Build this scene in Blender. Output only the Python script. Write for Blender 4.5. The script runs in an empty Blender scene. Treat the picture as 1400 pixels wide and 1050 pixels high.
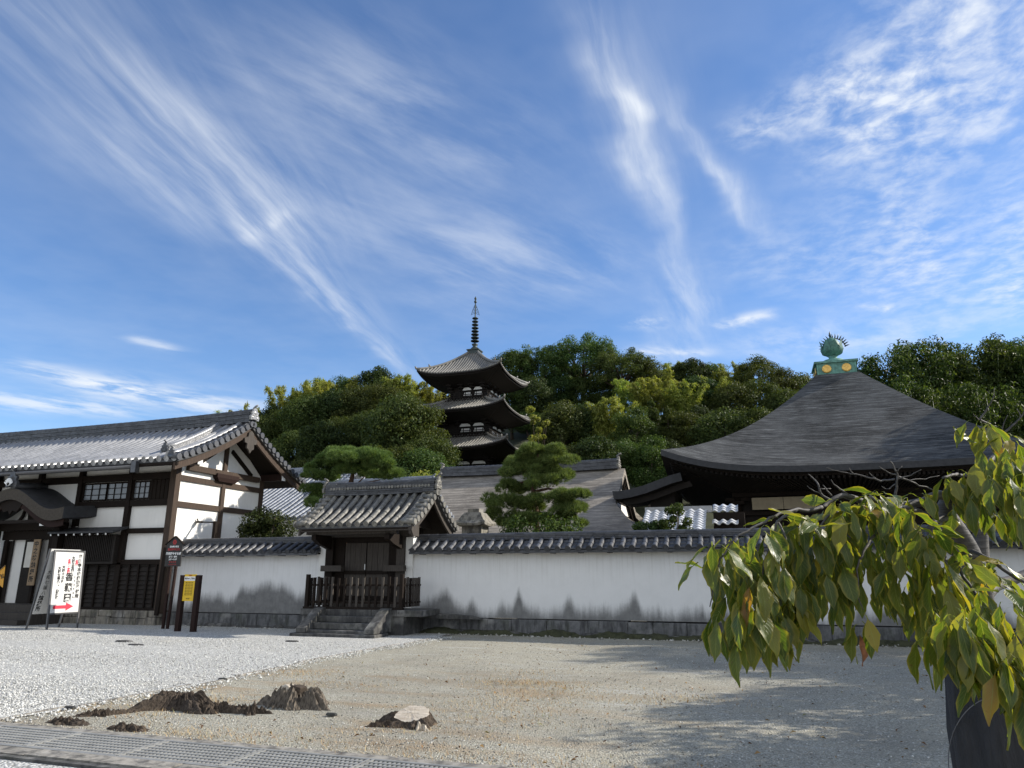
import bpy, bmesh, math, random
import numpy as np
from mathutils import Vector, Matrix

# ------------------------------------------------------------------ camera, sky, sun
SC = bpy.context.scene
COL = SC.collection
R = math.radians
YAW, PITCH, EYE = 18.6, 15.0, 1.5
cam_d = bpy.data.cameras.new("camera")
cam_d.sensor_width = 36.0
cam_d.lens = 36.0 * 971.0 / 1400.0
cam_d.clip_end = 3000
cam_d.clip_start = 0.05
cam = bpy.data.objects.new("camera", cam_d)
COL.objects.link(cam)
cam.location = (0, 0, EYE)
cam.rotation_euler = (R(90 + PITCH), 0, R(YAW))
SC.camera = cam

SUN_AZ, SUN_EL = 63.0, 31.5          # clockwise from +Y (into the temple), elevation
SUN_DIR = Vector((math.sin(R(SUN_AZ)) * math.cos(R(SUN_EL)), math.cos(R(SUN_AZ)) * math.cos(R(SUN_EL)), math.sin(R(SUN_EL))))
sun_d = bpy.data.lights.new("sun", 'SUN')
sun_d.energy = 4.8
sun_d.angle = R(0.55)
sun_d.color = (1.0, 0.93, 0.82)
sun = bpy.data.objects.new("sun", sun_d)
COL.objects.link(sun)
sun.rotation_euler = SUN_DIR.to_track_quat('Z', 'Y').to_euler()
sun.location = SUN_DIR * 60

SC.view_settings.view_transform = 'Standard'
SC.view_settings.look = 'None'
SC.view_settings.exposure = 0.48
SC.view_settings.gamma = 1.0
SC.cycles.max_bounces = 6
SC.cycles.transparent_max_bounces = 8
SC.cycles.sample_clamp_indirect = 6.0

_c, _s = math.cos(R(PITCH)), math.sin(R(PITCH))
_ca, _sa = math.cos(R(YAW)), math.sin(R(YAW))
def ray(px, py):
    u = (px - 700) / 971.0; v = (525 - py) / 971.0
    x, y, z = u, _c - v * _s, _s + v * _c
    return Vector((x * _ca - y * _sa, x * _sa + y * _ca, z))
def at(px, py, **k):
    d = ray(px, py)
    if 'd' in k: t = k['d']
    else:
        (ax, val), = k.items(); i = 'xyz'.index(ax)
        t = (val - (0, 0, EYE)[i]) / d[i]
    return Vector((0, 0, EYE)) + d * t

# ---- world: Nishita sky with a high layer of cirrus (coordinates on a flat cloud deck)
W = bpy.data.worlds.new("World"); SC.world = W; W.use_nodes = True
wt = W.node_tree; wt.nodes.clear()
def wn(t, **k):
    n = wt.nodes.new(t)
    for a, b in k.items(): setattr(n, a, b)
    return n
def wl(a, b): wt.links.new(a, b)
def wmath(op, a, b=None, clamp=False):
    n = wn('ShaderNodeMath', operation=op); n.use_clamp = clamp
    for i, v in enumerate((a, b)):
        if v is None: continue
        if hasattr(v, 'is_output'): wl(v, n.inputs[i])
        else: n.inputs[i].default_value = v
    return n.outputs[0]
def wvec(op, a, b):
    n = wn('ShaderNodeVectorMath', operation=op)
    for i, v in enumerate((a, b)):
        if v is None: continue
        if hasattr(v, 'is_output'): wl(v, n.inputs[i])
        else: n.inputs[i].default_value = v
    return n
sky = wn('ShaderNodeTexSky', sky_type='NISHITA')
sky.sun_disc = False; sky.sun_elevation = R(SUN_EL); sky.sun_rotation = R(SUN_AZ)
sky.altitude = 100; sky.air_density = 1.0; sky.dust_density = 0.2; sky.ozone_density = 1.6
tc = wn('ShaderNodeTexCoord')
sx = wn('ShaderNodeSeparateXYZ'); wl(tc.outputs['Generated'], sx.inputs[0])
zc = wmath('MAXIMUM', sx.outputs[2], 0.04)
cx = wn('ShaderNodeCombineXYZ')
wl(wmath('DIVIDE', sx.outputs[0], zc), cx.inputs[0]); wl(wmath('DIVIDE', sx.outputs[1], zc), cx.inputs[1])
deck = cx.outputs[0]
def wnoise(vec, scale, detail=6, rough=.6, dist=0.0):
    n = wn('ShaderNodeTexNoise'); wl(vec, n.inputs['Vector'])
    n.inputs['Scale'].default_value = scale; n.inputs['Detail'].default_value = detail
    n.inputs['Roughness'].default_value = rough; n.inputs['Distortion'].default_value = dist
    return n
warp = wnoise(deck, 1.6, 4, .6)
off = wvec('SUBTRACT', warp.outputs['Color'], (.5, .5, .5)).outputs[0]
offs = wn('ShaderNodeVectorMath', operation='SCALE'); wl(off, offs.inputs[0]); offs.inputs['Scale'].default_value = 0.22
deckw = wvec('ADD', deck, offs.outputs[0]).outputs[0]
offs2 = wn('ShaderNodeVectorMath', operation='SCALE'); wl(off, offs2.inputs[0]); offs2.inputs['Scale'].default_value = 0.07
deckf = wvec('ADD', deck, offs2.outputs[0]).outputs[0]
def deckpt(px, py):
    d = ray(px, py); return Vector((d.x / d.z, d.y / d.z))
def fibre(p0, p1, fu, fv, thr, seed):
    """fibrous noise on the deck, drawn out along the direction of a group of streamers"""
    a, b = deckpt(*p0), deckpt(*p1); d = (b - a).normalized()
    n = Vector((-d.y, d.x))
    cb = wn('ShaderNodeCombineXYZ')
    wl(wmath('MULTIPLY', wvec('DOT_PRODUCT', deckf, (d.x, d.y, 0)).outputs['Value'], fu), cb.inputs[0])
    wl(wmath('MULTIPLY', wvec('DOT_PRODUCT', deckf, (n.x, n.y, 0)).outputs['Value'], fv), cb.inputs[1]); cb.inputs[2].default_value = seed
    nz = wnoise(cb.outputs[0], 1.0, 7, .60, .2)
    m = wn('ShaderNodeMapRange', interpolation_type='SMOOTHSTEP'); wl(nz.outputs[0], m.inputs[0])
    m.inputs[1].default_value = thr[0]; m.inputs[2].default_value = thr[1]
    return m.outputs[0]
def streak(p0, p1, wpx, amp):
    """soft elongated body of one streamer between two points of the cloud deck"""
    a, b = deckpt(*p0), deckpt(*p1)
    mx, my = (p0[0] + p1[0]) / 2, (p0[1] + p1[1]) / 2
    L2 = math.hypot(p1[0] - p0[0], p1[1] - p0[1])
    nx, ny = -(p1[1] - p0[1]) / L2, (p1[0] - p0[0]) / L2
    L = (b - a).length; d = (b - a) / L; n = Vector((-d.y, d.x)); c = (a + b) / 2
    w = abs((deckpt(mx + nx * wpx, my + ny * wpx) - deckpt(mx, my)).dot(n)); hl = L * .62
    # quadratic form as two dot products on the shifted position
    u = wvec('DOT_PRODUCT', deckw, (d.x / hl, d.y / hl, 0)).outputs['Value']; v = wvec('DOT_PRODUCT', deckw, (n.x / w, n.y / w, 0)).outputs['Value']
    u = wmath('SUBTRACT', u, c.dot(d) / hl); v = wmath('SUBTRACT', v, c.dot(n) / w)
    u2 = wmath('MULTIPLY', u, u); q = wmath('MULTIPLY_ADD', u2, u2)
    wl(wmath('MULTIPLY', v, v), q.node.inputs[2])
    return wmath('MULTIPLY', wmath('POWER', 0.3679, q), amp)
GROUPS = [
    (((150, 50), (500, 440)), 1.3, 10.0, (.24, .84), [
        ((20, -20), (430, 330), 95, .31), ((60, 20), (340, 210), 24, .18), ((260, 200), (470, 420), 48, .21),
        ((330, 270), (565, 505), 26, .24), ((405, 375), (540, 495), 11, .42), ((340, 335), (385, 290), 14, .40), ((150, 180), (330, 330), 50, .20)]),
    (((400, 150), (700, 300)), 2.0, 6.0, (.32, .84), [
        ((400, 180), (700, 420), 95, .22), ((330, 80), (720, 215), 60, .26), ((640, 330), (840, 380), 45, .30), ((480, 20), (640, 240), 65, .16)]),
    (((800, 20), (940, 420)), 1.3, 9.0, (.24, .84), [
        ((775, -40), (850, 150), 26, .28), ((820, 80), (905, 290), 22, .30), ((880, 230), (965, 445), 26, .33), ((850, 60), (880, 260), 65, .28), ((840, 120), (885, 150), 14, .4),
        ((930, 390), (925, 495), 36, .42), ((925, 150), (1010, 290), 13, .50), ((985, 230), (1045, 315), 22, .36)]),
    (((1290, 0), (1180, 220)), 12.0, 12.0, (.30, .80), [
        ((1310, -60), (1190, 190), 85, .76), ((1430, -40), (1330, 200), 95, .68), ((1180, 150), (1270, 370), 75, .50), ((1020, 180), (1170, 115), 28, .7),
        ((1400, 250), (1395, 420), 55, .6), ((1080, 330), (1330, 420), 60, .35)]),
    (((50, 505), (330, 560)), 3.2, 5.0, (.34, .66), [
        ((40, 503), (175, 535), 11, .75), ((150, 530), (340, 562), 15, .8), ((-40, 543), (160, 562), 11, .7), ((195, 465), (245, 480), 5, .5),
        ((850, 440), (905, 442), 9, .8), ((992, 442), (1050, 430), 8, .85), ((1180, 421), (1212, 426), 6, .85), ((865, 478), (955, 485), 7, .7), ((1020, 475), (1330, 445), 24, .4)]),
]
tot = None
for gi, (dirp, fu, fv, thr, items) in enumerate(GROUPS):
    acc = None
    for it in items:
        o = streak(*it); acc = o if acc is None else wmath('ADD', acc, o)
    o = wmath('MULTIPLY', acc, fibre(dirp[0], dirp[1], fu, fv, thr, gi * 5.3))
    tot = o if tot is None else wmath('ADD', tot, o)
veil = wn('ShaderNodeMapRange'); wl(warp.outputs[0], veil.inputs[0])
veil.inputs[1].default_value = .40; veil.inputs[2].default_value = .8; veil.inputs[3].default_value = 0.0; veil.inputs[4].default_value = .13
# a bank of bright cloud added unseen behind the viewer to brighten shaded walls
back = wvec('DOT_PRODUCT', tc.outputs['Generated'], (_sa, -_ca, 0)).outputs['Value']
fill_bank = wn('ShaderNodeMapRange', interpolation_type='SMOOTHSTEP'); wl(back, fill_bank.inputs[0]); fill_bank.inputs[1].default_value = .0; fill_bank.inputs[2].default_value = .45
fill_bank = wmath('MULTIPLY', fill_bank.outputs[0], wmath('ADD', .55, wmath('MULTIPLY', warp.outputs[0], .7)))
mask = wmath('MINIMUM', wmath('ADD', wmath('ADD', tot, veil.outputs[0]), fill_bank), .93)
mixc = wn('ShaderNodeMix', data_type='RGBA'); wl(mask, mixc.inputs[0])
tint = wn('ShaderNodeMix', data_type='RGBA', blend_type='MULTIPLY'); tint.inputs[0].default_value = 1.0
wl(sky.outputs[0], tint.inputs[6]); tint.inputs[7].default_value = (.66, .805, 1.0, 1)
wl(tint.outputs[2], mixc.inputs[6]); mixc.inputs[7].default_value = (5.0, 5.3, 5.7, 1)
bg = wn('ShaderNodeBackground'); wl(mixc.outputs[2], bg.inputs[0]); bg.inputs[1].default_value = 0.13
wo = wn('ShaderNodeOutputWorld'); wl(bg.outputs[0], wo.inputs[0])

# ------------------------------------------------------------------ helpers
rng = np.random.default_rng(7)
random.seed(7)
def rootloc(o):
    v = Vector((0, 0, 0))
    while o is not None:
        v += o.location; o = o.parent
    return v
def thing(name, label, cat, loc=(0, 0, 0), group=None, kind=None):
    o = bpy.data.objects.new(name, None); COL.objects.link(o)
    o.location = loc; o.empty_display_size = .3
    o['label'] = label; o['category'] = cat
    if group: o['group'] = group
    if kind: o['kind'] = kind
    return o
def tag(o, label=None, cat=None, group=None, kind=None):
    if label: o['label'] = label
    if cat: o['category'] = cat
    if group: o['group'] = group
    if kind: o['kind'] = kind
    return o
def rawmesh(name, V, Fs, mat, parent=None, smooth=False, uv=None, flat_offset=True, sm_mask=None):
    V = np.asarray(V, dtype=np.float64)
    off = rootloc(parent) if parent else Vector((0, 0, 0))
    V = V - np.array(off)
    me = bpy.data.meshes.new(name)
    nv = len(V); me.vertices.add(nv); me.vertices.foreach_set('co', V.astype(np.float32).ravel())
    if isinstance(Fs, np.ndarray):
        k = Fs.shape[1]; nf = len(Fs)
        me.loops.add(nf * k); me.loops.foreach_set('vertex_index', Fs.astype(np.int32).ravel())
        me.polygons.add(nf); me.polygons.foreach_set('loop_start', np.arange(0, nf * k, k, dtype=np.int32))
    else:
        ln = [len(f) for f in Fs]; nf = len(Fs)
        me.loops.add(sum(ln)); me.loops.foreach_set('vertex_index', np.concatenate([np.asarray(f, dtype=np.int32) for f in Fs]))
        me.polygons.add(nf); me.polygons.foreach_set('loop_start', np.concatenate([[0], np.cumsum(ln)[:-1]]).astype(np.int32))
    if sm_mask is not None: me.polygons.foreach_set('use_smooth', np.asarray(sm_mask, dtype=bool))
    elif smooth: me.polygons.foreach_set('use_smooth', np.ones(nf, dtype=bool))
    me.update(calc_edges=True)
    if uv is not None:
        l = me.uv_layers.new(name='UVMap'); l.data.foreach_set('uv', np.asarray(uv, dtype=np.float32).ravel())
    me.validate()
    me.materials.append(mat)
    o = bpy.data.objects.new(name, me); COL.objects.link(o)
    if parent: o.parent = parent
    return o
class MB:
    def __init__(s): s.V = []; s.F = []; s.S = []
    def add(s, vs, fs, smooth=False):
        b = len(s.V); s.V.extend(tuple(v) for v in vs)
        for f in fs: s.F.append([b + i for i in f]); s.S.append(smooth)
        return s
    def box(s, x0, x1, y0, y1, z0, z1):
        v = [(x0, y0, z0), (x1, y0, z0), (x1, y1, z0), (x0, y1, z0), (x0, y0, z1), (x1, y0, z1), (x1, y1, z1), (x0, y1, z1)]
        return s.add(v, [(0, 3, 2, 1), (4, 5, 6, 7), (0, 1, 5, 4), (1, 2, 6, 5), (2, 3, 7, 6), (3, 0, 4, 7)])
    def bar(s, p, q, w, h, up=(0, 0, 1)):
        """square bar from p to q, width w across, height h along up"""
        p = Vector(p); q = Vector(q); d = (q - p).normalized(); up = Vector(up)
        a = d.cross(up)
        if a.length < 1e-4: a = d.cross(Vector((0, 1, 0)))
        a.normalize(); b = a.cross(d).normalized()
        vs = []
        for c in (p, q):
            for sa, sb in ((-1, -1), (1, -1), (1, 1), (-1, 1)): vs.append(c + a * (sa * w / 2) + b * (sb * h / 2))
        return s.add(vs, [(3, 2, 1, 0), (4, 5, 6, 7), (0, 1, 5, 4), (1, 2, 6, 5), (2, 3, 7, 6), (3, 0, 4, 7)])
    def tube(s, pts, rad, n=8, cap=True, smooth=True):
        pts = [Vector(p) for p in pts]; m = len(pts)
        if not hasattr(rad, '__len__'): rad = [rad] * m
        b = len(s.V); prev = None
        for i, p in enumerate(pts):
            t = (pts[min(i + 1, m - 1)] - pts[max(i - 1, 0)])
            t = t.normalized() if t.length > 1e-9 else Vector((0, 0, 1))
            if prev is None:
                a = t.cross(Vector((.123, .3, 1))); 
                if a.length < 1e-3: a = t.cross(Vector((1, 0, 0)))
            else: a = prev - t * prev.dot(t)
            a.normalize(); prev = a; c = t.cross(a)
            for k in range(n):
                an = 2 * math.pi * k / n
                s.V.append(tuple(p + (a * math.cos(an) + c * math.sin(an)) * rad[i]))
        for i in range(m - 1):
            for k in range(n):
                k2 = (k + 1) % n
                s.F.append([b + i * n + k, b + i * n + k2, b + (i + 1) * n + k2, b + (i + 1) * n + k]); s.S.append(smooth)
        if cap:
            s.F.append([b + k for k in range(n)][::-1]); s.S.append(False)
            s.F.append([b + (m - 1) * n + k for k in range(n)]); s.S.append(False)
        return s
    def lathe(s, prof, cx, cy, z0=0, n=16, smooth=True, sx=1, sy=1, a0=0.0):
        b = len(s.V); m = len(prof)
        for r, z in prof:
            for k in range(n):
                an = a0 + 2 * math.pi * k / n
                s.V.append((cx + r * sx * math.cos(an), cy + r * sy * math.sin(an), z0 + z))
        for i in range(m - 1):
            for k in range(n):
                k2 = (k + 1) % n
                s.F.append([b + i * n + k, b + i * n + k2, b + (i + 1) * n + k2, b + (i + 1) * n + k]); s.S.append(smooth)
        s.F.append([b + k for k in range(n)][::-1]); s.S.append(False)
        s.F.append([b + (m - 1) * n + k for k in range(n)]); s.S.append(False)
        return s
    def prism(s, poly, vec):
        """closed polygon (3d points) swept by vec"""
        n = len(poly); vec = Vector(vec)
        vs = [Vector(p) for p in poly] + [Vector(p) + vec for p in poly]
        fs = [list(range(n))[::-1], [n + i for i in range(n)]]
        for i in range(n):
            j = (i + 1) % n; fs.append([i, j, n + j, n + i])
        return s.add(vs, fs)
    def grid(s, P, smooth=True, flip=False):
        """P[i][j] points"""
        a = len(P); bb = len(P[0]); b = len(s.V)
        for row in P: s.V.extend(tuple(p) for p in row)
        for i in range(a - 1):
            for j in range(bb - 1):
                f = [b + i * bb + j, b + i * bb + j + 1, b + (i + 1) * bb + j + 1, b + (i + 1) * bb + j]
                s.F.append(f[::-1] if flip else f); s.S.append(smooth)
        return s
    def build(s, name, mat, parent=None, label=None, bevel=0):
        o = rawmesh(name, s.V, s.F, mat, parent, sm_mask=s.S)
        if label: o['label'] = label
        if bevel:
            md = o.modifiers.new('bevel', 'BEVEL'); md.width = bevel; md.segments = 2; md.limit_method = 'ANGLE'
        return o
def fixn(o):
    bm = bmesh.new(); bm.from_mesh(o.data); bmesh.ops.recalc_face_normals(bm, faces=bm.faces); bm.to_mesh(o.data); bm.free(); return o

# ------------------------------------------------------------------ materials
def newmat(name):
    m = bpy.data.materials.new(name); m.use_nodes = True
    nt = m.node_tree; nt.nodes.clear()
    out = nt.nodes.new('ShaderNodeOutputMaterial'); p = nt.nodes.new('ShaderNodeBsdfPrincipled')
    nt.links.new(p.outputs[0], out.inputs[0])
    return m, nt, p, out
class NT:
    def __init__(s, nt): s.nt = nt
    def n(s, t, **k):
        x = s.nt.nodes.new(t)
        for a, b in k.items(): setattr(x, a, b)
        return x
    def l(s, a, b): s.nt.links.new(a, b)
    def put(s, sock, v):
        if hasattr(v, 'is_output'): s.l(v, sock)
        else: sock.default_value = v
    def math(s, op, a, b=0.0, clamp=False):
        x = s.n('ShaderNodeMath', operation=op); x.use_clamp = clamp
        s.put(x.inputs[0], a); s.put(x.inputs[1], b); return x.outputs[0]
    def coord(s, kind='Object'):
        return s.n('ShaderNodeTexCoord').outputs[kind]
    def mapping(s, vec, scale=(1, 1, 1), loc=(0, 0, 0), rot=(0, 0, 0)):
        x = s.n('ShaderNodeMapping'); s.l(vec, x.inputs[0])
        x.inputs['Scale'].default_value = scale; x.inputs['Location'].default_value = loc; x.inputs['Rotation'].default_value = rot
        return x.outputs[0]
    def noise(s, vec, scale, detail=5, rough=.6, out=0):
        x = s.n('ShaderNodeTexNoise'); s.l(vec, x.inputs['Vector'])
        x.inputs['Scale'].default_value = scale; x.inputs['Detail'].default_value = detail; x.inputs['Roughness'].default_value = rough
        return x.outputs[out]
    def vor(s, vec, scale, feature='F1', rand=1.0):
        x = s.n('ShaderNodeTexVoronoi', feature=feature); s.l(vec, x.inputs['Vector'])
        x.inputs['Scale'].default_value = scale; x.inputs['Randomness'].default_value = rand
        return x
    def ramp(s, fac, stops, interp='LINEAR'):
        x = s.n('ShaderNodeValToRGB'); s.l(fac, x.inputs[0]); cr = x.color_ramp; cr.interpolation = interp
        while len(cr.elements) < len(stops): cr.elements.new(.5)
        for e, (p, c) in zip(cr.elements, stops):
            e.position = p; e.color = (c[0], c[1], c[2], 1) if hasattr(c, '__len__') else (c, c, c, 1)
        return x.outputs[0]
    def smooth(s, v, a, b, lo=0.0, hi=1.0):
        x = s.n('ShaderNodeMapRange', interpolation_type='SMOOTHSTEP'); s.put(x.inputs[0], v)
        x.inputs[1].default_value = a; x.inputs[2].default_value = b; x.inputs[3].default_value = lo; x.inputs[4].default_value = hi
        return x.outputs[0]
    def mix(s, fac, a, b, blend='MIX'):
        x = s.n('ShaderNodeMix', data_type='RGBA', blend_type=blend)
        s.put(x.inputs[0], fac)
        for i, v in ((6, a), (7, b)):
            if isinstance(v, tuple) and len(v) == 3: v = (*v, 1)
            s.put(x.inputs[i], v)
        return x.outputs[2]
    def bump(s, h, strength=.3, dist=.02):
        x = s.n('ShaderNodeBump'); s.l(h, x.inputs['Height']); x.inputs['Strength'].default_value = strength; x.inputs['Distance'].default_value = dist
        return x.outputs[0]
def wood(name, base, dark, rough=.75, grain=(18, 18, 1.2), spec=.25, bump=.25):
    m, nt, p, out = newmat(name); N = NT(nt)
    co = N.coord(); v = N.mapping(co, grain)
    f = N.noise(v, 3.0, 6, .65); big = N.noise(co, .9, 3, .5)
    c = N.mix(N.ramp(f, [(.3, 0), (.7, 1)]), dark, base)
    c = N.mix(N.math('MULTIPLY', N.ramp(big, [(.4, 0), (.7, 1)]), .45), c, tuple(x * .6 for x in base))
    N.l(c, p.inputs['Base Color']); p.inputs['Roughness'].default_value = rough; p.inputs['Specular IOR Level'].default_value = spec
    N.l(N.bump(f, bump, .01), p.inputs['Normal']); return m
def plain(name, col, rough=.6, var=.15, scale=6, metallic=0, spec=.4, bump=.0, bscale=30):
    m, nt, p, out = newmat(name); N = NT(nt); co = N.coord()
    f = N.noise(co, scale, 6, .65)
    c = N.mix(N.ramp(f, [(.3, 0), (.7, 1)]), tuple(x * (1 - var) for x in col), tuple(min(1, x * (1 + var)) for x in col))
    N.l(c, p.inputs['Base Color']); p.inputs['Roughness'].default_value = rough; p.inputs['Metallic'].default_value = metallic
    p.inputs['Specular IOR Level'].default_value = spec
    if bump: N.l(N.bump(N.noise(co, bscale, 6, .7), bump, .02), p.inputs['Normal'])
    return m
def tilemat(name, lo, hi, rough=.38, lichen=0.0, spec=.55, metal=0.0, bmp=.25):
    m, nt, p, out = newmat(name); N = NT(nt); co = N.coord()
    g = N.n('ShaderNodeNewGeometry')
    c = N.mix(g.outputs['Random Per Island'], lo, hi)
    f = N.noise(co, 7, 6, .7); f2 = N.noise(co, 1.1, 4, .6)
    c = N.mix(N.math('MULTIPLY', N.ramp(f, [(.42, 0), (.68, 1)]), .55), c, tuple(x * .45 for x in lo))
    c = N.mix(N.math('MULTIPLY', N.ramp(f2, [(.45, 0), (.7, 1)]), .35), c, tuple(x * 1.35 for x in hi))
    if lichen:
        l = N.noise(co, 13, 7, .75)
        c = N.mix(N.math('MULTIPLY', N.ramp(l, [(.5, 0), (.62, 1)]), lichen), c, (.34, .33, .27))
    N.l(c, p.inputs['Base Color']); p.inputs['Specular IOR Level'].default_value = spec; p.inputs['Metallic'].default_value = metal
    N.l(N.smooth(f, .3, .7, rough - .06, rough + (.2 if not metal else .1)), p.inputs['Roughness'])
    N.l(N.bump(N.noise(co, 40, 5, .7), bmp, .01), p.inputs['Normal']); return m
def plaster(name, col=(.80, .79, .76), dirt=.25):
    m, nt, p, out = newmat(name); N = NT(nt); co = N.coord()
    f = N.noise(co, 1.3, 6, .6); st = N.noise(N.mapping(co, (5, 5, .45)), 2.2, 5, .6)
    c = N.mix(N.math('MULTIPLY', N.ramp(f, [(.45, 0), (.75, 1)]), dirt), col, (.52, .51, .48))
    c = N.mix(N.math('MULTIPLY', N.ramp(st, [(.5, 0), (.75, 1)]), dirt * .7), c, (.56, .55, .52))
    N.l(c, p.inputs['Base Color']); p.inputs['Roughness'].default_value = .85; p.inputs['Specular IOR Level'].default_value = .2
    N.l(N.bump(N.noise(co, 25, 6, .7), .12, .01), p.inputs['Normal']); return m
def stone(name, lo, hi, scale=2.0, moss=.0, bump=.5):
    m, nt, p, out = newmat(name); N = NT(nt); co = N.coord()
    g = N.n('ShaderNodeNewGeometry')
    f = N.noise(co, scale * 4, 8, .7); f2 = N.noise(co, scale, 4, .6); f3 = N.noise(N.mapping(co, (3, 3, .6)), 2.5, 5, .65)
    c = N.mix(N.ramp(f, [(.3, 0), (.7, 1)]), lo, hi)
    c = N.mix(N.math('MULTIPLY', g.outputs['Random Per Island'], .35), c, tuple(x * .6 for x in lo))
    c = N.mix(N.math('MULTIPLY', N.ramp(f3, [(.45, 0), (.62, 1)]), .7), c, (.035, .035, .037))
    c = N.mix(N.math('MULTIPLY', N.ramp(f2, [(.55, 0), (.72, 1)]), .45), c, (.42, .41, .39))
    if moss: c = N.mix(N.math('MULTIPLY', N.ramp(N.noise(co, 3, 6, .7), [(.5, 0), (.65, 1)]), moss), c, (.06, .075, .025))
    N.l(c, p.inputs['Base Color']); p.inputs['Roughness'].default_value = .9; p.inputs['Specular IOR Level'].default_value = .2
    N.l(N.bump(N.noise(co, 18, 8, .75), bump, .03), p.inputs['Normal']); return m
def bark_roof(name, lo, hi, band=9.0, course=False, k=1.0):
    """layered cypress bark: fine courses along the height, streaks, patches"""
    m, nt, p, out = newmat(name); N = NT(nt); co = N.coord()
    sp = N.n('ShaderNodeSeparateXYZ'); N.l(co, sp.inputs[0])
    if course:      # courses follow the curved eave: distance down the slope stored on the roof
        at_ = N.n('ShaderNodeAttribute', attribute_name='course'); cc = N.n('ShaderNodeCombineXYZ')
        N.l(sp.outputs[0], cc.inputs[0]); N.l(sp.outputs[1], cc.inputs[1]); N.l(at_.outputs['Fac'], cc.inputs[2]); co = cc.outputs[0]
        sp = N.n('ShaderNodeSeparateXYZ'); N.l(co, sp.inputs[0])
    wob = N.noise(co, .8, 4, .6)
    z = N.math('ADD', sp.outputs[2], N.math('MULTIPLY', wob, .10))
    saw = N.math('FRACT', N.math('MULTIPLY', z, band))
    row = N.math('FLOOR', N.math('MULTIPLY', z, band))
    cb = N.n('ShaderNodeCombineXYZ'); N.l(N.math('MULTIPLY', sp.outputs[0], 1.6), cb.inputs[0]); N.l(N.math('MULTIPLY', row, 7.31), cb.inputs[1]); N.l(N.math('MULTIPLY', sp.outputs[1], 1.0), cb.inputs[2])
    rowv = N.noise(cb.outputs[0], 1.0, 6, .75)
    f = N.noise(co, .45, 5, .6); fine = N.noise(N.mapping(co, (3, 3, 14)), 3, 6, .7)
    c = N.mix(N.ramp(rowv, [(.32, 0), (.68, 1)]), lo, hi)
    c = N.mix(N.math('MULTIPLY', N.ramp(fine, [(.4, 0), (.7, 1)]), .65), c, tuple(x * .5 for x in lo))
    pat = N.noise(N.mapping(co, (.7, .7, 2.6)), 1.1, 6, .7); c = N.mix(N.math('MULTIPLY', N.ramp(pat, [(.40, 0), (.62, 1)]), .5), c, tuple(x * .8 for x in lo))
    stk = N.noise(N.mapping(co, (.35, .35, 6.5)), 1.3, 6, .72); c = N.mix(N.math('MULTIPLY', N.ramp(stk, [(.43, 0), (.56, 1)]), min(.9, .6 * k)), c, tuple(x * .55 for x in lo))
    stk2 = N.noise(N.mapping(co, (.6, .6, 9)), 1.7, 5, .7); c = N.mix(N.math('MULTIPLY', N.ramp(stk2, [(.53, 0), (.66, 1)]), min(.8, .5 * k)), c, tuple(min(1, x * 1.45) for x in hi))
    c = N.mix(N.math('MULTIPLY', N.ramp(f, [(.42, 0), (.7, 1)]), .35), c, tuple(x * 1.25 for x in hi))
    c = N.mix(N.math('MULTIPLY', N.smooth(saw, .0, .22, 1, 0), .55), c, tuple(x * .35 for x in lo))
    N.l(c, p.inputs['Base Color']); p.inputs['Roughness'].default_value = .8; p.inputs['Specular IOR Level'].default_value = .18
    h = N.math('ADD', N.math('MULTIPLY', saw, -.6), fine)
    N.l(N.bump(h, .55, .03), p.inputs['Normal']); return m

M = {}
M['plaster'] = plaster('white_plaster')
M['plaster_grey'] = plaster('grey_plaster', (.66, .66, .65), .35)
M['wood'] = wood('dark_wood', (.022, .015, .011), (.008, .006, .005), spec=.14)
M['wood_black'] = wood('near_black_wood', (.020, .015, .012), (.009, .007, .006))  # near-black wood for soffits, hall walls and the pagoda
M['wood_gable'] = wood('weathered_brown_wood', (.085, .058, .042), (.030, .021, .016))
M['wood_grey'] = wood('grey_old_wood', (.085, .073, .062), (.032, .027, .024))
M['board'] = wood('dark_board', (.028, .022, .018), (.011, .009, .008), grain=(2, 2, 18))
M['wood_pale'] = wood('pale_wood', (.34, .25, .16), (.22, .15, .09))
M['redwood'] = wood('reddish_wood', (.038, .021, .017), (.015, .009, .008), spec=.14)
M['tile'] = tilemat('silver_grey_tile', (.24, .242, .246), (.33, .332, .336), .28, 0, .8, .15, .12)
M['tile_dark'] = tilemat('dark_tile', (.034, .036, .042), (.080, .083, .092), .42)
M['tile_pan'] = tilemat('shaded_pan_tile', (.040, .041, .043), (.085, .086, .088), .55, 0, .3)  # shade between the cover tiles put into a darker pan colour
M['tile_old'] = tilemat('old_lichened_tile', (.075, .074, .07), (.19, .18, .16), .50, .5)
M['tile_ridge'] = tilemat('dark_ridge_tile', (.030, .032, .037), (.075, .078, .085), .5)
M['tile_blue'] = tilemat('blue_grey_tile', (.16, .18, .215), (.27, .29, .33), .42)
M['tile_sunlit'] = tilemat('sunlit_pale_tile', (.42, .43, .45), (.62, .63, .65), .22, 0, .8)  # pale base colour carries the sun's glint on the shed roofs
M['tile_pag'] = tilemat('pagoda_tile', (.13, .125, .115), (.22, .21, .19), .5, .25)
M['bark_brown'] = bark_roof('brown_bark_roof', (.19, .17, .145), (.36, .325, .28), 7.0)
M['bark_grey'] = bark_roof('grey_bark_roof', (.033, .035, .037), (.140, .145, .147), 4.5, True, 1.5)
M['bark_edge'] = plain('bark_edge', (.055, .046, .036), .85, .3, 12, bump=.3)
M['bark_dark'] = plain('dark_bark', (.035, .036, .040), .7, .3, 6, bump=.25)
M['stone'] = stone('grey_stone', (.13, .125, .115), (.28, .27, .25), 2.0, .25)
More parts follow.
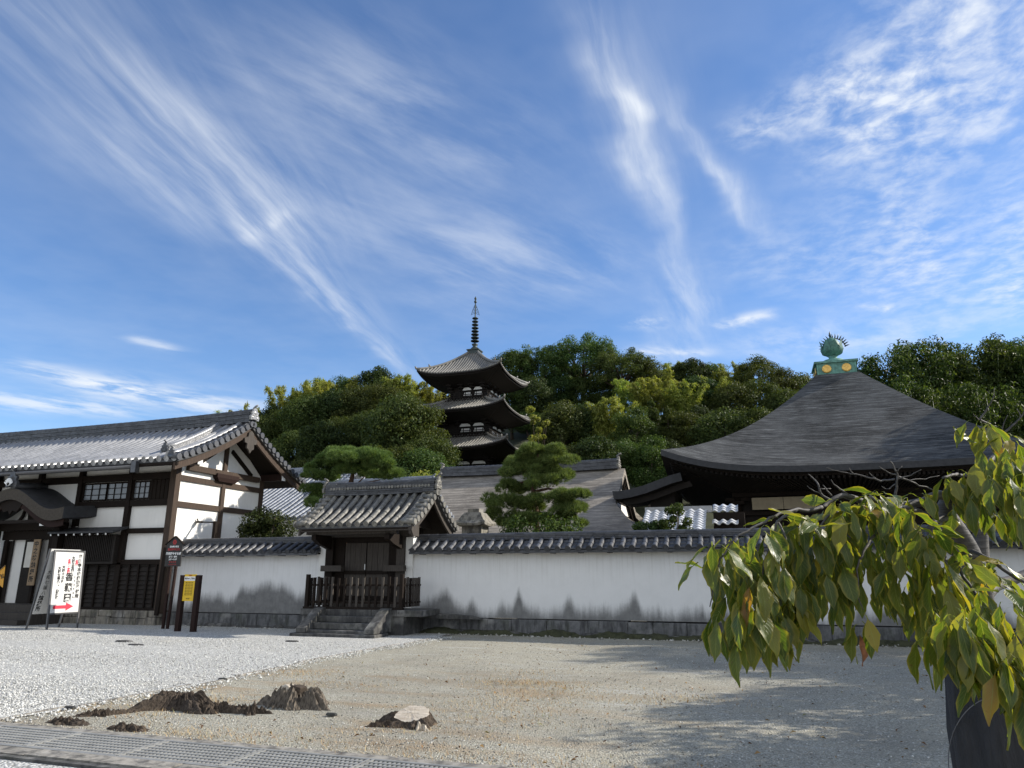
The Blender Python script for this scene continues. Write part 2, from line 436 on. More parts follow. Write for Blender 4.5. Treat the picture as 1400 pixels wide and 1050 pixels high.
M['stone_dark'] = stone('shade_dark_stained_stone', (.055, .055, .055), (.155, .15, .142), 1.6, .15)  # stained stone with the shade on the gate steps put into its colour
M['stone_warm'] = stone('warm_stone', (.20, .18, .15), (.33, .30, .25), 2.0, .2)
M['lantern'] = stone('lantern_granite', (.19, .175, .145), (.33, .305, .255), 2.5, .1, .35)
M['copper'] = plain('green_copper', (.115, .26, .215), .6, .45, 5, spec=.4, bump=.1)
M['gold'] = plain('gilt_metal', (.72, .46, .13), .38, .25, 9, metallic=.6)
M['bronze'] = plain('dark_bronze', (.045, .06, .06), .5, .3, 8, metallic=.4)
M['white'] = plain('white_paint', (.80, .80, .79), .5, .03, 4)
M['paper'] = plain('paper', (.62, .60, .55), .8, .08, 4)
M['tanpaper'] = plain('tan_paper', (.30, .25, .17), .8, .15, 4)
M['signwhite'] = plain('white_sign_panel', (.58, .58, .57), .5, .06, 3)
M['signblack'] = plain('black_signboard', (.018, .017, .016), .5, .2, 5)
M['ink'] = plain('black_ink', (.012, .012, .013), .6, .1, 5)
M['red'] = plain('red_paint', (.55, .03, .06), .5, .08, 5)
M['darkred'] = plain('dark_red_paint', (.36, .03, .03), .5, .1, 5)
M['yellow'] = plain('yellow_paint', (.72, .47, .02), .5, .06, 5)
M['orange'] = plain('orange_paint', (.72, .35, .03), .5, .1, 5)
M['metal'] = plain('dull_metal', (.12, .12, .125), .45, .15, 8, metallic=.7)
M['galv'] = plain('galvanised_steel', (.29, .29, .275), .55, .2, 10, metallic=.25)
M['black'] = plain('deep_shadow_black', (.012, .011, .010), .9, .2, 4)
M['stone_mid'] = stone('weathered_base_stone', (.10, .102, .106), (.22, .22, .222), 1.4, .2)
M['concrete'] = stone('concrete', (.24, .225, .195), (.40, .375, .33), 2.0, .0, .3)
mg, nt, p, out = newmat('window_glass'); p.inputs['Base Color'].default_value = (.16, .18, .20, 1); p.inputs['Roughness'].default_value = .12; p.inputs['Specular IOR Level'].default_value = .7
M['glass'] = mg

# ------------------------------------------------------------------ writing
def text(body, size, mat, parent, o, right, up, name='lettering', bold=.0, alignx='CENTER', sp=1.0):
    cu = bpy.data.curves.new('lettering', 'FONT'); cu.body = body; cu.size = size; cu.align_x = alignx; cu.align_y = 'CENTER'
    cu.space_line = sp; cu.offset = bold; cu.extrude = .0008; cu.resolution_u = 3
    ob = bpy.data.objects.new('lettering', cu); COL.objects.link(ob)
    bpy.context.view_layer.update()
    dg = bpy.context.evaluated_depsgraph_get()
    me = bpy.data.meshes.new_from_object(ob.evaluated_get(dg))
    bpy.data.objects.remove(ob); bpy.data.curves.remove(cu)
    r = Vector(right).normalized(); u = Vector(up).normalized(); n = r.cross(u)
    mt = Matrix(((r.x, u.x, n.x, o[0]), (r.y, u.y, n.y, o[1]), (r.z, u.z, n.z, o[2]), (0, 0, 0, 1)))
    me.transform(mt)
    off = rootloc(parent); me.transform(Matrix.Translation(-off))
    me.name = name; me.materials.clear(); me.materials.append(mat)
    t = bpy.data.objects.new(name, me); COL.objects.link(t); t.parent = parent
    return t
def vtext(s, size, *a, **k): return text('\n'.join(s), size, *a, **k)
# ------------------------------------------------------------------ tiled roofs
def slope_profile(yr, zr, ye, ze, n, k=.3):
    """concave roof line from the ridge to the eave"""
    out = []
    for i in range(n + 1):
        t = i / n
        out.append((yr + (ye - yr) * t, zr - (zr - ze) * ((1 + k) * t - k * t * t)))
    return out
def cover_tiles(mb, xs, prof, rad, n=6, disc=True, lift=.0, jit=.0, taper=.88):
    """rows of half-round cover tiles running down the slope at each x"""
    P = [Vector((0, y, z)) for y, z in prof]
    for x in xs:
        jx = random.uniform(-jit, jit)
        for i in range(len(P) - 1):
            a, b = P[i], P[i + 1]; d = (b - a).normalized(); nrm = Vector((0, -d.z, d.y))
            if nrm.z < 0: nrm = -nrm
            vs = []
            dz = random.uniform(-jit, jit) * .5
            for c, r in ((a - d * .015, rad * taper), (b + d * .01, rad)):
                for k in range(n + 1):
                    an = math.pi * k / n
                    vs.append((x + jx + math.cos(an) * r, c.y + nrm.y * (math.sin(an) * r + lift + dz), c.z + nrm.z * (math.sin(an) * r + lift + dz)))
            fs = [(k, k + 1, n + 2 + k, n + 1 + k) for k in range(n)]
            if d.y < 0: fs = [f[::-1] for f in fs]
            mb.add(vs, fs, True)
            mb.add([vs[n + 1 + k] for k in range(n + 1)], [list(range(n + 1))])
        if disc:
            d = (P[-1] - P[-2]).normalized(); nrm = Vector((0, -d.z, d.y)); nrm = nrm if nrm.z > 0 else -nrm
            c = P[-1] + d * .012 + nrm * rad * .15
            ring = 12; vs = []
            for c2, r in ((c - d * .03, rad * 1.12), (c + d * .02, rad * 1.12), (c + d * .02, rad * .82), (c + d * .008, rad * .78)):
                for k in range(ring):
                    an = 2 * math.pi * k / ring
                    vs.append((x + math.cos(an) * r, c2.y + nrm.y * math.sin(an) * r, c2.z + nrm.z * math.sin(an) * r))
            fs = [(j * ring + k, j * ring + (k + 1) % ring, (j + 1) * ring + (k + 1) % ring, (j + 1) * ring + k) for j in range(3) for k in range(ring)]
            fs.append([3 * ring + k for k in range(ring)])
            mb.add(vs, fs)
def pan_tiles(mb, x0, x1, prof, spacing, step=.022):
    """concave pan tiles between the rows of cover tiles, one step per course"""
    xs = []; x = x0
    nx = max(1, int(round((x1 - x0) / spacing)))
    for c in range(nx):
        a = x0 + (x1 - x0) * c / nx; b = x0 + (x1 - x0) * (c + 1) / nx
        for i in range(len(prof) - 1):
            (ya, za), (yb, zb) = prof[i], prof[i + 1]
            vs = []
            for (y, z, up) in ((ya, za, 0), (yb, zb, step), (yb, zb, -.004)):
                for t in (0, .5, 1):
                    sag = -.018 * (1 - (2 * t - 1) ** 2)
                    vs.append((a + (b - a) * t, y, z + up + sag))
            mb.add(vs, [(0, 3, 4, 1), (1, 4, 5, 2), (3, 6, 7, 4), (4, 7, 8, 5)], True)
def ridge_stack(mb, x0, x1, y, z0, h, w, layers=5, cap=.075, bow=0.0, n=12):
    """ridge of stacked flat tiles with a row of round caps"""
    def zz(x): u = (x - (x0 + x1) / 2) / ((x1 - x0) / 2); return bow * abs(u) ** 3
    for L in range(layers):
        za = z0 + h * L / layers; zb = z0 + h * (L + 1) / layers - .008
        ww = w * (1 + (.10 if L % 2 == 0 else 0.0) - .12 * L / layers)
        m = max(3, int((x1 - x0) / .33)); off = .16 * (L % 2)
        for i in range(m):
            a = x0 + (x1 - x0) * i / m; b = x0 + (x1 - x0) * (i + 1) / m - .004
            j = random.uniform(-.004, .004)
            mb.box(a, b, y - ww / 2 + j, y + ww / 2 + j, za + zz((a + b) / 2), zb + zz((a + b) / 2))
    m = max(3, int((x1 - x0) / .28))
    for i in range(m):
        a = x0 + (x1 - x0) * i / m; b = x0 + (x1 - x0) * (i + 1) / m + .015
        vs = []; k_ = 8
        for c, r in ((a, cap * .9), (b, cap)):
            for k in range(k_ + 1):
                an = math.pi * k / k_
                vs.append((c, y + math.cos(an) * r, z0 + h + math.sin(an) * r + zz(c)))
        mb.add(vs, [(k, k_ + 1 + k, k_ + 2 + k, k + 1) for k in range(k_)], True)
        mb.add(vs[k_ + 1:], [list(range(k_ + 1))])
def oni(mb, c, s, facing=(1, 0, 0)):
    """demon-tile finial: plate with shoulders, boss, side curls and a horn"""
    f = Vector(facing).normalized(); r = Vector((-f.y, f.x, 0)); u = Vector((0, 0, 1)); c = Vector(c)
    out = [(-.55, -.5), (-.62, -.15), (-.42, .05), (-.5, .3), (-.28, .38), (-.25, .62), (0, .74), (.25, .62), (.28, .38), (.5, .3), (.42, .05), (.62, -.15), (.55, -.5), (.2, -.42), (-.2, -.42)]
    mb.prism([c + r * (a * s) + u * (b * s) for a, b in out], f * (.22 * s))
    for a, b, q in ((0, .22, .2), (-.34, -.25, .15), (.34, -.25, .15), (-.2, -.02, .1), (.2, -.02, .1)):
        p = c + r * (a * s) + u * (b * s) + f * (.22 * s)
        vs = [p + f * (.12 * s)] + [p + (r * math.cos(t) + u * math.sin(t)) * (q * s) for t in [2 * math.pi * i / 10 for i in range(10)]]
        mb.add(vs, [(0, 1 + i, 1 + (i + 1) % 10) for i in range(10)], True)
    mb.tube([c + u * (.7 * s) - f * (.05 * s), c + u * (.9 * s) + f * (.18 * s), c + u * (1.0 * s) + f * (.42 * s)], [.11 * s, .10 * s, .085 * s], 8)
def verge_tiles(mb, xv, prof, sgn, length, rad, spacing):
    """short round tiles laid across the gable verge, with end discs facing out"""
    P = [Vector((0, y, z)) for y, z in prof]
    L = [0]
    for i in range(len(P) - 1): L.append(L[-1] + (P[i + 1] - P[i]).length)
    m = int(L[-1] / spacing)
    for j in range(m + 1):
        s_ = min(L[-1], j * spacing + .05); i = 0
        while i < len(P) - 2 and L[i + 1] < s_: i += 1
        p = P[i].lerp(P[i + 1], (s_ - L[i]) / (L[i + 1] - L[i])); d = (P[i + 1] - P[i]).normalized()
        nrm = Vector((0, -d.z, d.y)); nrm = nrm if nrm.z > 0 else -nrm
        a = p + nrm * (rad * .5) + Vector((xv - sgn * length, 0, .03)); b = p + nrm * (rad * .45) + Vector((xv, 0, 0))
        mb.tube([a, b], [rad * .88, rad], 10)
        mb.tube([b - Vector((sgn * .02, 0, 0)), b + Vector((sgn * .035, 0, 0))], [rad * 1.15, rad * 1.12], 12)
def gable_roof(root, x0, x1, yr, zr, yf, yb, ze, spacing, rad, mat, ridge_h=.3, ridge_w=.3, layers=5, k=.3, course=.3,
               verge_l=False, verge_r=False, oni_s=.35, zeb=None, back=True, bow=0.0, cap=.075, ridge_mat=None, jit=.0, taper=.88, verge_mat=None, pan_mat=None):
    zeb = ze if zeb is None else zeb
    nf = max(2, int(abs(yr - yf) * 1.2 / course)); nb = max(2, int(abs(yb - yr) * 1.2 / course))
    pf = slope_profile(yr, zr, yf, ze, nf, k); pb = slope_profile(yr, zr, yb, zeb, nb, k)
    n = int((x1 - x0) / spacing); xs = [x0 + spacing * .5 + (x1 - x0 - spacing) * i / max(1, n - 1) for i in range(n)]
    pan = MB(); pan_tiles(pan, x0, x1, pf, spacing)
    if back: pan_tiles(pan, x0, x1, pb, spacing)
    for pr in (pf, pb) if back else (pf,):      # boarding under the tiles
        vs = []
        for y, z in pr: vs += [(x0 + .02, y, z - .03), (x1 - .02, y, z - .03), (x0 + .02, y, z - .10), (x1 - .02, y, z - .10)]
        fs = []
        for i in range(len(pr) - 1):
            b = i * 4; fs += [(b, b + 1, b + 5, b + 4), (b + 2, b + 6, b + 7, b + 3), (b, b + 4, b + 6, b + 2), (b + 1, b + 3, b + 7, b + 5)]
        e = (len(pr) - 1) * 4; fs.append((e, e + 1, e + 3, e + 2))
        pan.add(vs, fs)
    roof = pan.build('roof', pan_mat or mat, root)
    cv = MB(); cover_tiles(cv, xs, pf, rad, jit=jit, lift=rad * .38, taper=taper)
    if back: cover_tiles(cv, xs, pb, rad, 5, jit=jit, lift=rad * .38, taper=taper)
    cv.build('cover_tiles', mat, roof)
    if verge_l or verge_r:
        for flag, xv, sg in ((verge_l, x0, -1), (verge_r, x1, 1)):
            if flag:
                vg = MB(); verge_tiles(vg, xv, pf, sg, .34, rad * 1.05, spacing * .95); verge_tiles(vg, xv, pb, sg, .34, rad * 1.05, spacing * .95)
                vg.build('verge_tiles', verge_mat or mat, roof)
    rd = MB(); ridge_stack(rd, x0 + .05, x1 - .05, yr, zr - .02, ridge_h, ridge_w, layers, cap, bow)
    rdo = rd.build('ridge', ridge_mat or mat, roof)
    if oni_s:
        for flag, xv, sg in ((verge_l, x0, -1), (verge_r, x1, 1)):
            if flag:
                ob = MB(); oni(ob, (xv - sg * .02, yr, zr + ridge_h * .55 + bow), oni_s, (sg, 0, 0)); ob.build('ridge_end_tile', mat, roof)
    return roof, pf, pb
def strip_prism(mb, pts, x0, x1, th):
    """board following a profile (y,z), from x0 to x1, hanging th below"""
    vs = []
    for y, z in pts: vs += [(x0, y, z), (x1, y, z), (x0, y, z - th), (x1, y, z - th)]
    fs = []
    for i in range(len(pts) - 1):
        b = i * 4; fs += [(b, b + 1, b + 5, b + 4), (b + 2, b + 6, b + 7, b + 3), (b, b + 4, b + 6, b + 2), (b + 1, b + 3, b + 7, b + 5)]
    e = (len(pts) - 1) * 4
    fs += [(0, 2, 3, 1), (e, e + 1, e + 3, e + 2)]
    mb.add(vs, fs)
def hip_roof(mb, cx, cy, ht, zt, he, ze, lift, k, nu=16, nt=10, thick=0.0, hey=None, hty=None, xr=1.0, lift_r=None):
    """four concave hipped slopes with upswept corners; returns function side,u,t -> point"""
    hey = he if hey is None else hey; hty = ht if hty is None else hty
    def pt(side, u, t):
        hx = ht + (he - ht) * t; hy = hty + (hey - hty) * t
        a, b = [(u * hx, -hy), (hx, u * hy), (-u * hx, hy), (-hx, -u * hy)][side]
        w = .5 + a / (2 * hx); lf = lift if lift_r is None else lift * (1 - w) + lift_r * w
        z = zt - (zt - ze) * ((1 + k) * t - k * t * t) + lf * abs(u) ** 3.2 * t ** 2.2
        return Vector((cx + (a if a < 0 else a * (1 - (1 - xr) * t)), cy + b, z))
    for sd in range(4):
        mb.grid([[pt(sd, -1 + 2 * j / nu, i / nt) for j in range(nu + 1)] for i in range(nt + 1)], smooth=True, flip=True)
        if thick:
            mb.grid([[pt(sd, -1 + 2 * j / nu, 1) - Vector((0, 0, dz)) for j in range(nu + 1)] for dz in (0, thick)], smooth=False, flip=True)
    return pt
# ------------------------------------------------------------------ ground
def ground_mat():
    m, nt, p, out = newmat('sandy_gravel'); N = NT(nt); co = N.coord()
    v = N.vor(co, 58); v2 = N.vor(co, 110)
    big = N.noise(co, .35, 6, .6); mid = N.noise(co, 1.7, 6, .7); str_ = N.noise(N.mapping(co, (.35, 1.6, 1)), 1.2, 6, .65)
    sep = N.n('ShaderNodeSeparateColor'); N.l(v.outputs['Color'], sep.inputs[0])
    sep2 = N.n('ShaderNodeSeparateColor'); N.l(v2.outputs['Color'], sep2.inputs[0])
    peb = N.ramp(sep.outputs[0], [(0, (.20, .19, .157)), (.35, (.362, .347, .283)), (.7, (.475, .455, .378)), (1, (.68, .66, .575))])
    peb2 = N.ramp(sep2.outputs[0], [(0, (.21, .198, .157)), (.5, (.395, .376, .303)), (1, (.605, .58, .485))])
    c = N.mix(N.smooth(N.noise(co, 5, 4, .6), .35, .65), peb, peb2)
    sand = N.mix(N.noise(co, 60, 4, .7), (.31, .285, .215), (.50, .47, .375))
    c = N.mix(N.math('MULTIPLY', N.ramp(mid, [(.44, 0), (.62, 1)]), .55), c, sand)
    # dry orange-brown litter in drifts on the left, near the stumps
    sp = N.n('ShaderNodeSeparateXYZ'); N.l(co, sp.inputs[0])
    zone = N.math('MULTIPLY', N.smooth(sp.outputs[0], 1.0, -4.0), N.math('MULTIPLY', N.smooth(sp.outputs[1], 13.5, 9.0), N.smooth(sp.outputs[1], 5.4, 6.4)))
    lit = N.ramp(str_, [(.50, 0), (.66, 1)])
    c = N.mix(N.math('MULTIPLY', N.math('MULTIPLY', lit, zone), .75), c, N.mix(N.noise(co, 40, 4, .7), (.29, .18, .09), (.46, .33, .18)))
    c = N.mix(N.math('MULTIPLY', N.math('MULTIPLY', N.ramp(mid, [(.36, 1), (.5, 0)]), zone), .5), c, sand)
    # paler drifts of stone and bare dirt
    c = N.mix(N.math('MULTIPLY', N.ramp(str_, [(.30, 1), (.42, 0)]), .45), c, (.58, .575, .545))
    c = N.mix(N.math('MULTIPLY', N.ramp(big, [(.47, 0), (.62, 1)]), .40), c, (.22, .205, .17))
    c = N.mix(N.smooth(v.outputs['Distance'], .62, .40, .35, 0), c, (.07, .065, .055))
    N.l(c, p.inputs['Base Color']); p.inputs['Roughness'].default_value = .92; p.inputs['Specular IOR Level'].default_value = .15
    h = N.math('ADD', N.math('MULTIPLY', v.outputs['Distance'], -1.0), N.math('MULTIPLY', mid, 1.4))
    N.l(N.bump(h, .8, .018), p.inputs['Normal']); return m
def white_gravel_mat():
    m, nt, p, out = newmat('white_crushed_stone'); N = NT(nt); co = N.coord()
    v = N.vor(co, 40); v2 = N.vor(co, 80)
    sep = N.n('ShaderNodeSeparateColor'); N.l(v.outputs['Color'], sep.inputs[0])
    c = N.ramp(sep.outputs[0], [(0, (.30, .30, .28)), (.25, (.47, .47, .44)), (.7, (.62, .62, .58)), (1, (.78, .78, .74))])
    sep2 = N.n('ShaderNodeSeparateColor'); N.l(v2.outputs['Color'], sep2.inputs[0])
    c = N.mix(.3, c, N.ramp(sep2.outputs[1], [(0, .35), (1, .85)]))
    c = N.mix(N.smooth(v.outputs['Distance'], .66, .36, .7, 0), c, (.13, .125, .11))
    c = N.mix(N.math('MULTIPLY', N.ramp(N.noise(co, .8, 6, .65), [(.55, 0), (.72, 1)]), .4), c, (.47, .43, .35))
    N.l(c, p.inputs['Base Color']); p.inputs['Roughness'].default_value = .85; p.inputs['Specular IOR Level'].default_value = .2
    N.l(N.bump(N.math('MULTIPLY', v.outputs['Distance'], -1.0), .7, .018), p.inputs['Normal']); return m
M['ground'] = ground_mat(); M['white_gravel'] = white_gravel_mat()
def ghash(x, y): return math.sin(x * 1.7 + 1.3 * math.sin(y * 1.1)) * math.sin(y * 1.3 + .7 * math.sin(x * .9))
g = MB()
g.grid([[(x, y, .022 * ghash(x, y) * (1 if -25 < x < 12 and 6.2 < y < 16.6 and x > -7.4 else 0)) for x in list(np.arange(-8, 14, .35))] for y in list(np.arange(3.2, 18.6, .35))])
gx = [-600, -200, -60, -20, -8]; 
go = g.build('yard_ground', M['ground']); go['kind'] = 'structure'
g2 = MB()
for x0, x1, y0, y1 in ((-900, -8, -400, 900), (13.65, 900, -400, 900), (-8, 13.65, -400, 3.2), (-8, 13.65, 18.25, 900)):
    g2.add([(x0, y0, 0), (x1, y0, 0), (x1, y1, 0), (x0, y1, 0)], [(0, 1, 2, 3)])
tag(g2.build('surrounding_ground', M['ground']), kind='structure')
g3 = MB()
xe = lambda y: -7.68 + .10 * math.sin(y * .9) + .05 * math.sin(y * 3.1)
ys = list(np.arange(5.95, 18.31, .3)); 
g3.grid([[(-60 if j == 0 else (-30 if j == 1 else (-16 if j == 2 else xe(y) - .0)), y, .012 + (.01 * math.sin(y * 2 + j) if j == 2 else 0)) for j in range(4)] for y in ys], smooth=True, flip=True)
tag(g3.build('white_gravel_court', M['white_gravel']), kind='structure')
# edging strip between the white gravel and the bare yard
e = MB()
for y in np.arange(6.0, 17.6, .9): e.box(xe(y) - .012, xe(y) + .022, y, y + .88, -.05, .030 + .006 * math.sin(y * 7))
tag(e.build('edging_strip', M['concrete']), kind='structure')
def scatter_stones(name, n, zone, size, mat, label):
    base = np.array([(1, 0, 0), (-1, 0, 0), (0, 1, 0), (0, -1, 0), (0, 0, 1), (0, 0, -1)], float)
    tri = np.array([(0, 2, 4), (2, 1, 4), (1, 3, 4), (3, 0, 4), (2, 0, 5), (1, 2, 5), (3, 1, 5), (0, 3, 5)])
    V = []; F = []
    c = zone(n); n = len(c)
    s = rng.uniform(size[0], size[1], (n, 1)) * rng.uniform(.6, 1.25, (n, 3)); s[:, 2] *= .7
    a = rng.uniform(0, 6.283, n); ca, sa = np.cos(a), np.sin(a)
    b = base[None] + rng.uniform(-.25, .25, (n, 6, 3)); b = b * s[:, None, :]
    x = b[..., 0] * ca[:, None] - b[..., 1] * sa[:, None]; y = b[..., 0] * sa[:, None] + b[..., 1] * ca[:, None]
    P = np.stack([x + c[:, None, 0], y + c[:, None, 1], b[..., 2] + c[:, None, 2] + s[:, None, 2] * .3], -1).reshape(-1, 3)
    Fq = (tri[None] + (np.arange(n) * 6)[:, None, None]).reshape(-1, 3)
    o = rawmesh(name, P, Fq, mat); tag(o, label, 'gravel', kind='stuff'); return o
def pebmat(name, stops):
    m, nt, p, out = newmat(name); N = NT(nt); gg = N.n('ShaderNodeNewGeometry')
    c = N.ramp(gg.outputs['Random Per Island'], stops); N.l(c, p.inputs['Base Color']); p.inputs['Roughness'].default_value = .85
    p.inputs['Specular IOR Level'].default_value = .2; return m
M['peb'] = pebmat('loose_pebbles', [(0, (.12, .115, .10)), (.4, (.30, .29, .255)), (.8, (.46, .445, .40)), (1, (.66, .645, .60))])
M['pebw'] = pebmat('loose_white_stone', [(0, (.22, .22, .21)), (.4, (.46, .46, .44)), (1, (.70, .70, .67))])
def zone_yard(n):
    y = 5.8 + 11 * rng.random(n) ** 1.8; x = rng.uniform(-7.6, 1, n) + (y - 6) * .35 * rng.random(n)
    return np.stack([x, y, np.full(n, .0) + .022 * np.array([ghash(a, b) if 6.2 < b < 16.6 and a > -7.4 else 0 for a, b in zip(x, y)])], -1)
scatter_stones('loose_gravel', 14000, zone_yard, (.004, .013), M['peb'], 'loose grey and tan pebbles scattered over the bare yard')
def zone_white(n):
    y = 6.1 + 9 * rng.random(n) ** 1.6; x = -7.75 - rng.random(n) * (3.0 + (y - 6) * 1.7)
    return np.stack([x, y, np.full(n, .014)], -1)
scatter_stones('white_crushed_stone', 30000, zone_white, (.007, .017), M['pebw'], 'white crushed stone lying over the left court')
def zone_edge(n):
    y = rng.uniform(6.0, 17.0, n); x = np.array([xe(v) for v in y]) + np.abs(rng.normal(0, .22, n)) * rng.choice([1, 1, 1, -.3], n)
    return np.stack([x, y, np.full(n, .012)], -1)
scatter_stones('spilled_white_stone', 2600, zone_edge, (.008, .020), M['pebw'], 'white stones spilled past the edge of the left court')
def dry_blades(name, n, zone, L, mat, label):
    c = zone(n); a = rng.uniform(0, 6.283, n); l = rng.uniform(L[0], L[1], n); w = rng.uniform(.002, .005, n); lean = rng.uniform(.5, 1.6, n)
    dx, dy = np.cos(a), np.sin(a)
    b0 = np.stack([c[:, 0] - dy * w, c[:, 1] + dx * w, c[:, 2]], -1); b1 = np.stack([c[:, 0] + dy * w, c[:, 1] - dx * w, c[:, 2]], -1)
    tip = np.stack([c[:, 0] + dx * l * np.sin(lean), c[:, 1] + dy * l * np.sin(lean), c[:, 2] + l * np.abs(np.cos(lean)) * .8 + .006], -1)
    P = np.stack([b0, b1, tip], 1).reshape(-1, 3)
    o = rawmesh(name, P, np.arange(3 * n).reshape(-1, 3), mat); tag(o, label, 'dry grass', kind='stuff'); return o
M['straw'] = pebmat('dry_straw', [(0, (.26, .15, .07)), (.5, (.42, .30, .16)), (.9, (.52, .42, .24)), (1, (.17, .20, .07))])
def zone_straw(n):
    k = 26; cc = np.stack([rng.uniform(-7.2, -1.0, k), rng.uniform(6.0, 12.0, k)], -1); i = rng.integers(0, k, n)
    p = cc[i] + rng.normal(0, 1, (n, 2)) * np.array([.5, .22]); p = p[p[:, 0] > -7.6]; p = p[p[:, 1] > 5.85]
    return np.concatenate([p, np.full((len(p), 1), .005)], 1)
def blades2(n):
    pass
_zs = zone_straw(9000); dry_blades('dry_grass', len(_zs), lambda n: _zs, (.02, .07), M['straw'], 'dry straw and fallen litter in thin drifts round the stumps')

# ------------------------------------------------------------------ drain grating, kerb
t = thing('drain_grating', 'long galvanised steel drain grating sunk along the front edge of the yard', 'drain', (-5, 5.45, 0))
for ya_ in (5.135, 5.735):
    fr = MB(); fr.box(-14, 1.5, ya_, ya_ + .025, -.02, .032); fr.build('frame_rail', M['galv'], t)
for i in range(12):
    x0 = -12.6 + i * 1.05 + .008; x1 = x0 + 1.03
    pb = MB()
    for j in range(8): pb.box(x0, x1, 5.17 + j * .0795, 5.17 + j * .0795 + .020, -.01, .030)
    for xx in np.arange(x0, x1 - .012, .0415): pb.box(xx, xx + .017, 5.172, 5.743, -.005, .026)
    pb.box(x0, x0 + .02, 5.172, 5.743, -.005, .033); pb.box(x1 - .02, x1, 5.172, 5.743, -.005, .033)
    pb.build('grating_panel', M['galv'], t)
dk = MB(); dk.add([(-14, 5.16, .006), (1.5, 5.16, .006), (1.5, 5.735, .006), (-14, 5.735, .006)], [(0, 1, 2, 3)]); dk.build('channel', M['black'], t)
k = MB()
for i, x in enumerate(np.arange(-12, 1.5, 1.5)): k.box(x, x + 1.49, 4.93 + .004 * (i % 3), 5.118, -.1, .036 - .004 * (i % 2))
tag(k.build('concrete_kerb', M['concrete']), kind='structure')
k = MB(); k.box(-14, 1.5, 5.775, 5.93, -.1, .018); tag(k.build('concrete_edge', M['concrete']), kind='structure')
k = MB(); k.add([(-14, 3.5, .008), (-4.2, 3.5, .008), (-4.2, 4.84, .008), (-14, 4.84, .008)], [(0, 1, 2, 3)]); tag(k.build('white_gravel_strip', M['white_gravel']), kind='structure')
k = MB(); k.box(-14, 1.5, 4.845, 4.90, -.05, .03); tag(k.build('dark_kerb_edge', M['stone_dark']), kind='structure')

# ------------------------------------------------------------------ tree stumps
def noisy(v, s=3.0, a=.03, seed=0.0):
    from mathutils import noise
    return noise.noise(Vector(v) * s + Vector((seed, seed * 2, 0))) * a
M['bark'] = wood('grey_rotten_bark', (.24, .205, .165), (.026, .021, .018), .9, (16, 16, 2.5), .1, 1.0)
M['bark_d'] = wood('dark_root_bark', (.115, .092, .072), (.018, .014, .012), .9, (9, 14, 9), .1, 1.0)
M['cutwood'] = wood('bleached_cut_wood', (.62, .56, .47), (.36, .30, .23), .85, (2, 9, 9), .15, .5)
def stump_body(mb, cx, cy, rad, h, lobes, n=40, m=14, jag=.0, seed=0.0, flare=1.0, tilt=(0, 0)):
    P = []
    for i in range(m + 1):
        t = i / m; row = []
        for k in range(n + 1):
            a = 2 * math.pi * k / n
            r = rad * (1 + flare * (1 - t) ** 3 * (.55 + .55 * math.cos(lobes * a + seed)) + .10 * math.sin(5 * a + seed))
            top = h * (1 + jag * (noisy((math.cos(a) * 2, math.sin(a) * 2, 0), 1.7, 1.6, seed) + .5 * noisy((math.cos(a) * 6, math.sin(a) * 6, 0), 2, 1.2, seed)))
            z = max(.0, top) * t ** 1.25
            r += noisy((math.cos(a), math.sin(a), t), 4.5, rad * .28, seed) + noisy((math.cos(a) * 3, math.sin(a) * 3, t * .6), 6, rad * .14, seed)
            row.append((cx + r * math.cos(a) + tilt[0] * t, cy + r * math.sin(a) + tilt[1] * t, z - .03))
        P.append(row)
    mb.grid(P, smooth=False)
    return P[-1]
def root_tube(mb, pts, rads, seed=0.0, n=12):
    # densify with noise
    out = []; rr = []
    for i in range(len(pts) - 1):
        for s_ in range(6):
            q = s_ / 6; p = Vector(pts[i]).lerp(Vector(pts[i + 1]), q)
            p += Vector((noisy(p, 5, .035, seed), noisy(p, 5, .035, seed + 3), noisy(p, 6, .02, seed + 5)))
            out.append(p); rr.append((rads[i] + (rads[i + 1] - rads[i]) * q) * (1 + noisy(p, 9, .45, seed)))
    out.append(Vector(pts[-1])); rr.append(rads[-1])
    mb.tube(out, rr, n, True, False)
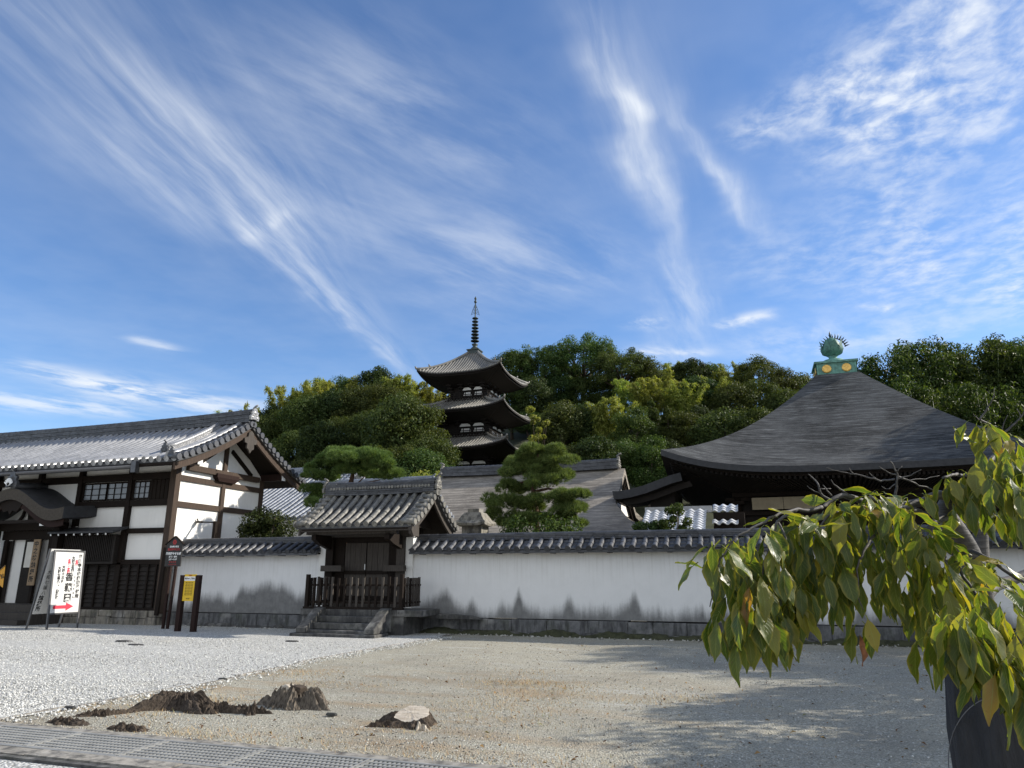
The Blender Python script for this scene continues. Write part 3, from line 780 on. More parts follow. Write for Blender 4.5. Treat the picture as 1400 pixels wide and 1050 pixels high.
def polar_stump(name, cx, cy, Rr, H, roots, seed, par, mat, jag=.0, pw=5.0, sx=1.0, na=150, nr=44, rmax=4.2, streak=.03, hollow=0.0, cut=None, tilt=0.0):
    """radial height field: a worn stump whose sides run out into roots"""
    from mathutils import noise as nz
    P = []
    for i in range(nr + 1):
        q = (i / nr) ** 1.5 * rmax; row = []
        for k in range(na + 1):
            a = 2 * math.pi * k / na; r0 = 1.0
            for (ra, rl, rw) in roots:
                d = (a - ra + math.pi) % (2 * math.pi) - math.pi
                r0 += rl * math.exp(-(d / rw) ** 2)
            r0 *= 1 + .10 * nz.noise(Vector((math.cos(a) * 2.2, math.sin(a) * 2.2, seed)))
            base = 1 / (1 + (q / r0) ** pw)
            c_, s_ = math.cos(a), math.sin(a)
            st = nz.noise(Vector((c_ * 9 + seed, s_ * 9, q * .5))) + .6 * nz.noise(Vector((c_ * 24, s_ * 24 + seed, q * .9))) + .35 * nz.noise(Vector((c_ * 60, s_ * 60, q * 1.5 + seed)))
            ht = H * base ** (1.0) * (1 + jag * (nz.noise(Vector((q * c_ * 2.2, q * s_ * 2.2, seed * 2))) * 1.3 + .8 * nz.noise(Vector((q * c_ * 5, q * s_ * 5, seed))) + .5 * nz.noise(Vector((q * c_ * 11, q * s_ * 11, seed)))))
            if cut is not None: c_, s_ = (v_ * (1 + .20 * nz.noise(Vector((math.cos(a) * 1.6, math.sin(a) * 1.6, 5)))+ .06 * nz.noise(Vector((math.cos(a) * 6, math.sin(a) * 6, 2)))) for v_ in (c_, s_))
            ht -= hollow * H * math.exp(-(q / .45) ** 2)
            ht += st * streak * min(1, (q * 1.4) ** 2) * (base ** .5) + .010 * nz.noise(Vector((q * c_ * 20, q * s_ * 20, 1)))
            if cut is not None and i <= cut: ht = H + tilt * q * s_ * Rr + .0025 * st + .006 * nz.noise(Vector((c_ * q * 14, s_ * q * 14, 3)))
            else: ht += tilt * q * s_ * Rr * base ** 2
            fall = 1 / (1 + (q / (r0 * 1.25)) ** 8)
            row.append((cx + q * c_ * Rr * sx, cy + q * s_ * Rr, ht - .05 * (1 - fall) - .012))
        P.append(row)
    mb = MB()
    if cut is None:
        mb.grid(P, smooth=False, flip=False); return mb.build(name, mat, par)
    n_ = cut
    mb.grid(P[n_:], smooth=False); o = mb.build(name, mat, par)
    mc = MB(); mc.grid(P[:n_ + 1], smooth=True); mc.build('cut_face', M['cutwood'], par); return o
def shards(par, cx, cy, n, rad, h, mat, seed, name='splinters'):
    r = random.Random(seed); b = MB()
    for i in range(n):
        a = r.uniform(0, 6.283); q = rad * math.sqrt(r.random()); x, y = cx + q * math.cos(a), cy + q * math.sin(a) * .8
        hh = h * r.uniform(.5, 1.0) * (1 - .55 * q / rad); w = r.uniform(.006, .018); dx, dy = r.uniform(-.03, .05), r.uniform(-.03, .03)
        an = r.uniform(0, 3.14); ux, uy = math.cos(an) * w, math.sin(an) * w
        b.add([(x - ux, y - uy, 0), (x + ux, y + uy, 0), (x + uy * .6, y - ux * .6, 0), (x + dx - ux * .35, y + dy - uy * .35, hh), (x + dx + ux * .4, y + dy + uy * .4, hh * r.uniform(.85, 1.0)), (x + dx, y + dy - w * .4, hh * .9)],
              [(0, 1, 4, 3), (1, 2, 5, 4), (2, 0, 3, 5), (3, 4, 5)])
    return b.build(name, mat, par)
t = thing('root_stump', 'dark humped root stump with long low roots beside the white gravel edge', 'tree stump', (-6.65, 7.15, 0))
polar_stump('body', -6.52, 7.30, .20, .155, [(R(-125), 1.3, .26), (R(-150), .5, .2), (R(-35), 1.1, .26), (R(8), .6, .3)], 1.3, t, M['bark_d'], .20, 4.6, 1.25, 220, 60, rmax=4.6, streak=.040)
polar_stump('root', -5.95, 7.17, .105, .085, [(R(178), 2.2, .30), (R(-4), 2.0, .26), (R(-80), .4, .4)], 4.4, t, M['bark_d'], .5, 3.6, 1.5, 160, 40, rmax=4.6, streak=.045)
polar_stump('root', -5.50, 7.20, .09, .085, [(R(176), 1.6, .35), (R(10), 1.2, .30), (R(-60), .5, .4)], 9.4, t, M['bark_d'], .6, 3.4, 1.3, 140, 36, rmax=4.4, streak=.045)
polar_stump('root', -6.90, 6.52, .075, .07, [(R(70), 4.0, .22), (R(215), 2.6, .3)], 6.1, t, M['bark_d'], .4, 3.2, 1.1, 140, 36, rmax=6.5, streak=.035)
for lab, cx, cy, L in (('flat dark bark fragment lying at the left end of the humped roots', -6.95, 6.15, .17), ('small clump of dark bark shards in front of the humped roots', -6.12, 6.12, .15)):
    o = polar_stump('bark_fragment', cx, cy, L * .6, .055, [(0, 1.4, .5), (R(180), 1.2, .5)], cx, None, M['bark_d'], .6, 3.0, 1.2, 60, 18, 3.5, .02); tag(o, lab, 'bark')
t = thing('rotten_stump', 'jagged grey rotten stump with splintered top in the middle of the yard', 'tree stump', (-5.25, 7.75, 0))
polar_stump('body', -5.24, 7.72, .18, .18, [(R(-170), .9, .35), (R(-20), .9, .35), (R(-75), .4, .4), (R(40), .4, .4)], 2.7, t, M['bark'], .42, 6.0, 1.2, 260, 64, 4.0, .07)
shards(t, -5.33, 7.72, 26, .12, .235, M['wood_grey'], 4, 'top_shards')
b = MB(); b.prism([(-5.44, 7.64, .13), (-5.33, 7.62, .13), (-5.31, 7.62, .235), (-5.36, 7.63, .255), (-5.43, 7.64, .235)], (.02, .10, .0)); fixn(b.build('pale_top_block', M['cutwood'], t, bevel=.012))
b = MB(); b.prism([(-5.30, 7.62, .14), (-5.18, 7.62, .13), (-5.16, 7.63, .225), (-5.22, 7.64, .24), (-5.30, 7.64, .245)], (.02, .12, .0)); fixn(b.build('dark_top_block', M['bark_d'], t, bevel=.012))
shards(t, -5.06, 7.70, 120, .21, .165, M['bark'], 5)
shards(t, -5.27, 7.62, 140, .29, .13, M['bark'], 8)
shards(t, -5.40, 7.68, 60, .14, .20, M['wood_grey'], 9)
t = thing('cut_stump', 'low pale sawn stump with bleached top and dark side at yard centre', 'tree stump', (-3.5, 7.2, 0))
polar_stump('body', -3.52, 7.22, .155, .125, [(R(-38), .75, .22), (R(-68), .5, .16), (R(-172), .95, .35), (R(-120), .5, .25), (R(60), .4, .4)], 8.2, t, M['bark_d'], .10, 7.0, 1.25, 170, 44, 3.6, .022, cut=18, tilt=.34)
polar_stump('root', -3.34, 7.06, .045, .06, [(R(-40), 2.0, .35), (R(130), 1.6, .4), (R(-90), 1.0, .3)], 3.3, t, M['cutwood'], .4, 4.0, 1.1, 110, 30, rmax=4.0, streak=.03)
polar_stump('root', -3.76, 7.06, .06, .05, [(R(200), 2.0, .4), (R(30), 1.6, .4)], 5.3, t, M['bark_d'], .4, 4.0, 1.1, 110, 30, rmax=4.0, streak=.03)
# few flat stones, and thin dark flat pieces in the white gravel
for i, (x, y, w, lab) in enumerate(((-13.9, 13.5, .5, 'thin dark flat piece in white gravel left of another below the notice board'), (-12.95, 12.9, .42, 'thin dark flat piece in white gravel nearest the camera below the notice board'), (-10.25, 14.7, .35, 'thin dark flat piece in white gravel before the gate steps'), (-4.55, 7.35, .14, 'small flat grey stone right of the jagged stump'), (-7.55, 9.2, .16, 'short dark slab on the gravel edging strip'), (-7.62, 6.75, .16, 'short dark slab on the gravel edge beside the humped roots'))):
    b = MB(); b.lathe([(w * .5, 0), (w * .52, .012), (w * .42, .028)], x, y, .012, 9, False, 1, .38)
    tag(b.build('flat_piece', M['stone_dark']), lab, 'stone')
# ------------------------------------------------------------------ reception hall on the left
XL, XR, YF, YB = -34.0, -17.4, 18.0, 22.4
hall = thing('reception_hall', 'long white plastered timber hall with silver tiled gable roof at the left', 'building', (-17.4, 18.0, 0))
def panel(x0, x1, z0, z1, y, mat, name='plaster_panel', th=.06):
    b = MB(); b.box(x0, x1, y, y + th, z0, z1); return b.build(name, mat, hall)
b = MB(); b.box(XL, XR - .10, YF + .14, YB - .1, .4, 4.95)
wl_ = b.build('wall', M['plaster'], hall)
# gable wall: pentagon
b = MB(); b.prism([(XR - .10, YF + .06, .4), (XR - .10, YB - .06, .4), (XR - .10, YB - .06, 4.95), (XR - .10, 20.2, 6.62), (XR - .10, YF + .06, 4.95)], (.06, 0, 0)); fixn(b.build('gable_wall', M['plaster'], hall))
# posts
for x, z0, z1 in ((-17.4, 0.35, 4.95), (-19.2, .45, 4.9), (-21.35, 1.8, 4.9), (-23.2, 3.6, 4.9), (-25.2, .4, 4.9), (-27.2, .4, 4.9), (-29.2, .4, 4.9)):
    b = MB(); w = .115 if x == -17.4 else .085
    b.box(x - w, x + w - (.0 if x != -17.4 else .0), YF - .05 if x == -17.4 else YF, YF + .16, z0, z1); b.build('post', M['wood'] if x != -17.4 else M['wood_gable'], hall)
for y, z1 in ((20.27, 6.4), (22.32, 4.95)):
    b = MB(); b.box(XR - .12, XR + .03, y - .085, y + .085, .4, z1); b.build('post', M['wood_gable'], hall)
# horizontal beams, front: set a touch behind the posts
for z0, z1, x0, x1, y in ((4.46, 4.68, XL, XR, YF + .02), (3.62, 3.82, -21.3, XR, YF + .02), (2.76, 2.92, -19.3, XR, YF + .03), (1.86, 1.95, -21.6, XR, YF + .01), (4.92, 5.0, XL, XR, YF + .03)):
    b = MB(); b.box(x0, x1, y, YF + .17, z0, z1); b.build('beam', M['wood'], hall)
# gable side beams
for z0, z1 in ((4.42, 4.60), (3.58, 3.76)):
    b = MB(); b.box(XR - .12, XR + .015, YF + .02, YB, z0, z1); b.build('beam', M['wood_gable'], hall)
b = MB(); b.box(XR - .12, XR + .10, 18.5, 22.05, 4.78, 4.97); b.build('tie_beam', M['wood_gable'], hall)
b = MB(); b.box(XR - .1, XR + .16, 19.75, 20.85, 4.70, 4.84); b.add([(XR + .16, 19.75, 4.72), (XR + .16, 20.85, 4.72), (XR + .12, 20.7, 4.58), (XR + .12, 19.9, 4.58), (XR - .05, 19.75, 4.72), (XR - .05, 20.85, 4.72), (XR - .05, 20.7, 4.58), (XR - .05, 19.9, 4.58)], [(0, 1, 2, 3), (3, 2, 6, 7), (0, 3, 7, 4), (1, 5, 6, 2)]); b.build('bracket_board', M['redwood'], hall)
for p, q in (((20.55, 5.72), (21.7, 4.98)), ((19.95, 5.72), (18.85, 4.98))):
    b = MB(); b.bar((XR - .02, p[0], p[1]), (XR - .02, q[0], q[1]), .08, .14, (0, 0, 1)); b.build('gable_strut', M['wood'], hall)
# purlin ends under the verge
for y, z, w in ((18.05, 4.98, .2), (22.35, 4.98, .2), (20.2, 6.3, .22)):
    b = MB(); b.box(XR - .1, -16.50, y - w / 2, y + w / 2, z - .12, z + .12); pu = b.build('purlin', M['redwood'], hall)
    b = MB(); b.box(-16.497, -16.485, y - w / 2 - .003, y + w / 2 + .003, z - .123, z + .123); b.build('white_end', M['white'], pu)
# roof
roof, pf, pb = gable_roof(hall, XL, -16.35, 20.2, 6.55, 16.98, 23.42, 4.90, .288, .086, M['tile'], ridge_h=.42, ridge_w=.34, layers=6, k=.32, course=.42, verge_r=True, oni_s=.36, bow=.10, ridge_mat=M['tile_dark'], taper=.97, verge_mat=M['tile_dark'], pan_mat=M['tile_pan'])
# descending ridge near the verge with its own end tile
b = MB()
for i in range(1, len(pf) - 3):
    (ya, za), (yb_, zb) = pf[i], pf[i + 1]
    for L in range(3):
        b.bar((-17.55, ya, za + .09 + L * .05), (-17.55, yb_ + .01, zb + .09 + L * .05), .22 - .02 * L, .045)
b.tube([(-17.55, y, z + .24) for y, z in pf[1:-2]], .08, 10)
dr = b.build('descending_ridge', M['tile'], roof)
b = MB(); oni(b, (-17.55, pf[-3][0] - .05, pf[-3][1] + .2), .24, (0, -1, 0)); b.build('ridge_end_tile', M['tile_dark'], roof)
b = MB(); oni(b, (-16.62, pf[-1][0] - .0, pf[-1][1] + .18), .2, (0, -1, 0)); b.build('corner_tile', M['tile_dark'], roof)
# raised verge roll
b = MB(); b.tube([(-16.78, y, z + .13) for y, z in pf], .085, 10); b.tube([(-16.78, y, z + .13) for y, z in pb], .085, 8); b.build('verge_roll', M['tile'], roof)
# barge boards, pendant
for pr in (pf, pb):
    b = MB(); strip_prism(b, [(y, z - .075) for y, z in pr], -16.52, -16.44, .27); bb = b.build('barge_board', M['wood_gable'], hall); fixn(bb)
    b = MB(); strip_prism(b, [(y, z - .05) for y, z in pr], -16.50, -16.40, .07); fixn(b.build('barge_cap', M['wood_grey'], hall))
b = MB()
sh = [(0, .32), (.10, .25), (.12, .12), (.26, .05), (.24, -.08), (.14, -.10), (.15, -.24), (.06, -.30), (0, -.40), (-.06, -.30), (-.15, -.24), (-.14, -.10), (-.24, -.08), (-.26, .05), (-.12, .12), (-.10, .25)]
b.prism([(-16.43, 20.2 + a * 1.25, 5.98 + c * 1.1) for a, c in sh], (.06, 0, 0)); fixn(b.build('gable_pendant', M['wood_grey'], hall))
# soffit boards under verge and eaves
for pr in (pf, pb):
    b = MB(); strip_prism(b, [(y, z - .14) for y, z in pr], XL + .1, -16.53, .03); fixn(b.build('soffit', M['wood'], hall))
# rafters with white ends
b = MB(); w = MB()
for x in np.arange(XL + .3, -16.6, .50):
    b.bar((x, 18.2, 5.34), (x, 17.10, 4.83), .07, .09); w.bar((x, 17.098, 4.83), (x, 17.085, 4.824), .072, .092)
rf = b.build('rafters', M['wood'], hall); w.build('rafter_ends', M['white'], rf)
b = MB(); b.box(XL, -16.4, 16.99, 17.06, 4.70, 4.84); b.build('eave_board', M['wood'], hall)
b = MB(); b.tube([(XL, 16.93, 4.72), (-17.9, 16.93, 4.70)], .065, 10); b.box(-18.02, -17.84, 16.85, 17.02, 4.52, 4.86); gt = b.build('gutter', M['metal'], hall)
# frieze
# windows under the eave
def lattice_window(x0, x1, z0, z1, nx, nz, y=YF + .1):
    b = MB(); b.box(x0, x1, y + .012, y + .05, z0, z1); gl = b.build('window', M['glass'], hall)
    f = MB()
    f.box(x0 - .03, x0 + .02, y - .03, y + .05, z0, z1); f.box(x1 - .02, x1 + .03, y - .03, y + .05, z0, z1)
    f.box(x0 + .02, x1 - .02, y - .03, y + .05, z0, z0 + .05); f.box(x0 + .02, x1 - .02, y - .03, y + .05, z1 - .05, z1)
    for i in range(1, nx): x = x0 + (x1 - x0) * i / nx; ww = .022 if i == nx // 2 and nx > 3 else .011; f.box(x - ww, x + ww, y - .012, y + .011, z0 + .05, z1 - .05)
    for i in range(1, nz): z = z0 + (z1 - z0) * i / nz; f.box(x0 + .02, x1 - .02, y - .009, y + .0108, z - .010, z + .010)
    f.build('lattice', M['wood'], gl)
    return gl
lattice_window(-21.22, -20.22, 3.84, 4.44, 3, 3); lattice_window(-20.2, -19.32, 3.84, 4.44, 3, 3); lattice_window(-19.08, -18.42, 3.84, 4.44, 3, 3)
b = MB(); b.box(-18.38, -17.52, YF + .07, YF + .12, 3.83, 4.45)
for x in np.arange(-18.3, -17.55, .16): b.box(x, x + .012, YF + .055, YF + .07, 3.83, 4.45)
b.build('shutter_board', M['wood'], hall)
# lower plank wainscot
b = MB()
for i in range(10):
    z = .50 + i * .137; b.prism([(-21.55, YF + .10, z), (-21.55, YF + .035, z + .008), (-21.55, YF + .075, z + .145), (-21.55, YF + .10, z + .145)], (4.05, 0, 0))
fixn(b.build('plank_wainscot', M['board'], hall))
for x in (-21.4, -20.95, -20.5, -20.05, -19.62, -18.75, -18.38, -18.0, -17.68):
    b = MB(); b.box(x - .028, x + .028, YF - .005, YF + .034, .46, 1.80); b.build('batten', M['wood'], hall)
b = MB(); b.box(-21.6, XR, YF - .03, YF + .12, .42, .50); b.box(-21.6, XR, YF - .02, YF + .09, 1.80, 1.858); b.build('sill_beam', M['wood'], hall)
b = MB(); b.box(-19.30, -19.1, YF - .02, YF + .12, .46, 1.9); b.build('post', M['wood'], hall)
# slat window with its small pent roof
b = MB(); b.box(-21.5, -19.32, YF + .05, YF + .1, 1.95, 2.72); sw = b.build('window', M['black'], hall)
f = MB()
for x in np.arange(-21.45, -19.32, .075): f.box(x, x + .034, YF - .16, YF - .12, 1.92, 2.72)
for z in (1.90, 2.12, 2.34, 2.56, 2.70): f.box(-21.52, -19.3, YF - .115, YF - .08, z, z + .035)
f.box(-21.56, -21.48, YF - .17, YF + .06, 1.86, 2.72); f.box(-19.36, -19.28, YF - .17, YF + .06, 1.86, 2.72); f.box(-21.6, -19.24, YF - .19, YF + .06, 1.82, 1.89)
f.build('slats', M['board'], sw)
b = MB(); pr = [(18.0, 2.98), (17.75, 2.90), (17.45, 2.82)]
strip_prism(b, pr, -21.75, -19.0, .06); pr_ = fixn(b.build('pent_roof', M['bark_dark'], hall))
b = MB(); w = MB()
for x in np.arange(-21.65, -19.05, .33): b.bar((x, 18.0, 2.86), (x, 17.50, 2.73), .05, .06); w.bar((x, 17.498, 2.73), (x, 17.488, 2.728), .052, .062)
rr = b.build('pent_rafters', M['wood'], hall); w.build('rafter_ends', M['white'], rr)
# corner plaster panel frames & stone base
b = MB(); random.seed(3)
x = -21.2
while x < -17.45:
    wd = random.uniform(.35, .7); h = random.choice((.2, .24)); x1 = min(x + wd, -17.35)
    b.box(x, x1 - .012, YF - .12 + random.uniform(-.02, .02), YF + .2, -.05, h); b.box(x + .05, x1 + .03, YF - .10 + random.uniform(-.02, .02), YF + .2, h + .006, .43)
    x = x1
b.box(XR - .15, XR - .02, YF + .2, YB, -.05, .42)
b.build('stone_base', M['stone_warm'], hall, bevel=.02)
# slanting corner board
b = MB(); b.bar((-17.35, YF - .10, .3), (-17.30, YF - .09, 2.3), .13, .06, (0, 1, 0)); b.build('corner_board', M['wood'], hall)
# shadow-thin plaster infill already in wall; frieze above beams left white

# ---- entrance porch with undulating gable
xc, hw, ya = -23.0, 2.45, 16.9
porch = thing('entrance_porch', 'entrance porch with undulating dark bark gable roof at the left edge', 'porch', (xc, 17.0, 0))
def kara(u):
    u = abs(u)
    return 3.50 + .72 * (.5 + .5 * math.cos(math.pi * min(1, u / .80))) + (.06 * ((u - .8) / .2) ** 2 if u > .8 else 0)
us = [-1 + 2 * i / 48 for i in range(49)]
b = MB(); top = [(xc + u * hw, kara(u)) for u in us]
vs = [];
for y, dz in ((ya, 0), (17.5, .05), (18.12, .14)): vs.append([(x, y, z + dz) for x, z in top])
b.grid(vs, smooth=True)
b.grid([[(x, y, z + dz - .36) for x, z in top] for y, dz in ((ya + .02, 0), (18.12, .14))], smooth=True, flip=True)
b.grid([[(top[0][0], y, kara(1) + dz - q) for y, dz in ((ya, 0), (18.12, .14))] for q in (0, .36)], smooth=False)
b.grid([[(top[-1][0], y, kara(1) + dz - q) for y, dz in ((ya, 0), (18.12, .14))] for q in (0, .36)], smooth=False, flip=True)
pr_ = b.build('roof', M['bark_dark'], porch)
b = MB(); b.grid([[(x, ya, z) for x, z in top], [(x, ya + .015, z - .36) for x, z in top]], smooth=False, flip=True); b.build('roof_edge', M['bark_edge'], porch)
b = MB(); n_ = 25
inner = [(xc + u * hw * .97, kara(u) - .36) for u in us]
b.grid([[(x, ya + .12, z) for x, z in inner], [(x, ya + .12, z - .20) for x, z in inner]], smooth=False, flip=True)
b.grid([[(x, ya + .12, z - .2) for x, z in inner], [(x, ya + .22, z - .2) for x, z in inner]], smooth=False, flip=True); b.build('barge_board', M['redwood'], porch)
b = MB(); b.prism([(xc + a, ya + .10, 3.62 + c) for a, c in ((-.9, .1), (-.5, .08), (-.3, -.16), (-.1, -.12), (0, -.25), (.1, -.12), (.3, -.16), (.5, .08), (.9, .1), (.5, .3), (0, .33), (-.5, .3))], (0, .05, 0)); fixn(b.build('gable_pendant', M['wood'], porch))
b = MB(); b.prism([(xc + u * (hw - .55), 17.93, kara(u * .9) - .5) for u in us] + [(xc + hw - .55, 17.93, 3.0), (xc - hw + .55, 17.93, 3.0)], (0, .05, 0)); fixn(b.build('tympanum', M['plaster'], porch))
b = MB(); b.box(-24.75, -21.45, 17.74, 17.925, 2.92, 3.16); b.build('rainbow_beam', M['wood'], porch)
b = MB()
b.prism([(xc - .17 - .0, 17.80, 3.16), (xc + .13, 17.80, 3.16), (xc + .2, 17.80, 3.5), (xc + .3, 17.80, 3.85), (xc - .32, 17.80, 3.85), (xc - .22, 17.80, 3.5)], (0, .1, 0))
for sg in (-1, 1):
    b.tube([(xc + sg * .85, 17.84, 3.20), (xc + sg * .62, 17.84, 3.24), (xc + sg * .48, 17.84, 3.42), (xc + sg * .40, 17.84, 3.72)], [.05, .06, .055, .05], 8)
    b.prism([(xc + sg * .95, 17.82, 3.165), (xc + sg * .45, 17.82, 3.165), (xc + sg * .6, 17.82, 3.30)], (0, .07, 0))
fixn(b.build('frog_leg_strut', M['wood'], porch))
for x in (-24.55, -21.6):
    b = MB(); b.box(x - .12, x + .12, 17.62, 17.9, .55, 3.2); b.build('post', M['wood'], porch)
    b = MB(); b.box(x - .2, x + .2, 17.5, 17.75, 2.98, 3.14); b.box(x - .11, x + .11, ya + .2, 17.6, 3.0, 3.12); bk = b.build('bracket_arm', M['wood'], porch)
    b = MB(); b.box(x - .112, x + .112, ya + .185, ya + .2, 2.998, 3.122); b.build('white_end', M['white'], bk)
b = MB(); b.box(-25.6, -20.6, 17.05, 17.2, 3.10, 3.2); b.build('eave_beam', M['wood'], porch)
# doors and dark recess
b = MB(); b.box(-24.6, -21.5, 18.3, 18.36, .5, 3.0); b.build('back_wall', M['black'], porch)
b = MB(); b.box(-24.4, -21.6, 17.94, 18.0, 2.62, 2.92); b.build('lintel', M['wood'], porch)
for x in (-24.2, -22.72, -22.2, -21.75): b = MB(); b.box(x - .06, x + .06, 17.95, 18.05, .55, 2.65); b.build('door_post', M['wood'], porch)
for x0, x1 in ((-24.45, -24.0), (-23.45, -22.78), (-22.14, -21.78)): b = MB(); b.box(x0, x1, 18.06, 18.1, .55, 2.62); b.build('door', M['board'], porch)
b = MB(); b.box(-23.30, -22.80, 18.02, 18.05, 1.72, 2.55); b.build('white_notice', M['paper'], porch)
b = MB(); b.box(-22.14, -21.78, 18.03, 18.06, 1.15, 2.5); b.build('paper_screen', M['tanpaper'], porch)
b = MB(); b.box(-24.4, -24.0, 18.0, 18.05, 2.60, 2.9); b.box(-21.98, -21.66, 17.93, 17.938, 2.72, 2.86); b.build('plaster_gap', M['plaster_grey'], porch)
b = MB(); b.box(-26.5, -21.0, 17.15, 18.2, 0, .58); b.box(-26.5, -21.05, 16.75, 17.145, 0, .36); b.box(-26.5, -21.2, 16.5, 16.745, 0, .16); b.build('steps', M['wood_grey'], porch)
# finial on the porch
ot = MB(); oni(ot, (xc + .02, ya + .05, 4.47), .42, (0, -1, 0)); on = ot.build('ridge_end_tile', M['tile_dark'], porch)
f = MB()
for a in range(-3, 4): f.bar((xc, ya - .12, 4.30), (xc + .20 * math.sin(a * .36), ya - .12, 4.30 + .24 * math.cos(a * .36)), .045, .02, (0, 1, 0))
f.build('white_fan', M['white'], on)
b = MB(); b.tube([(xc, ya + .05, kara(0) + .06), (xc, 18.1, kara(0) + .2)], .12, 10); b.build('ridge', M['tile_dark'], porch)
# plaque, pennant
t = thing('name_plaque', 'tall narrow pale wooden plaque with brushed writing on the porch post', 'sign', (-22.62, 17.85, 1.1))
b = MB(); b.prism([(-22.76, 17.82, 1.15), (-22.46, 17.82, 1.15), (-22.46, 17.82, 2.62), (-22.76, 17.82, 2.62)], (0, .04, 0)); fixn(b.build('board', M['wood_pale'], t))
vtext('中之坊納経所', .20, M['ink'], t, (-22.61, 17.815, 1.9), (1, 0, 0), (0, 0, 1), bold=.004, sp=1.12)
t = thing('pennant', 'small yellow triangular pennant on a thin stick at the dark doorway', 'flag', (-23.2, 17.3, .6))
b = MB(); b.tube([(-23.95, 17.28, 1.18), (-23.15, 17.28, 1.78)], .012, 6); b.build('stick', M['wood_pale'], t)
b = MB(); b.prism([(-23.66, 17.29, 1.40), (-23.16, 17.29, 1.78), (-23.10, 17.29, 1.08)], (0, .008, 0)); fixn(b.build('cloth', M['orange'], t))
text('写仏', .16, M['ink'], t, (-23.27, 17.284, 1.42), (1, .0, .1), (0, 0, 1), bold=.004)

# ------------------------------------------------------------------ signs in front of the hall
t = thing('standing_signboard', 'white two-sided standing signboard with black lettering and red arrow on legs', 'sign', (-18.9, 16.0, 0))
FX = lambda z: -18.80 - .075 * z           # front face leans back slightly
b = MB(); b.prism([(FX(.45) - .03, 15.58, .45), (FX(.45) - .03, 16.48, .45), (FX(2.12) - .03, 16.48, 2.12), (FX(2.12) - .03, 15.58, 2.12)], (.025, 0, 0)); pn = fixn(b.build('front_panel', M['signwhite'], t))
for y in (15.55, 16.51):
    b = MB(); b.bar((FX(-.02) - .02, y, -.02), (FX(2.17) - .02, y, 2.17), .045, .045, (0, 1, 0)); b.build('leg', M['metal'], t)
for z in (2.15, .43): b = MB(); b.bar((FX(z) - .02, 15.575, z), (FX(z) - .02, 16.485, z), .04, .04); b.build('frame_bar', M['metal'], t)
BX = lambda z: -19.45 + .19 * z
b = MB(); b.prism([(BX(.42), 15.48, .42), (BX(.42), 16.42, .42), (BX(2.2), 16.42, 2.2), (BX(2.2), 15.48, 2.2)], (-.03, 0, 0)); pn2 = fixn(b.build('rear_panel', M['signwhite'], t))
for y in (15.45, 16.45):
    b = MB(); b.bar((BX(-.02) - .02, y, -.02), (BX(2.2) - .02, y, 2.2), .04, .04, (0, 1, 0)); b.build('leg', M['metal'], t)
rt, up = Vector((0, 1, 0)), Vector((-.075, 0, 1)).normalized()
def sg(y, z): return Vector((FX(z) - .003, y, z))
vtext('香藕園', .25, M['ink'], t, sg(16.08, 1.12), rt, up, bold=.008, sp=1.16)
vtext('當麻寺本坊拝観受付所', .110, M['ink'], t, sg(16.38, 1.44), rt, up, bold=.008, sp=1.12)
vtext('名勝', .085, M['red'], t, sg(16.275, 1.82), rt, up, bold=.006)
vtext('大和三名園', .088, M['ink'], t, sg(16.16, 1.78), rt, up, bold=.006, sp=1.0)
vtext('名勝・史跡', .085, M['red'], t, sg(16.03, 1.72), rt, up, bold=.006, sp=.95)
vtext('大和十三仏', .088, M['ink'], t, sg(15.87, 1.50), rt, up, bold=.006, sp=1.12)
vtext('大和七福八宝　納経所', .088, M['ink'], t, sg(15.74, 1.26), rt, up, bold=.006, sp=1.02)
vtext('こうぐうえん', .06, M['ink'], t, sg(16.26, 1.14), rt, up, bold=.003, sp=1.85)
b = MB()
pts = [(15.66, .56), (16.06, .56), (16.06, .50), (16.30, .61), (16.06, .72), (16.06, .65), (15.66, .65)]
b.prism([sg(y, z) + Vector((.001, 0, 0)) for y, z in pts], (.003, 0, 0)); fixn(b.build('red_arrow', M['red'], t))
vtext('大和七福八宝', .13, M['ink'], t, Vector((BX(1.2) + .004, 15.63, 1.2)), rt, Vector((.19, 0, 1)), sp=1.1)
vtext('納経所', .15, M['ink'], t, Vector((BX(.70) + .004, 15.60, .70)), rt, Vector((.19, 0, 1)), bold=.003)

t = thing('black_signboard', 'black house-shaped signboard with white and red lettering on dark posts beside the hall corner', 'sign', (-16.1, 17.05, 0))
x0, x1, zb, zt_, yp = -16.36, -15.80, 1.72, 2.36, 16.96
b = MB(); b.prism([(x0, yp, zb), (x1, yp, zb), (x1, yp, zt_), ((x0 + x1) / 2, yp, zt_ + .20), (x0, yp, zt_)], (0, .035, 0)); fixn(b.build('board', M['signblack'], t))
b = MB(); b.bar((x0 - .05, yp + .01, zt_ - .02), ((x0 + x1) / 2, yp + .01, zt_ + .215), .07, .022); b.bar((x1 + .05, yp + .01, zt_ - .02), ((x0 + x1) / 2, yp + .01, zt_ + .215), .07, .022); b.build('cap', M['wood'], t)
for x, xx in ((-16.20, -16.24), (-15.99, -16.08)):
    b = MB(); b.bar((xx, yp + .10, -.05), (x, yp + .07, 2.3), .07, .06, (0, 1, 0)); b.build('post', M['redwood'], t)
xm = (x0 + x1) / 2; R1, U1 = (1, 0, 0), (0, 0, 1); yt = yp - .003
b = MB(); b.lathe([(.0, 0), (.065, 0.0)], 0, 0, 0, 8); 
cr = MB()
for a in range(6):
    an = a * math.pi / 3; cr.prism([(xm + .045 * math.cos(an) + .03 * math.cos(q), yt, zt_ + .045 + .045 * math.sin(an) + .03 * math.sin(q)) for q in [2 * math.pi * i / 8 for i in range(8)]], (0, -.002, 0))
fixn(cr.build('crest', M['darkred'], t))
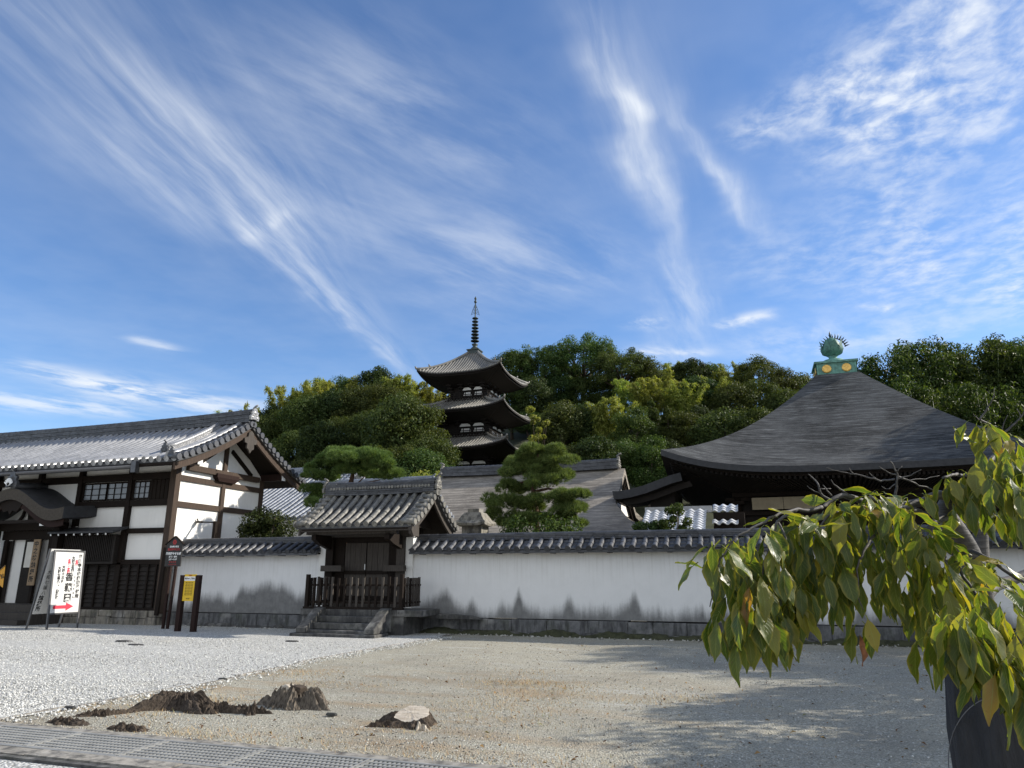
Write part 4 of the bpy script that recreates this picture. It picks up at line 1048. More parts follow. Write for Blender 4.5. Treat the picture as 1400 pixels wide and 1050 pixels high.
text('日本遺産認定', .055, M['white'], t, (xm, yt, 2.275), R1, U1, bold=.002)
text('當麻寺中之坊', .075, M['darkred'], t, (xm, yt, 2.195), R1, U1, bold=.002)
text('霊宝殿やすらぎ', .078, M['white'], t, (xm, yt, 2.075), R1, U1, bold=.004)
text('拝観・写仏', .060, M['white'], t, (xm, yt, 1.985), R1, U1, bold=.003)
text('九時～十七時', .050, M['white'], t, (xm, yt, 1.915), R1, U1, bold=.002)
text('御 朱 印 受', .052, M['darkred'], t, (xm, yt, 1.84), R1, U1, bold=.001)
text('奈良県葛城市當麻', .036, M['darkred'], t, (xm, yt, 1.77), R1, U1)

t = thing('yellow_noticeboard', 'yellow notice board held between two dark wooden posts on white gravel', 'sign', (-14.75, 16.3, 0))
for x in (-15.02, -14.50):
    b = MB(); b.box(x - .065, x + .065, 16.25, 16.37, -.05, 1.48); b.build('post', M['redwood'], t)
b = MB(); b.box(-14.95, -14.57, 16.27, 16.30, .80, 1.50); b.build('board', M['yellow'], t)
b = MB(); b.box(-14.94, -14.58, 16.262, 16.268, 1.33, 1.44); b.build('white_band', M['white'], t)
text('境内のご案内', .055, M['ink'], t, (-14.76, 16.259, 1.385), R1, U1, bold=.001)
text('当麻寺', .04, M['darkred'], t, (-14.76, 16.267, 1.47), R1, U1, bold=.001)
for z in (1.28, 1.24, 1.20, 1.16, 1.12, 1.08, 1.04, 1.00, .96): text('拝観の方は受付へお越し', .024, M['wood_gable'], t, (-14.76, 16.267, z), R1, U1)
text('中之坊', .04, M['ink'], t, (-14.76, 16.267, .86), R1, U1, bold=.001)

t = thing('lamp_pole', 'thin dark pole with a horizontal arm standing against the sunlit gable wall', 'lamp post', (-16.66, 19.2, 0))
b = MB(); b.box(-16.70, -16.60, 19.15, 19.25, 0, 3.17); b.build('pole', M['wood'], t)
b = MB(); b.bar((-16.66, 19.2, 3.13), (-17.28, 19.2, 3.16), .045, .04); b.build('arm', M['wood'], t)
b = MB(); b.box(-17.40, -17.2, 19.14, 19.26, 3.13, 3.19); b.bar((-17.36, 19.2, 3.19), (-17.40, 19.2, 3.27), .03, .03); b.build('lamp_head', M['wood_grey'], t)
# ------------------------------------------------------------------ perimeter wall
def stain_wall_mat():
    m, nt, p, out = newmat('stained_plaster'); N = NT(nt); co = N.coord()
    at_ = N.n('ShaderNodeAttribute', attribute_name='stain')
    st = N.noise(N.mapping(co, (14, 14, 1.4)), 2.0, 6, .7); f = N.noise(co, 2.2, 6, .65); fine = N.noise(co, 16, 6, .75)
    base = N.mix(N.math('MULTIPLY', N.ramp(f, [(.42, 0), (.75, 1)]), .35), (.74, .74, .735), (.60, .60, .59))
    v = N.math('ADD', at_.outputs['Fac'], N.math('MULTIPLY', N.math('SUBTRACT', st, .5), .55))
    v = N.math('ADD', v, N.math('MULTIPLY', N.math('SUBTRACT', fine, .5), .3))
    d = N.math('MULTIPLY', N.smooth(v, .18, 1.02), .86)
    dark = N.mix(N.ramp(N.math('ADD', N.math('MULTIPLY', N.noise(co, 5, 5, .65), .6), N.math('MULTIPLY', st, .4)), [(.36, 0), (.66, 1)]), (.045, .045, .046), (.16, .16, .155))
    sp = N.n('ShaderNodeSeparateXYZ'); N.l(co, sp.inputs[0])
    topw = N.math('MULTIPLY', N.smooth(N.math('ADD', sp.outputs[2], N.math('MULTIPLY', f, .35)), 1.98, 2.28), .45)   # warm drip zone below the coping
    base = N.mix(topw, base, (.56, .52, .44))
    drip = N.noise(N.mapping(co, (9, 9, .35)), 1.6, 5, .6)
    base = N.mix(N.math('MULTIPLY', N.math('MULTIPLY', N.ramp(drip, [(.50, 0), (.68, 1)]), N.smooth(sp.outputs[2], 1.0, 2.1)), .42), base, (.48, .47, .44))
    c = N.mix(d, base, dark)
    N.l(c, p.inputs['Base Color']); p.inputs['Roughness'].default_value = .88; p.inputs['Specular IOR Level'].default_value = .18
    N.l(N.bump(N.noise(co, 12, 7, .7), .15, .015), p.inputs['Normal']); return m
M['stain'] = stain_wall_mat()
def stain_height(x):
    h = .64 + .05 * math.sin(x * 3.1) + .04 * math.sin(x * 7.7 + 1)
    for c, w, a in ((-15.9, .8, .30), (-14.55, .55, .36), (-13.75, .55, .55), (-13.1, .4, .38), (-12.35, .55, .35), (-8.35, .45, .34), (-7.95, .35, .2), (-5.98, .10, .36), (-5.98, .26, .12), (-4.62, .15, .30), (-4.62, .3, .08), (-2.95, .12, .32), (-7.3, .12, .16), (-3.2, .6, .05), (.4, .5, .12), (2.1, .12, .3), (3.4, .7, .1)):
        h += a * math.exp(-((x - c) / w) ** 2)
    return h
def wall_segment(name, label, x0, x1, yf, dark_top):
    t = thing(name, label, 'wall', (x0, yf, 0))
    nx = int((x1 - x0) / .045); nz = 44
    V = []; F = []; A = []
    rs = np.random.default_rng(5)
    hx = np.array([stain_height(x0 + (x1 - x0) * i / nx) for i in range(nx + 1)]) + np.convolve(rs.normal(0, .11, nx + 1), np.ones(5) / 5, 'same')
    for j in range(nz + 1):
        z = .40 + (2.14 - .40) * j / nz
        for i in range(nx + 1):
            x = x0 + (x1 - x0) * i / nx
            V.append((x, yf + .012 * math.sin(x * .7) * math.sin(z * 1.5), z)); A.append(min(1.0, max(0.0, .5 + (hx[i] - z) / .5)))
    for j in range(nz):
        for i in range(nx):
            a = j * (nx + 1) + i; F.append((a, a + 1, a + nx + 2, a + nx + 1))
    nb = len(V)
    V += [(x0, yf + .55, .4), (x1, yf + .55, .4), (x1, yf + .55, 2.14), (x0, yf + .55, 2.14)]; A += [0] * 4
    F += [(nb + 1, nb, nb + 3, nb + 2), (nb, 0, nz * (nx + 1), nb + 3), (nx, nb + 1, nb + 2, nz * (nx + 1) + nx)]
    o = rawmesh('plaster_wall', V, F, M['stain'], t)
    at_ = o.data.attributes.new('stain', 'FLOAT', 'POINT'); at_.data.foreach_set('value', np.array(A, dtype=np.float32))
    # stone base courses
    b = MB(); random.seed(int(abs(x0) * 10))
    x = x0
    while x < x1 - .05:
        w = random.uniform(.5, 1.1); e = min(x1, x + w)
        b.box(x + .004, e - .004, yf - .10 + random.uniform(-.012, .012), yf + .5, .02, .375 + random.uniform(-.01, .012)); x = e
    sb = b.build('stone_base', M['stone_mid'], t, bevel=.012)
    b = MB(); x = x0
    while x < x1 - .05:
        w = random.uniform(.3, .8); e = min(x1, x + w); h = random.uniform(.02, .12)
        b.lathe([(w * .5, -.05), (w * .52, h * .5), (w * .36, h)], (x + e) / 2, yf - .16 + random.uniform(-.03, .03), 0, 8, False, 1, .28); x = e
    b.build('footing_stones', M['stone_dark'], t)
    # coping
    gable_roof(t, x0, x1, yf + .28, 2.42, yf - .30, yf + .86, 2.13, .272, .070, M['tile_dark'], ridge_h=.13, ridge_w=.24, layers=3, k=.15, course=.22, oni_s=0, cap=.062, jit=.008)
    b = MB()
    b.box(x0 + .02, x1 - .02, yf - .20, yf + .76, 2.06, 2.10)
    x = x0 + .35
    b.build('eave_board', M['wood'], t)
    while x < x1:
        bk = MB(); bk.box(x - .05, x + .05, yf - .25, yf + .1, 2.02, 2.06); bk.build('bracket', M['wood'], t); x += .74
    return t
w1 = wall_segment('perimeter_wall', 'white plastered wall with large sooty stains and tiled coping between the hall and gate', -17.3, -11.95, 18.3, 1)
w2 = wall_segment('perimeter_wall', 'long white plastered wall with low dark stains and tiled coping right of the gate', -9.05, 13.0, 18.3, 0)
# moss along the foot of the right wall
b = MB(); P = []
for i in range(240):
    x = -8.9 + i * .09; r = []
    for j in range(7):
        s_ = j / 6; y = 18.26 - .36 * s_
        z = .02 + (.115 * (1 - s_) + .05 * math.sin(math.pi * s_)) * (.7 + .5 * noisy((x, 0, 0), 1.3, 1.6, 3)) + noisy((x, y, 0), 9, .05)
        if s_ == 1: z = -.02
        r.append((x, y + noisy((x, s_, 2), 3, .10), max(z, -.02)))
    P.append(r)
b.grid(P, smooth=True)
M['moss'] = plain('moss_and_damp_soil', (.045, .048, .024), .95, .5, 8, bump=1.0, bscale=25)
tag(b.build('moss', M['moss']), 'dark damp moss along the foot of the long wall', 'moss', kind='stuff')
pb2 = rng.random((1100, 3)); pp = np.stack([-16.9 + pb2[:, 0] * 29, 18.16 - .5 * pb2[:, 1] ** 1.6, np.full(1100, .004)], -1)
scatter_stones('wall_foot_rubble', 1100, lambda n: pp, (.012, .045), M['peb'], 'loose small rubble along the foot of the walls')

# ------------------------------------------------------------------ gate
gate = thing('temple_gate', 'small closed dark timber gate with weathered tiled gable roof set in the wall', 'gate', (-10.5, 18.3, 0))
GX0, GX1 = -12.05, -8.42
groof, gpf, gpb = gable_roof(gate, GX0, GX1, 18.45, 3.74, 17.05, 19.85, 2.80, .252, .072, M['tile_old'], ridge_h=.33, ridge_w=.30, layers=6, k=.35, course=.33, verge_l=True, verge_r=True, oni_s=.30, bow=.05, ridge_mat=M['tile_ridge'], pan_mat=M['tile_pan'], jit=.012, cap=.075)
b = MB()
for i in range(34): b.tube([(GX0 + .25 + i * .096, 18.28, 3.93), (GX0 + .25 + i * .096, 18.295, 3.93)], .042, 8)
b.build('ridge_roundels', M['tile_old'], groof)
for pr in (gpf, gpb):
    for xx in (GX1 - .16, GX0 + .10):
        b = MB(); strip_prism(b, [(y, z - .09) for y, z in pr], xx, xx + .06, .19); fixn(b.build('barge_board', M['wood_grey'], gate))
    b = MB(); strip_prism(b, [(y, z - .12) for y, z in pr], GX0 + .2, GX1 - .2, .03); fixn(b.build('soffit', M['wood'], gate))
b = MB(); b.prism([(GX1 - .09, 17.05, 2.80), (GX1 - .09, 16.95, 2.62), (GX1 - .09, 17.1, 2.44), (GX1 - .09, 17.28, 2.52), (GX1 - .09, 17.32, 2.78)], (.06, 0, 0)); fixn(b.build('barge_tip', M['wood_grey'], gate))
b = MB()
for x in np.arange(GX0 + .25, GX1 - .2, .145): b.bar((x, 18.2, 3.38), (x, 17.12, 2.70), .055, .07)
b.build('rafters', M['wood'], gate)
b = MB(); b.box(GX0 + .15, GX1 - .15, 17.07, 17.14, 2.62, 2.72); b.build('eave_board', M['wood_grey'], gate)
# frame
for x in (-11.62, -9.36):
    b = MB(); b.box(x - .12, x + .12, 18.13, 18.37, .62, 2.80); b.build('main_post', M['wood_grey'] if x > -10 else M['wood'], gate)
    b = MB(); b.box(x - .09, x + .09, 19.2, 19.38, .4, 2.80); b.build('rear_post', M['wood'], gate)
    b = MB(); b.box(x - .14, x + .52 if x < -10 else x + .14, 17.95, 18.12, 1.58, 1.74) if x < -10 else b.box(x - .42, x + .20, 17.95, 18.12, 1.58, 1.74); b.build('nosing_beam', M['wood_grey'], gate)
b = MB(); b.box(-12.0, -8.95, 18.08, 18.42, 2.52, 2.80); b.build('lintel', M['wood_grey'], gate)
b = MB(); b.box(-11.9, -9.1, 17.35, 17.5, 2.56, 2.70); b.build('eave_purlin', M['wood_grey'], gate)
for x in (-11.62, -9.36):
    b = MB(); b.box(x - .07, x + .07, 17.3, 18.1, 2.42, 2.56); b.prism([(x - .07, 17.3, 2.42), (x - .07, 17.6, 2.30), (x - .07, 18.1, 2.18), (x - .07, 18.1, 2.42)], (.14, 0, 0)); fixn(b.build('bracket_arm', M['wood'], gate))
for x0, x1 in ((-11.18, -10.50), (-10.47, -9.78)):
    b = MB()
    n_ = 4
    for i in range(n_): a = x0 + (x1 - x0) * i / n_; b.box(a, a + (x1 - x0) / n_ - .008, 18.27, 18.31 + .004 * (i % 2), .72, 2.36)
    d_ = b.build('door', M['wood_grey'], gate)
    for z0_, z1_ in ((.80, .92), (1.5, 1.6)): b = MB(); b.box(x0, x1, 18.245, 18.268, z0_, z1_); b.build('rail', M['wood'], d_)
b = MB(); b.box(-10.52, -10.50, 18.235, 18.245, 1.62, 1.78); b.build('white_tag', M['white'], gate)
b = MB(); b.box(-11.5, -11.19, 18.25, 18.31, .65, 2.52); b.box(-9.77, -9.48, 18.25, 18.31, .65, 2.52); b.box(-11.19, -9.77, 18.25, 18.31, 2.37, 2.52); b.build('door_frame', M['wood'], gate)
b = MB(); b.box(-11.5, -9.48, 18.12, 18.38, .62, .72); b.build('threshold', M['wood_grey'], gate)
b = MB(); b.box(-12.0, -11.74, 18.22, 18.5, .4, 2.5); b.build('side_wall', M['plaster'], gate)
b = MB(); b.box(-9.24, -9.02, 18.22, 18.5, .4, 2.5); b.build('side_wall', M['plaster'], gate)
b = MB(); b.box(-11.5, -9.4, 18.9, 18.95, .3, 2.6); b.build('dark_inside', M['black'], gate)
# gable infill
b = MB(); b.prism([(-9.05, 17.5, 2.78), (-9.05, 19.4, 2.78), (-9.05, 18.45, 3.5)], (.05, 0, 0)); fixn(b.build('gable_board', M['wood'], gate))

# ------------------------------------------------------------------ stone platform and steps
t = thing('stone_steps', 'stained stone steps, coloured dark as in shade, with sloping side slabs rising to the gate platform', 'steps', (-10.1, 16.8, 0))
b = MB(); b.box(-11.62, -8.62, 17.02, 18.2, -.02, .46); pl = b.build('platform', M['stone_dark'], t, bevel=.015)
b = MB()
for i in range(5): b.box(-11.66 + i * .712, -11.66 + (i + 1) * .712 - .008, 16.98, 18.1, .463, .62)
b.build('coping_slab', M['stone_dark'], t, bevel=.012)
for i, (y0, z) in enumerate(((16.70, .465), (16.45, .31), (16.20, .155))):
    b = MB(); b.box(-10.90, -9.20, y0, 17.0, z - .15 if i < 2 else -.02, z); b.build('step', M['stone_dark'], t, bevel=.015)
b = MB(); b.box(-11.28, -8.88, 16.03, 16.75, -.03, .085); b.build('base_slab', M['stone_dark'], t, bevel=.02)
for x in (-11.15, -9.21):
    b = MB(); b.prism([(x, 16.10, .09), (x, 17.0, .09), (x, 17.0, .66), (x, 16.85, .66), (x, 16.10, .20)], (.27, 0, 0)); fixn(b.build('side_slab', M['stone_dark'], t, bevel=.015))
for x0, x1 in ((-8.62, -8.12), (-8.1, -7.75)):
    pass
b = MB(); b.prism([(-8.62, 18.18, .38), (-6.9, 18.18, .38), (-7.2, 18.18, .46), (-8.62, 18.18, .52)], (0, -.3, 0)); fixn(b.build('flat_ledge', M['stone_dark'], t))

# ------------------------------------------------------------------ picket fence
t = thing('picket_fence', 'low dark brown picket fence closing off the gate platform', 'fence', (-9.9, 17.05, .62))
FZ = .62; random.seed(11)
def pickets(pts):
    for (x, y) in pts:
        h = .80 + random.uniform(-.015, .02); l = random.uniform(-.008, .008)
        b = MB(); b.box(x - .031, x + .031, y - .02, y + .022, FZ + .06, FZ + h); 
        b.build('picket', M['wood_grey'] if random.random() < .45 else M['wood'], t)
pickets([(-11.33 + i * .187, 17.055) for i in range(14)])
pickets([(-11.52, 17.2 + i * .17) for i in range(6)]); pickets([(-8.72, 17.2 + i * .17) for i in range(6)])
for x in (-11.52, -8.72):
    b = MB(); b.box(x - .045, x + .045, 17.0, 17.09, FZ, FZ + .88); b.build('corner_post', M['wood'], t)
b = MB()
for z in (.14, .58): b.box(-11.47, -8.77, 17.08, 17.115, FZ + z, FZ + z + .05)
b.box(-11.6, -8.66, 16.99, 17.10, FZ, FZ + .058)
for x in (-11.52, -8.72):
    for z in (.14, .58): b.box(x - .02, x + .015, 17.1, 18.15, FZ + z + .003, FZ + z + .047)
b.build('rails', M['wood'], t)
# ------------------------------------------------------------------ stone lantern behind the wall
t = thing('stone_lantern', 'pale granite lantern with flared roof showing above the wall beside the pine', 'lantern', (-8.47, 21.5, 0))
b = MB(); b.lathe([(.42, 0), (.44, .25), (.34, .3), (.20, .42), (.19, 1.5), (.22, 1.55), (.36, 1.75), (.44, 1.85), (.44, 2.0)], -8.47, 21.5, 0, 6, False); b.build('shaft', M['lantern'], t)
b = MB(); b.box(-8.80, -8.14, 21.17, 21.83, 2.0, 2.98); lb = b.build('light_chamber', M['lantern'], t)
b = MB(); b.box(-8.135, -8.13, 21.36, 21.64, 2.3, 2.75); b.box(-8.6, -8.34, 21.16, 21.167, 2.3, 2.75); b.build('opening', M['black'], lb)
def sq_lathe(mb, prof, cx, cy, n=4):
    P = []
    for r, z, lift in prof:
        row = []
        for sd in range(4):
            for j in range(8):
                u = -1 + 2 * j / 8
                a, c = [(u * r, -r), (r, u * r), (-u * r, r), (-r, -u * r)][sd]
                row.append((cx + a, cy + c, z + lift * abs(u) ** 3))
        row.append(row[0]); P.append(row)
    mb.grid(P, smooth=False)
b = MB(); sq_lathe(b, [(.2, 2.94, 0), (.50, 2.98, .05), (.52, 3.05, .06), (.42, 3.15, .02), (.34, 3.30, .0), (.27, 3.40, 0), (.19, 3.41, 0), (.20, 3.52, 0), (.0, 3.53, 0)], -8.47, 21.5)
b.build('roof', M['lantern'], t)
# ------------------------------------------------------------------ middle hall (bark roof, hipped gable)
t = thing('bark_roof_hall', 'hall with wide brown bark roof, tiled ridge and white gable behind the pine', 'building', (-10.5, 34, 0))
RZ, RY = 6.45, 34.2; EZ, EY = 3.12, 28.6
prof = slope_profile(RY, RZ, EY, EZ, 14, .22); profb = slope_profile(RY, RZ, 39.8, EZ, 14, .22)
xl0, xr0 = -15.6, -5.75
b = MB()
def xr_at(y):      # right edge: upright verge above, hipped skirt below
    a = abs(y - RY)
    return xr0 if a < 3.1 else xr0 + (a - 3.1) * .52 + .05
def xl_at(y):
    a = abs(y - RY)
    return xl0 if a < 3.1 else xl0 - (a - 3.1) * .52 - .05
pp2 = []
for pr in (prof, profb):
    rows = []
    for y, z in pr:
        xa, xb = xl_at(y), xr_at(y)
        rows.append([(xa + (xb - xa) * j / 24, y, z + (.10 * abs(2 * j / 24 - 1) ** 6 if abs(y - RY) > 3.1 else 0)) for j in range(25)])
    b.grid(rows, smooth=True, flip=(pr is prof))
    e = rows[-1]; b.grid([e, [(x, y, z - .32) for x, y, z in e]], smooth=False, flip=(pr is prof))
    for col in (0, 24):
        c_ = [r[col] for r in rows]; b.grid([c_, [(x, y, z - .30) for x, y, z in c_]], smooth=False)
rf = b.build('roof', M['bark_brown'], t)
# skirt on the right and left
for sg, xx in ((1, xr0), (-1, xl0)):
    b = MB()
    zt_ = slope_profile(RY, RZ, EY, EZ, 28, .22); zr_ = [z for y, z in zt_ if abs(y - RY) <= 3.12][-1]
    rows = []
    for i in range(9):
        q = i / 8; x = xx - sg * .6 + sg * (.6 + 1.35) * q; half = 3.1 + 2.5 * q
        rows.append([(x, RY - half + 2 * half * j / 16, zr_ - (zr_ - EZ) * (1.15 * q - .15 * q * q) ) for j in range(17)])
    b.grid(rows, smooth=True); e = rows[-1]; b.grid([e, [(x, y, z - .3) for x, y, z in e]], smooth=False)
    b.build('hip_skirt', M['bark_brown'], rf)
for sg, xx in ((1, xr0), (-1, xl0)):
    b = MB(); b.prism([(xx - sg * .35, RY - 2.9, 4.30), (xx - sg * .35, RY + 2.9, 4.30), (xx - sg * .35, RY, 6.25)], (sg * .06, 0, 0)); fixn(b.build('gable_plaster', M['plaster'], t))
    for pr in (prof, profb):
        b = MB(); strip_prism(b, [(y, z - .28) for y, z in pr if abs(y - RY) < 3.3], xx - sg * .16 - .03, xx - sg * .16 + .03, .22); fixn(b.build('barge_board', M['wood'], t))
    b = MB(); b.box(xx - sg * .30 - .02, xx - sg * .30 + .02, RY - 2.3, RY + 2.3, 4.75, 4.9); b.box(xx - sg * .30 - .022, xx - sg * .30 + .022, RY - .12, RY + .12, 4.9, 5.9); b.build('gable_beam', M['wood'], t)
b = MB(); ridge_stack(b, -15.35, -6.05, RY, RZ - .04, .42, .5, 5, .11, .03); rd = b.build('ridge', M['tile_dark'], t)
for x, f in ((-6.05, 1), (-15.35, -1)):
    b = MB(); oni(b, (x - .05 * f, RY, RZ + .26), .48, (f, 0, 0)); b.build('ridge_end_tile', M['tile_old'], rd)
b = MB(); b.box(-16.3, -5.0, 29.9, 38.6, 0, 3.1); b.build('wall', M['plaster_grey'], t)
b = MB(); b.box(-16.4, -4.9, 29.0, 29.9, 2.78, 2.95); b.box(-16.3, -5.0, 29.85, 29.9, 2.3, 2.5); b.build('eave_beam', M['wood'], t)

# ------------------------------------------------------------------ tiled buildings behind the left hall
t = thing('tiled_storehouse', 'building with blue-grey tiled roof seen between the left hall and the garden pine', 'building', (-22, 32, 0))
gable_roof(t, -33.0, -20.6, 34.6, 7.05, 29.2, 40.0, 4.05, .30, .062, M['tile_blue'], ridge_h=.3, ridge_w=.3, layers=4, k=.15, course=.24, verge_r=True, oni_s=.3, cap=.08)
b = MB(); b.prism([(-32.5, 30.2, 0), (-32.5, 30.2, 4.2), (-32.5, 34.6, 6.7), (-32.5, 39, 4.2), (-32.5, 39, 0)], (11.3, 0, 0)); fixn(b.build('wall', M['plaster'], t))
t = thing('small_tiled_house', 'low dark tiled roof with short ridge peeping out behind the gate roof', 'building', (-15, 27.5, 0))
gable_roof(t, -19.3, -13.0, 28.0, 5.25, 25.3, 30.7, 3.75, .29, .066, M['tile_blue'], ridge_h=.32, ridge_w=.3, layers=4, k=.2, course=.26, verge_r=True, oni_s=.26, cap=.08)
b = MB(); b.prism([(-19, 26, 0), (-19, 26, 3.8), (-19, 28, 4.95), (-19, 30, 3.8), (-19, 30, 0)], (5.6, 0, 0)); fixn(b.build('wall', M['plaster_grey'], t))
# glinting pantile roofs between the wall and the right hall
t = thing('glinting_tile_shed', 'low shed roof of bright glinting pantiles behind the wall below the right hall', 'building', (-2.3, 24, 0))
def pantiles(mb, x0, x1, y0, z0, y1, z1, w=.27, c=.20):
    """wave-shaped pantiles in courses from the eave (y0,z0) up to (y1,z1)"""
    L = math.hypot(y1 - y0, z1 - z0); n = int(L / c); dy, dz = (y1 - y0) / L, (z1 - z0) / L
    m = int((x1 - x0) / w)
    for i in range(n):
        for j in range(m):
            xa = x0 + j * w; vs = []
            for s_, up in ((i * c - .02, .045), ((i + 1) * c + .02, .012)):
                for q in range(9):
                    u = q / 8; h = .035 * math.sin(2 * math.pi * u) ; x = xa + u * (w + .015)
                    vs.append((x, y0 + dy * s_ - dz * (h + up), z0 + dz * s_ + dy * (h + up)))
            for q in range(9): v = vs[q]; vs.append((v[0], v[1] + dz * .03, v[2] - dy * .03))
            mb.add(vs, [(q, q + 1, 10 + q, 9 + q) for q in range(8)], True); mb.add(vs, [(18 + q, 19 + q, 1 + q, q) for q in range(8)])
b = MB(); pantiles(b, -3.42, -1.32, 22.6, 2.72, 24.2, 3.58, .28, .17); rf = b.build('roof', M['tile_sunlit'], t)
b = MB(); b.box(-3.35, -1.4, 22.8, 24.15, 0, 2.74); b.build('wall', M['wood'], t)
b = MB(); b.box(-3.45, -1.3, 24.18, 24.35, 3.45, 3.66); b.build('ridge', M['tile'], rf)
t = thing('stepped_tile_canopy', 'two narrow strips of glinting pantiles with dark gap beside the brighter shed roof', 'building', (-.8, 24.3, 0))
b = MB(); pantiles(b, -1.28, -.28, 23.6, 3.02, 24.0, 3.22, .26, .15); b.build('lower_roof', M['tile_sunlit'], t)
b = MB(); pantiles(b, -1.28, -.34, 24.3, 3.46, 24.75, 3.74, .26, .15); b.build('upper_roof', M['tile_sunlit'], t)
b = MB(); b.box(-1.25, -.3, 24.05, 24.9, 0, 3.42); b.box(-1.25, -.3, 23.75, 24.04, 0, 2.98); b.build('wall', M['wood'], t)

# ------------------------------------------------------------------ great hall on the right
t = thing('pyramid_roof_hall', 'large dark hall with pyramidal grey bark roof at the right', 'building', (4.45, 38, 0))
HX, HY, HE = 4.45, 37.95, 7.95
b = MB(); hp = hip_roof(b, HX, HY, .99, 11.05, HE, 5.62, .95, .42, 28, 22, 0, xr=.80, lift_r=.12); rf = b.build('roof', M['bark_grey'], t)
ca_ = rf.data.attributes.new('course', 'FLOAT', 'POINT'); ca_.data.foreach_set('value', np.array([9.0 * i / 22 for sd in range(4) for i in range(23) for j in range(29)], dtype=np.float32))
b = MB()
for sd in range(4):
    b.grid([[hp(sd, -1 + 2 * j / 40, 1) - Vector((0, 0, dz)) for j in range(41)] for dz in (-.003, .05, .10, .15, .20, .25)], smooth=False, flip=True)
b.build('roof_edge', M['bark_dark'], rf)
def eave_under(pt, cx, cy, body, zb, drop, name, par, inset=.0, mat=None, nu=28):
    mb = MB()
    for sd in range(4):
        rows = [[], []]
        for j in range(nu + 1):
            u = -1 + 2 * j / nu; p = pt(sd, u, 1) - Vector((0, 0, drop)); q = Vector((cx + (p.x - cx) * (1 - inset), cy + (p.y - cy) * (1 - inset), p.z))
            rows[0].append(q)
            a, c_ = [(u * body, -body), (body, u * body), (-u * body, body), (-body, -u * body)][sd]
            rows[1].append(Vector((cx + a, cy + c_, zb)))
        mb.grid(rows, smooth=False, flip=False)
    return mb.build(name, mat or M['wood'], par)
eave_under(hp, HX, HY, 5.2, 4.95, .26, 'soffit', t, 0, M['wood_black'])
# secondary eave line, rafters
b = MB()
for sd in range(4):
    b.grid([[Vector((HX + (hp(sd, -1 + 2 * j / 40, 1).x - HX) * .965, HY + (hp(sd, -1 + 2 * j / 40, 1).y - HY) * .965, hp(sd, -1 + 2 * j / 40, 1).z - dz)) for j in range(41)] for dz in (.24, .37)], smooth=False, flip=True)
b.build('eave_board', M['wood'], t)
b = MB()
for sd in (0, 1, 3):
    for j in range(75):
        u = -.97 + 1.94 * j / 74; p = hp(sd, u, 1); p = Vector((HX + (p.x - HX) * .96, HY + (p.y - HY) * .96, p.z - .42))
        a, c_ = [(u * 5.3, -5.3), (5.3, u * 5.3), (0, 0), (-5.3, -u * 5.3)][sd]
        b.bar(p, (HX + a, HY + c_, 4.95), .09, .11)
b.build('rafters', M['wood_black'], t)
b = MB(); b.box(HX - 5.1, HX + 5.1, HY - 5.1, HY + 5.1, .3, 4.95); b.build('wall', M['wood_black'], t)
for i in range(6):
    x = HX - 5.1 + i * 2.04
    b = MB(); b.lathe([(.19, .3), (.19, 4.7)], x, HY - 5.2, 0, 12); b.build('post', M['wood'], t)
    b = MB(); b.box(x - .28, x + .28, HY - 5.5, HY - 5.05, 4.42, 4.55); b.box(x - .5, x + .5, HY - 5.32, HY - 5.12, 4.56, 4.72); b.build('bracket', M['wood'], t)
b = MB(); b.box(HX - 5.3, HX + 5.3, HY - 5.36, HY - 5.11, 3.95, 4.12); b.box(HX - 5.3, HX + 5.3, HY - 5.36, HY - 5.11, 4.74, 4.92); b.build('tie_beam', M['wood'], t)
for i in range(2):
    x0 = -.05 + i * 1.27; b = MB(); b.box(x0, x0 + 1.25, HY - 5.60, HY - 5.54, 4.16, 4.66); b.build('cream_panel', M['tanpaper'], t)
for i in range(5):
    x = HX - 4.9 + i * 2.04
    b = MB(); b.box(x, x + 1.7, HY - 5.16, HY - 5.105, .6, 3.8); b.build('shutter', M['wood'], t)
# side canopy at the left
CY0, CY1 = 30.7, 34.6
pr = [(p.x, p.z) for p in (at(930, 646, y=CY0), at(915, 650, y=CY0), at(900, 656, y=CY0), at(880, 663.5, y=CY0), at(860, 669, y=CY0), at(845, 671.5, y=CY0), at(837, 671.5, y=CY0))]
b = MB(); b.grid([[(x, y, z) for x, z in pr] for y in (CY0, 32.5, CY1)], smooth=True); sc_ = b.build('side_canopy', M['bark_grey'], t)
ca_ = sc_.data.attributes.new('course', 'FLOAT', 'POINT'); ca_.data.foreach_set('value', np.array([abs(x - pr[0][0]) for y in range(3) for x, z in pr], dtype=np.float32))
b = MB()
b.grid([[(x, CY0, z) for x, z in pr], [(x + .06, CY0 + .02, z - .34) for x, z in pr]], smooth=False); b.grid([[(pr[-1][0], y, pr[-1][1]) for y in (CY0, CY1)], [(pr[-1][0] + .06, y, pr[-1][1] - .34) for y in (CY0, CY1)]], smooth=False)
b.build('canopy_edge', M['bark_dark'], sc_)
b = MB(); b.grid([[(x + .35, CY0 + .3, z - .33) for x, z in pr], [(x + .45, CY0 + .3, z - .56) for x, z in pr]], smooth=False); b.grid([[(x + .1, y, z - .36) for x, z in pr] for y in (CY0, CY1)], smooth=False)
xl_, zl_ = pr[-1]
b.prism([(-3.2, CY0 + .8, 0), (xl_ + 1.7, CY0 + .8, 0), (xl_ + 1.5, CY0 + .8, zl_ - .4), (-3.2, CY0 + .8, pr[0][1] - .6)], (0, 3.6, 0)); fixn(b.build('canopy_frame', M['wood_black'], sc_))
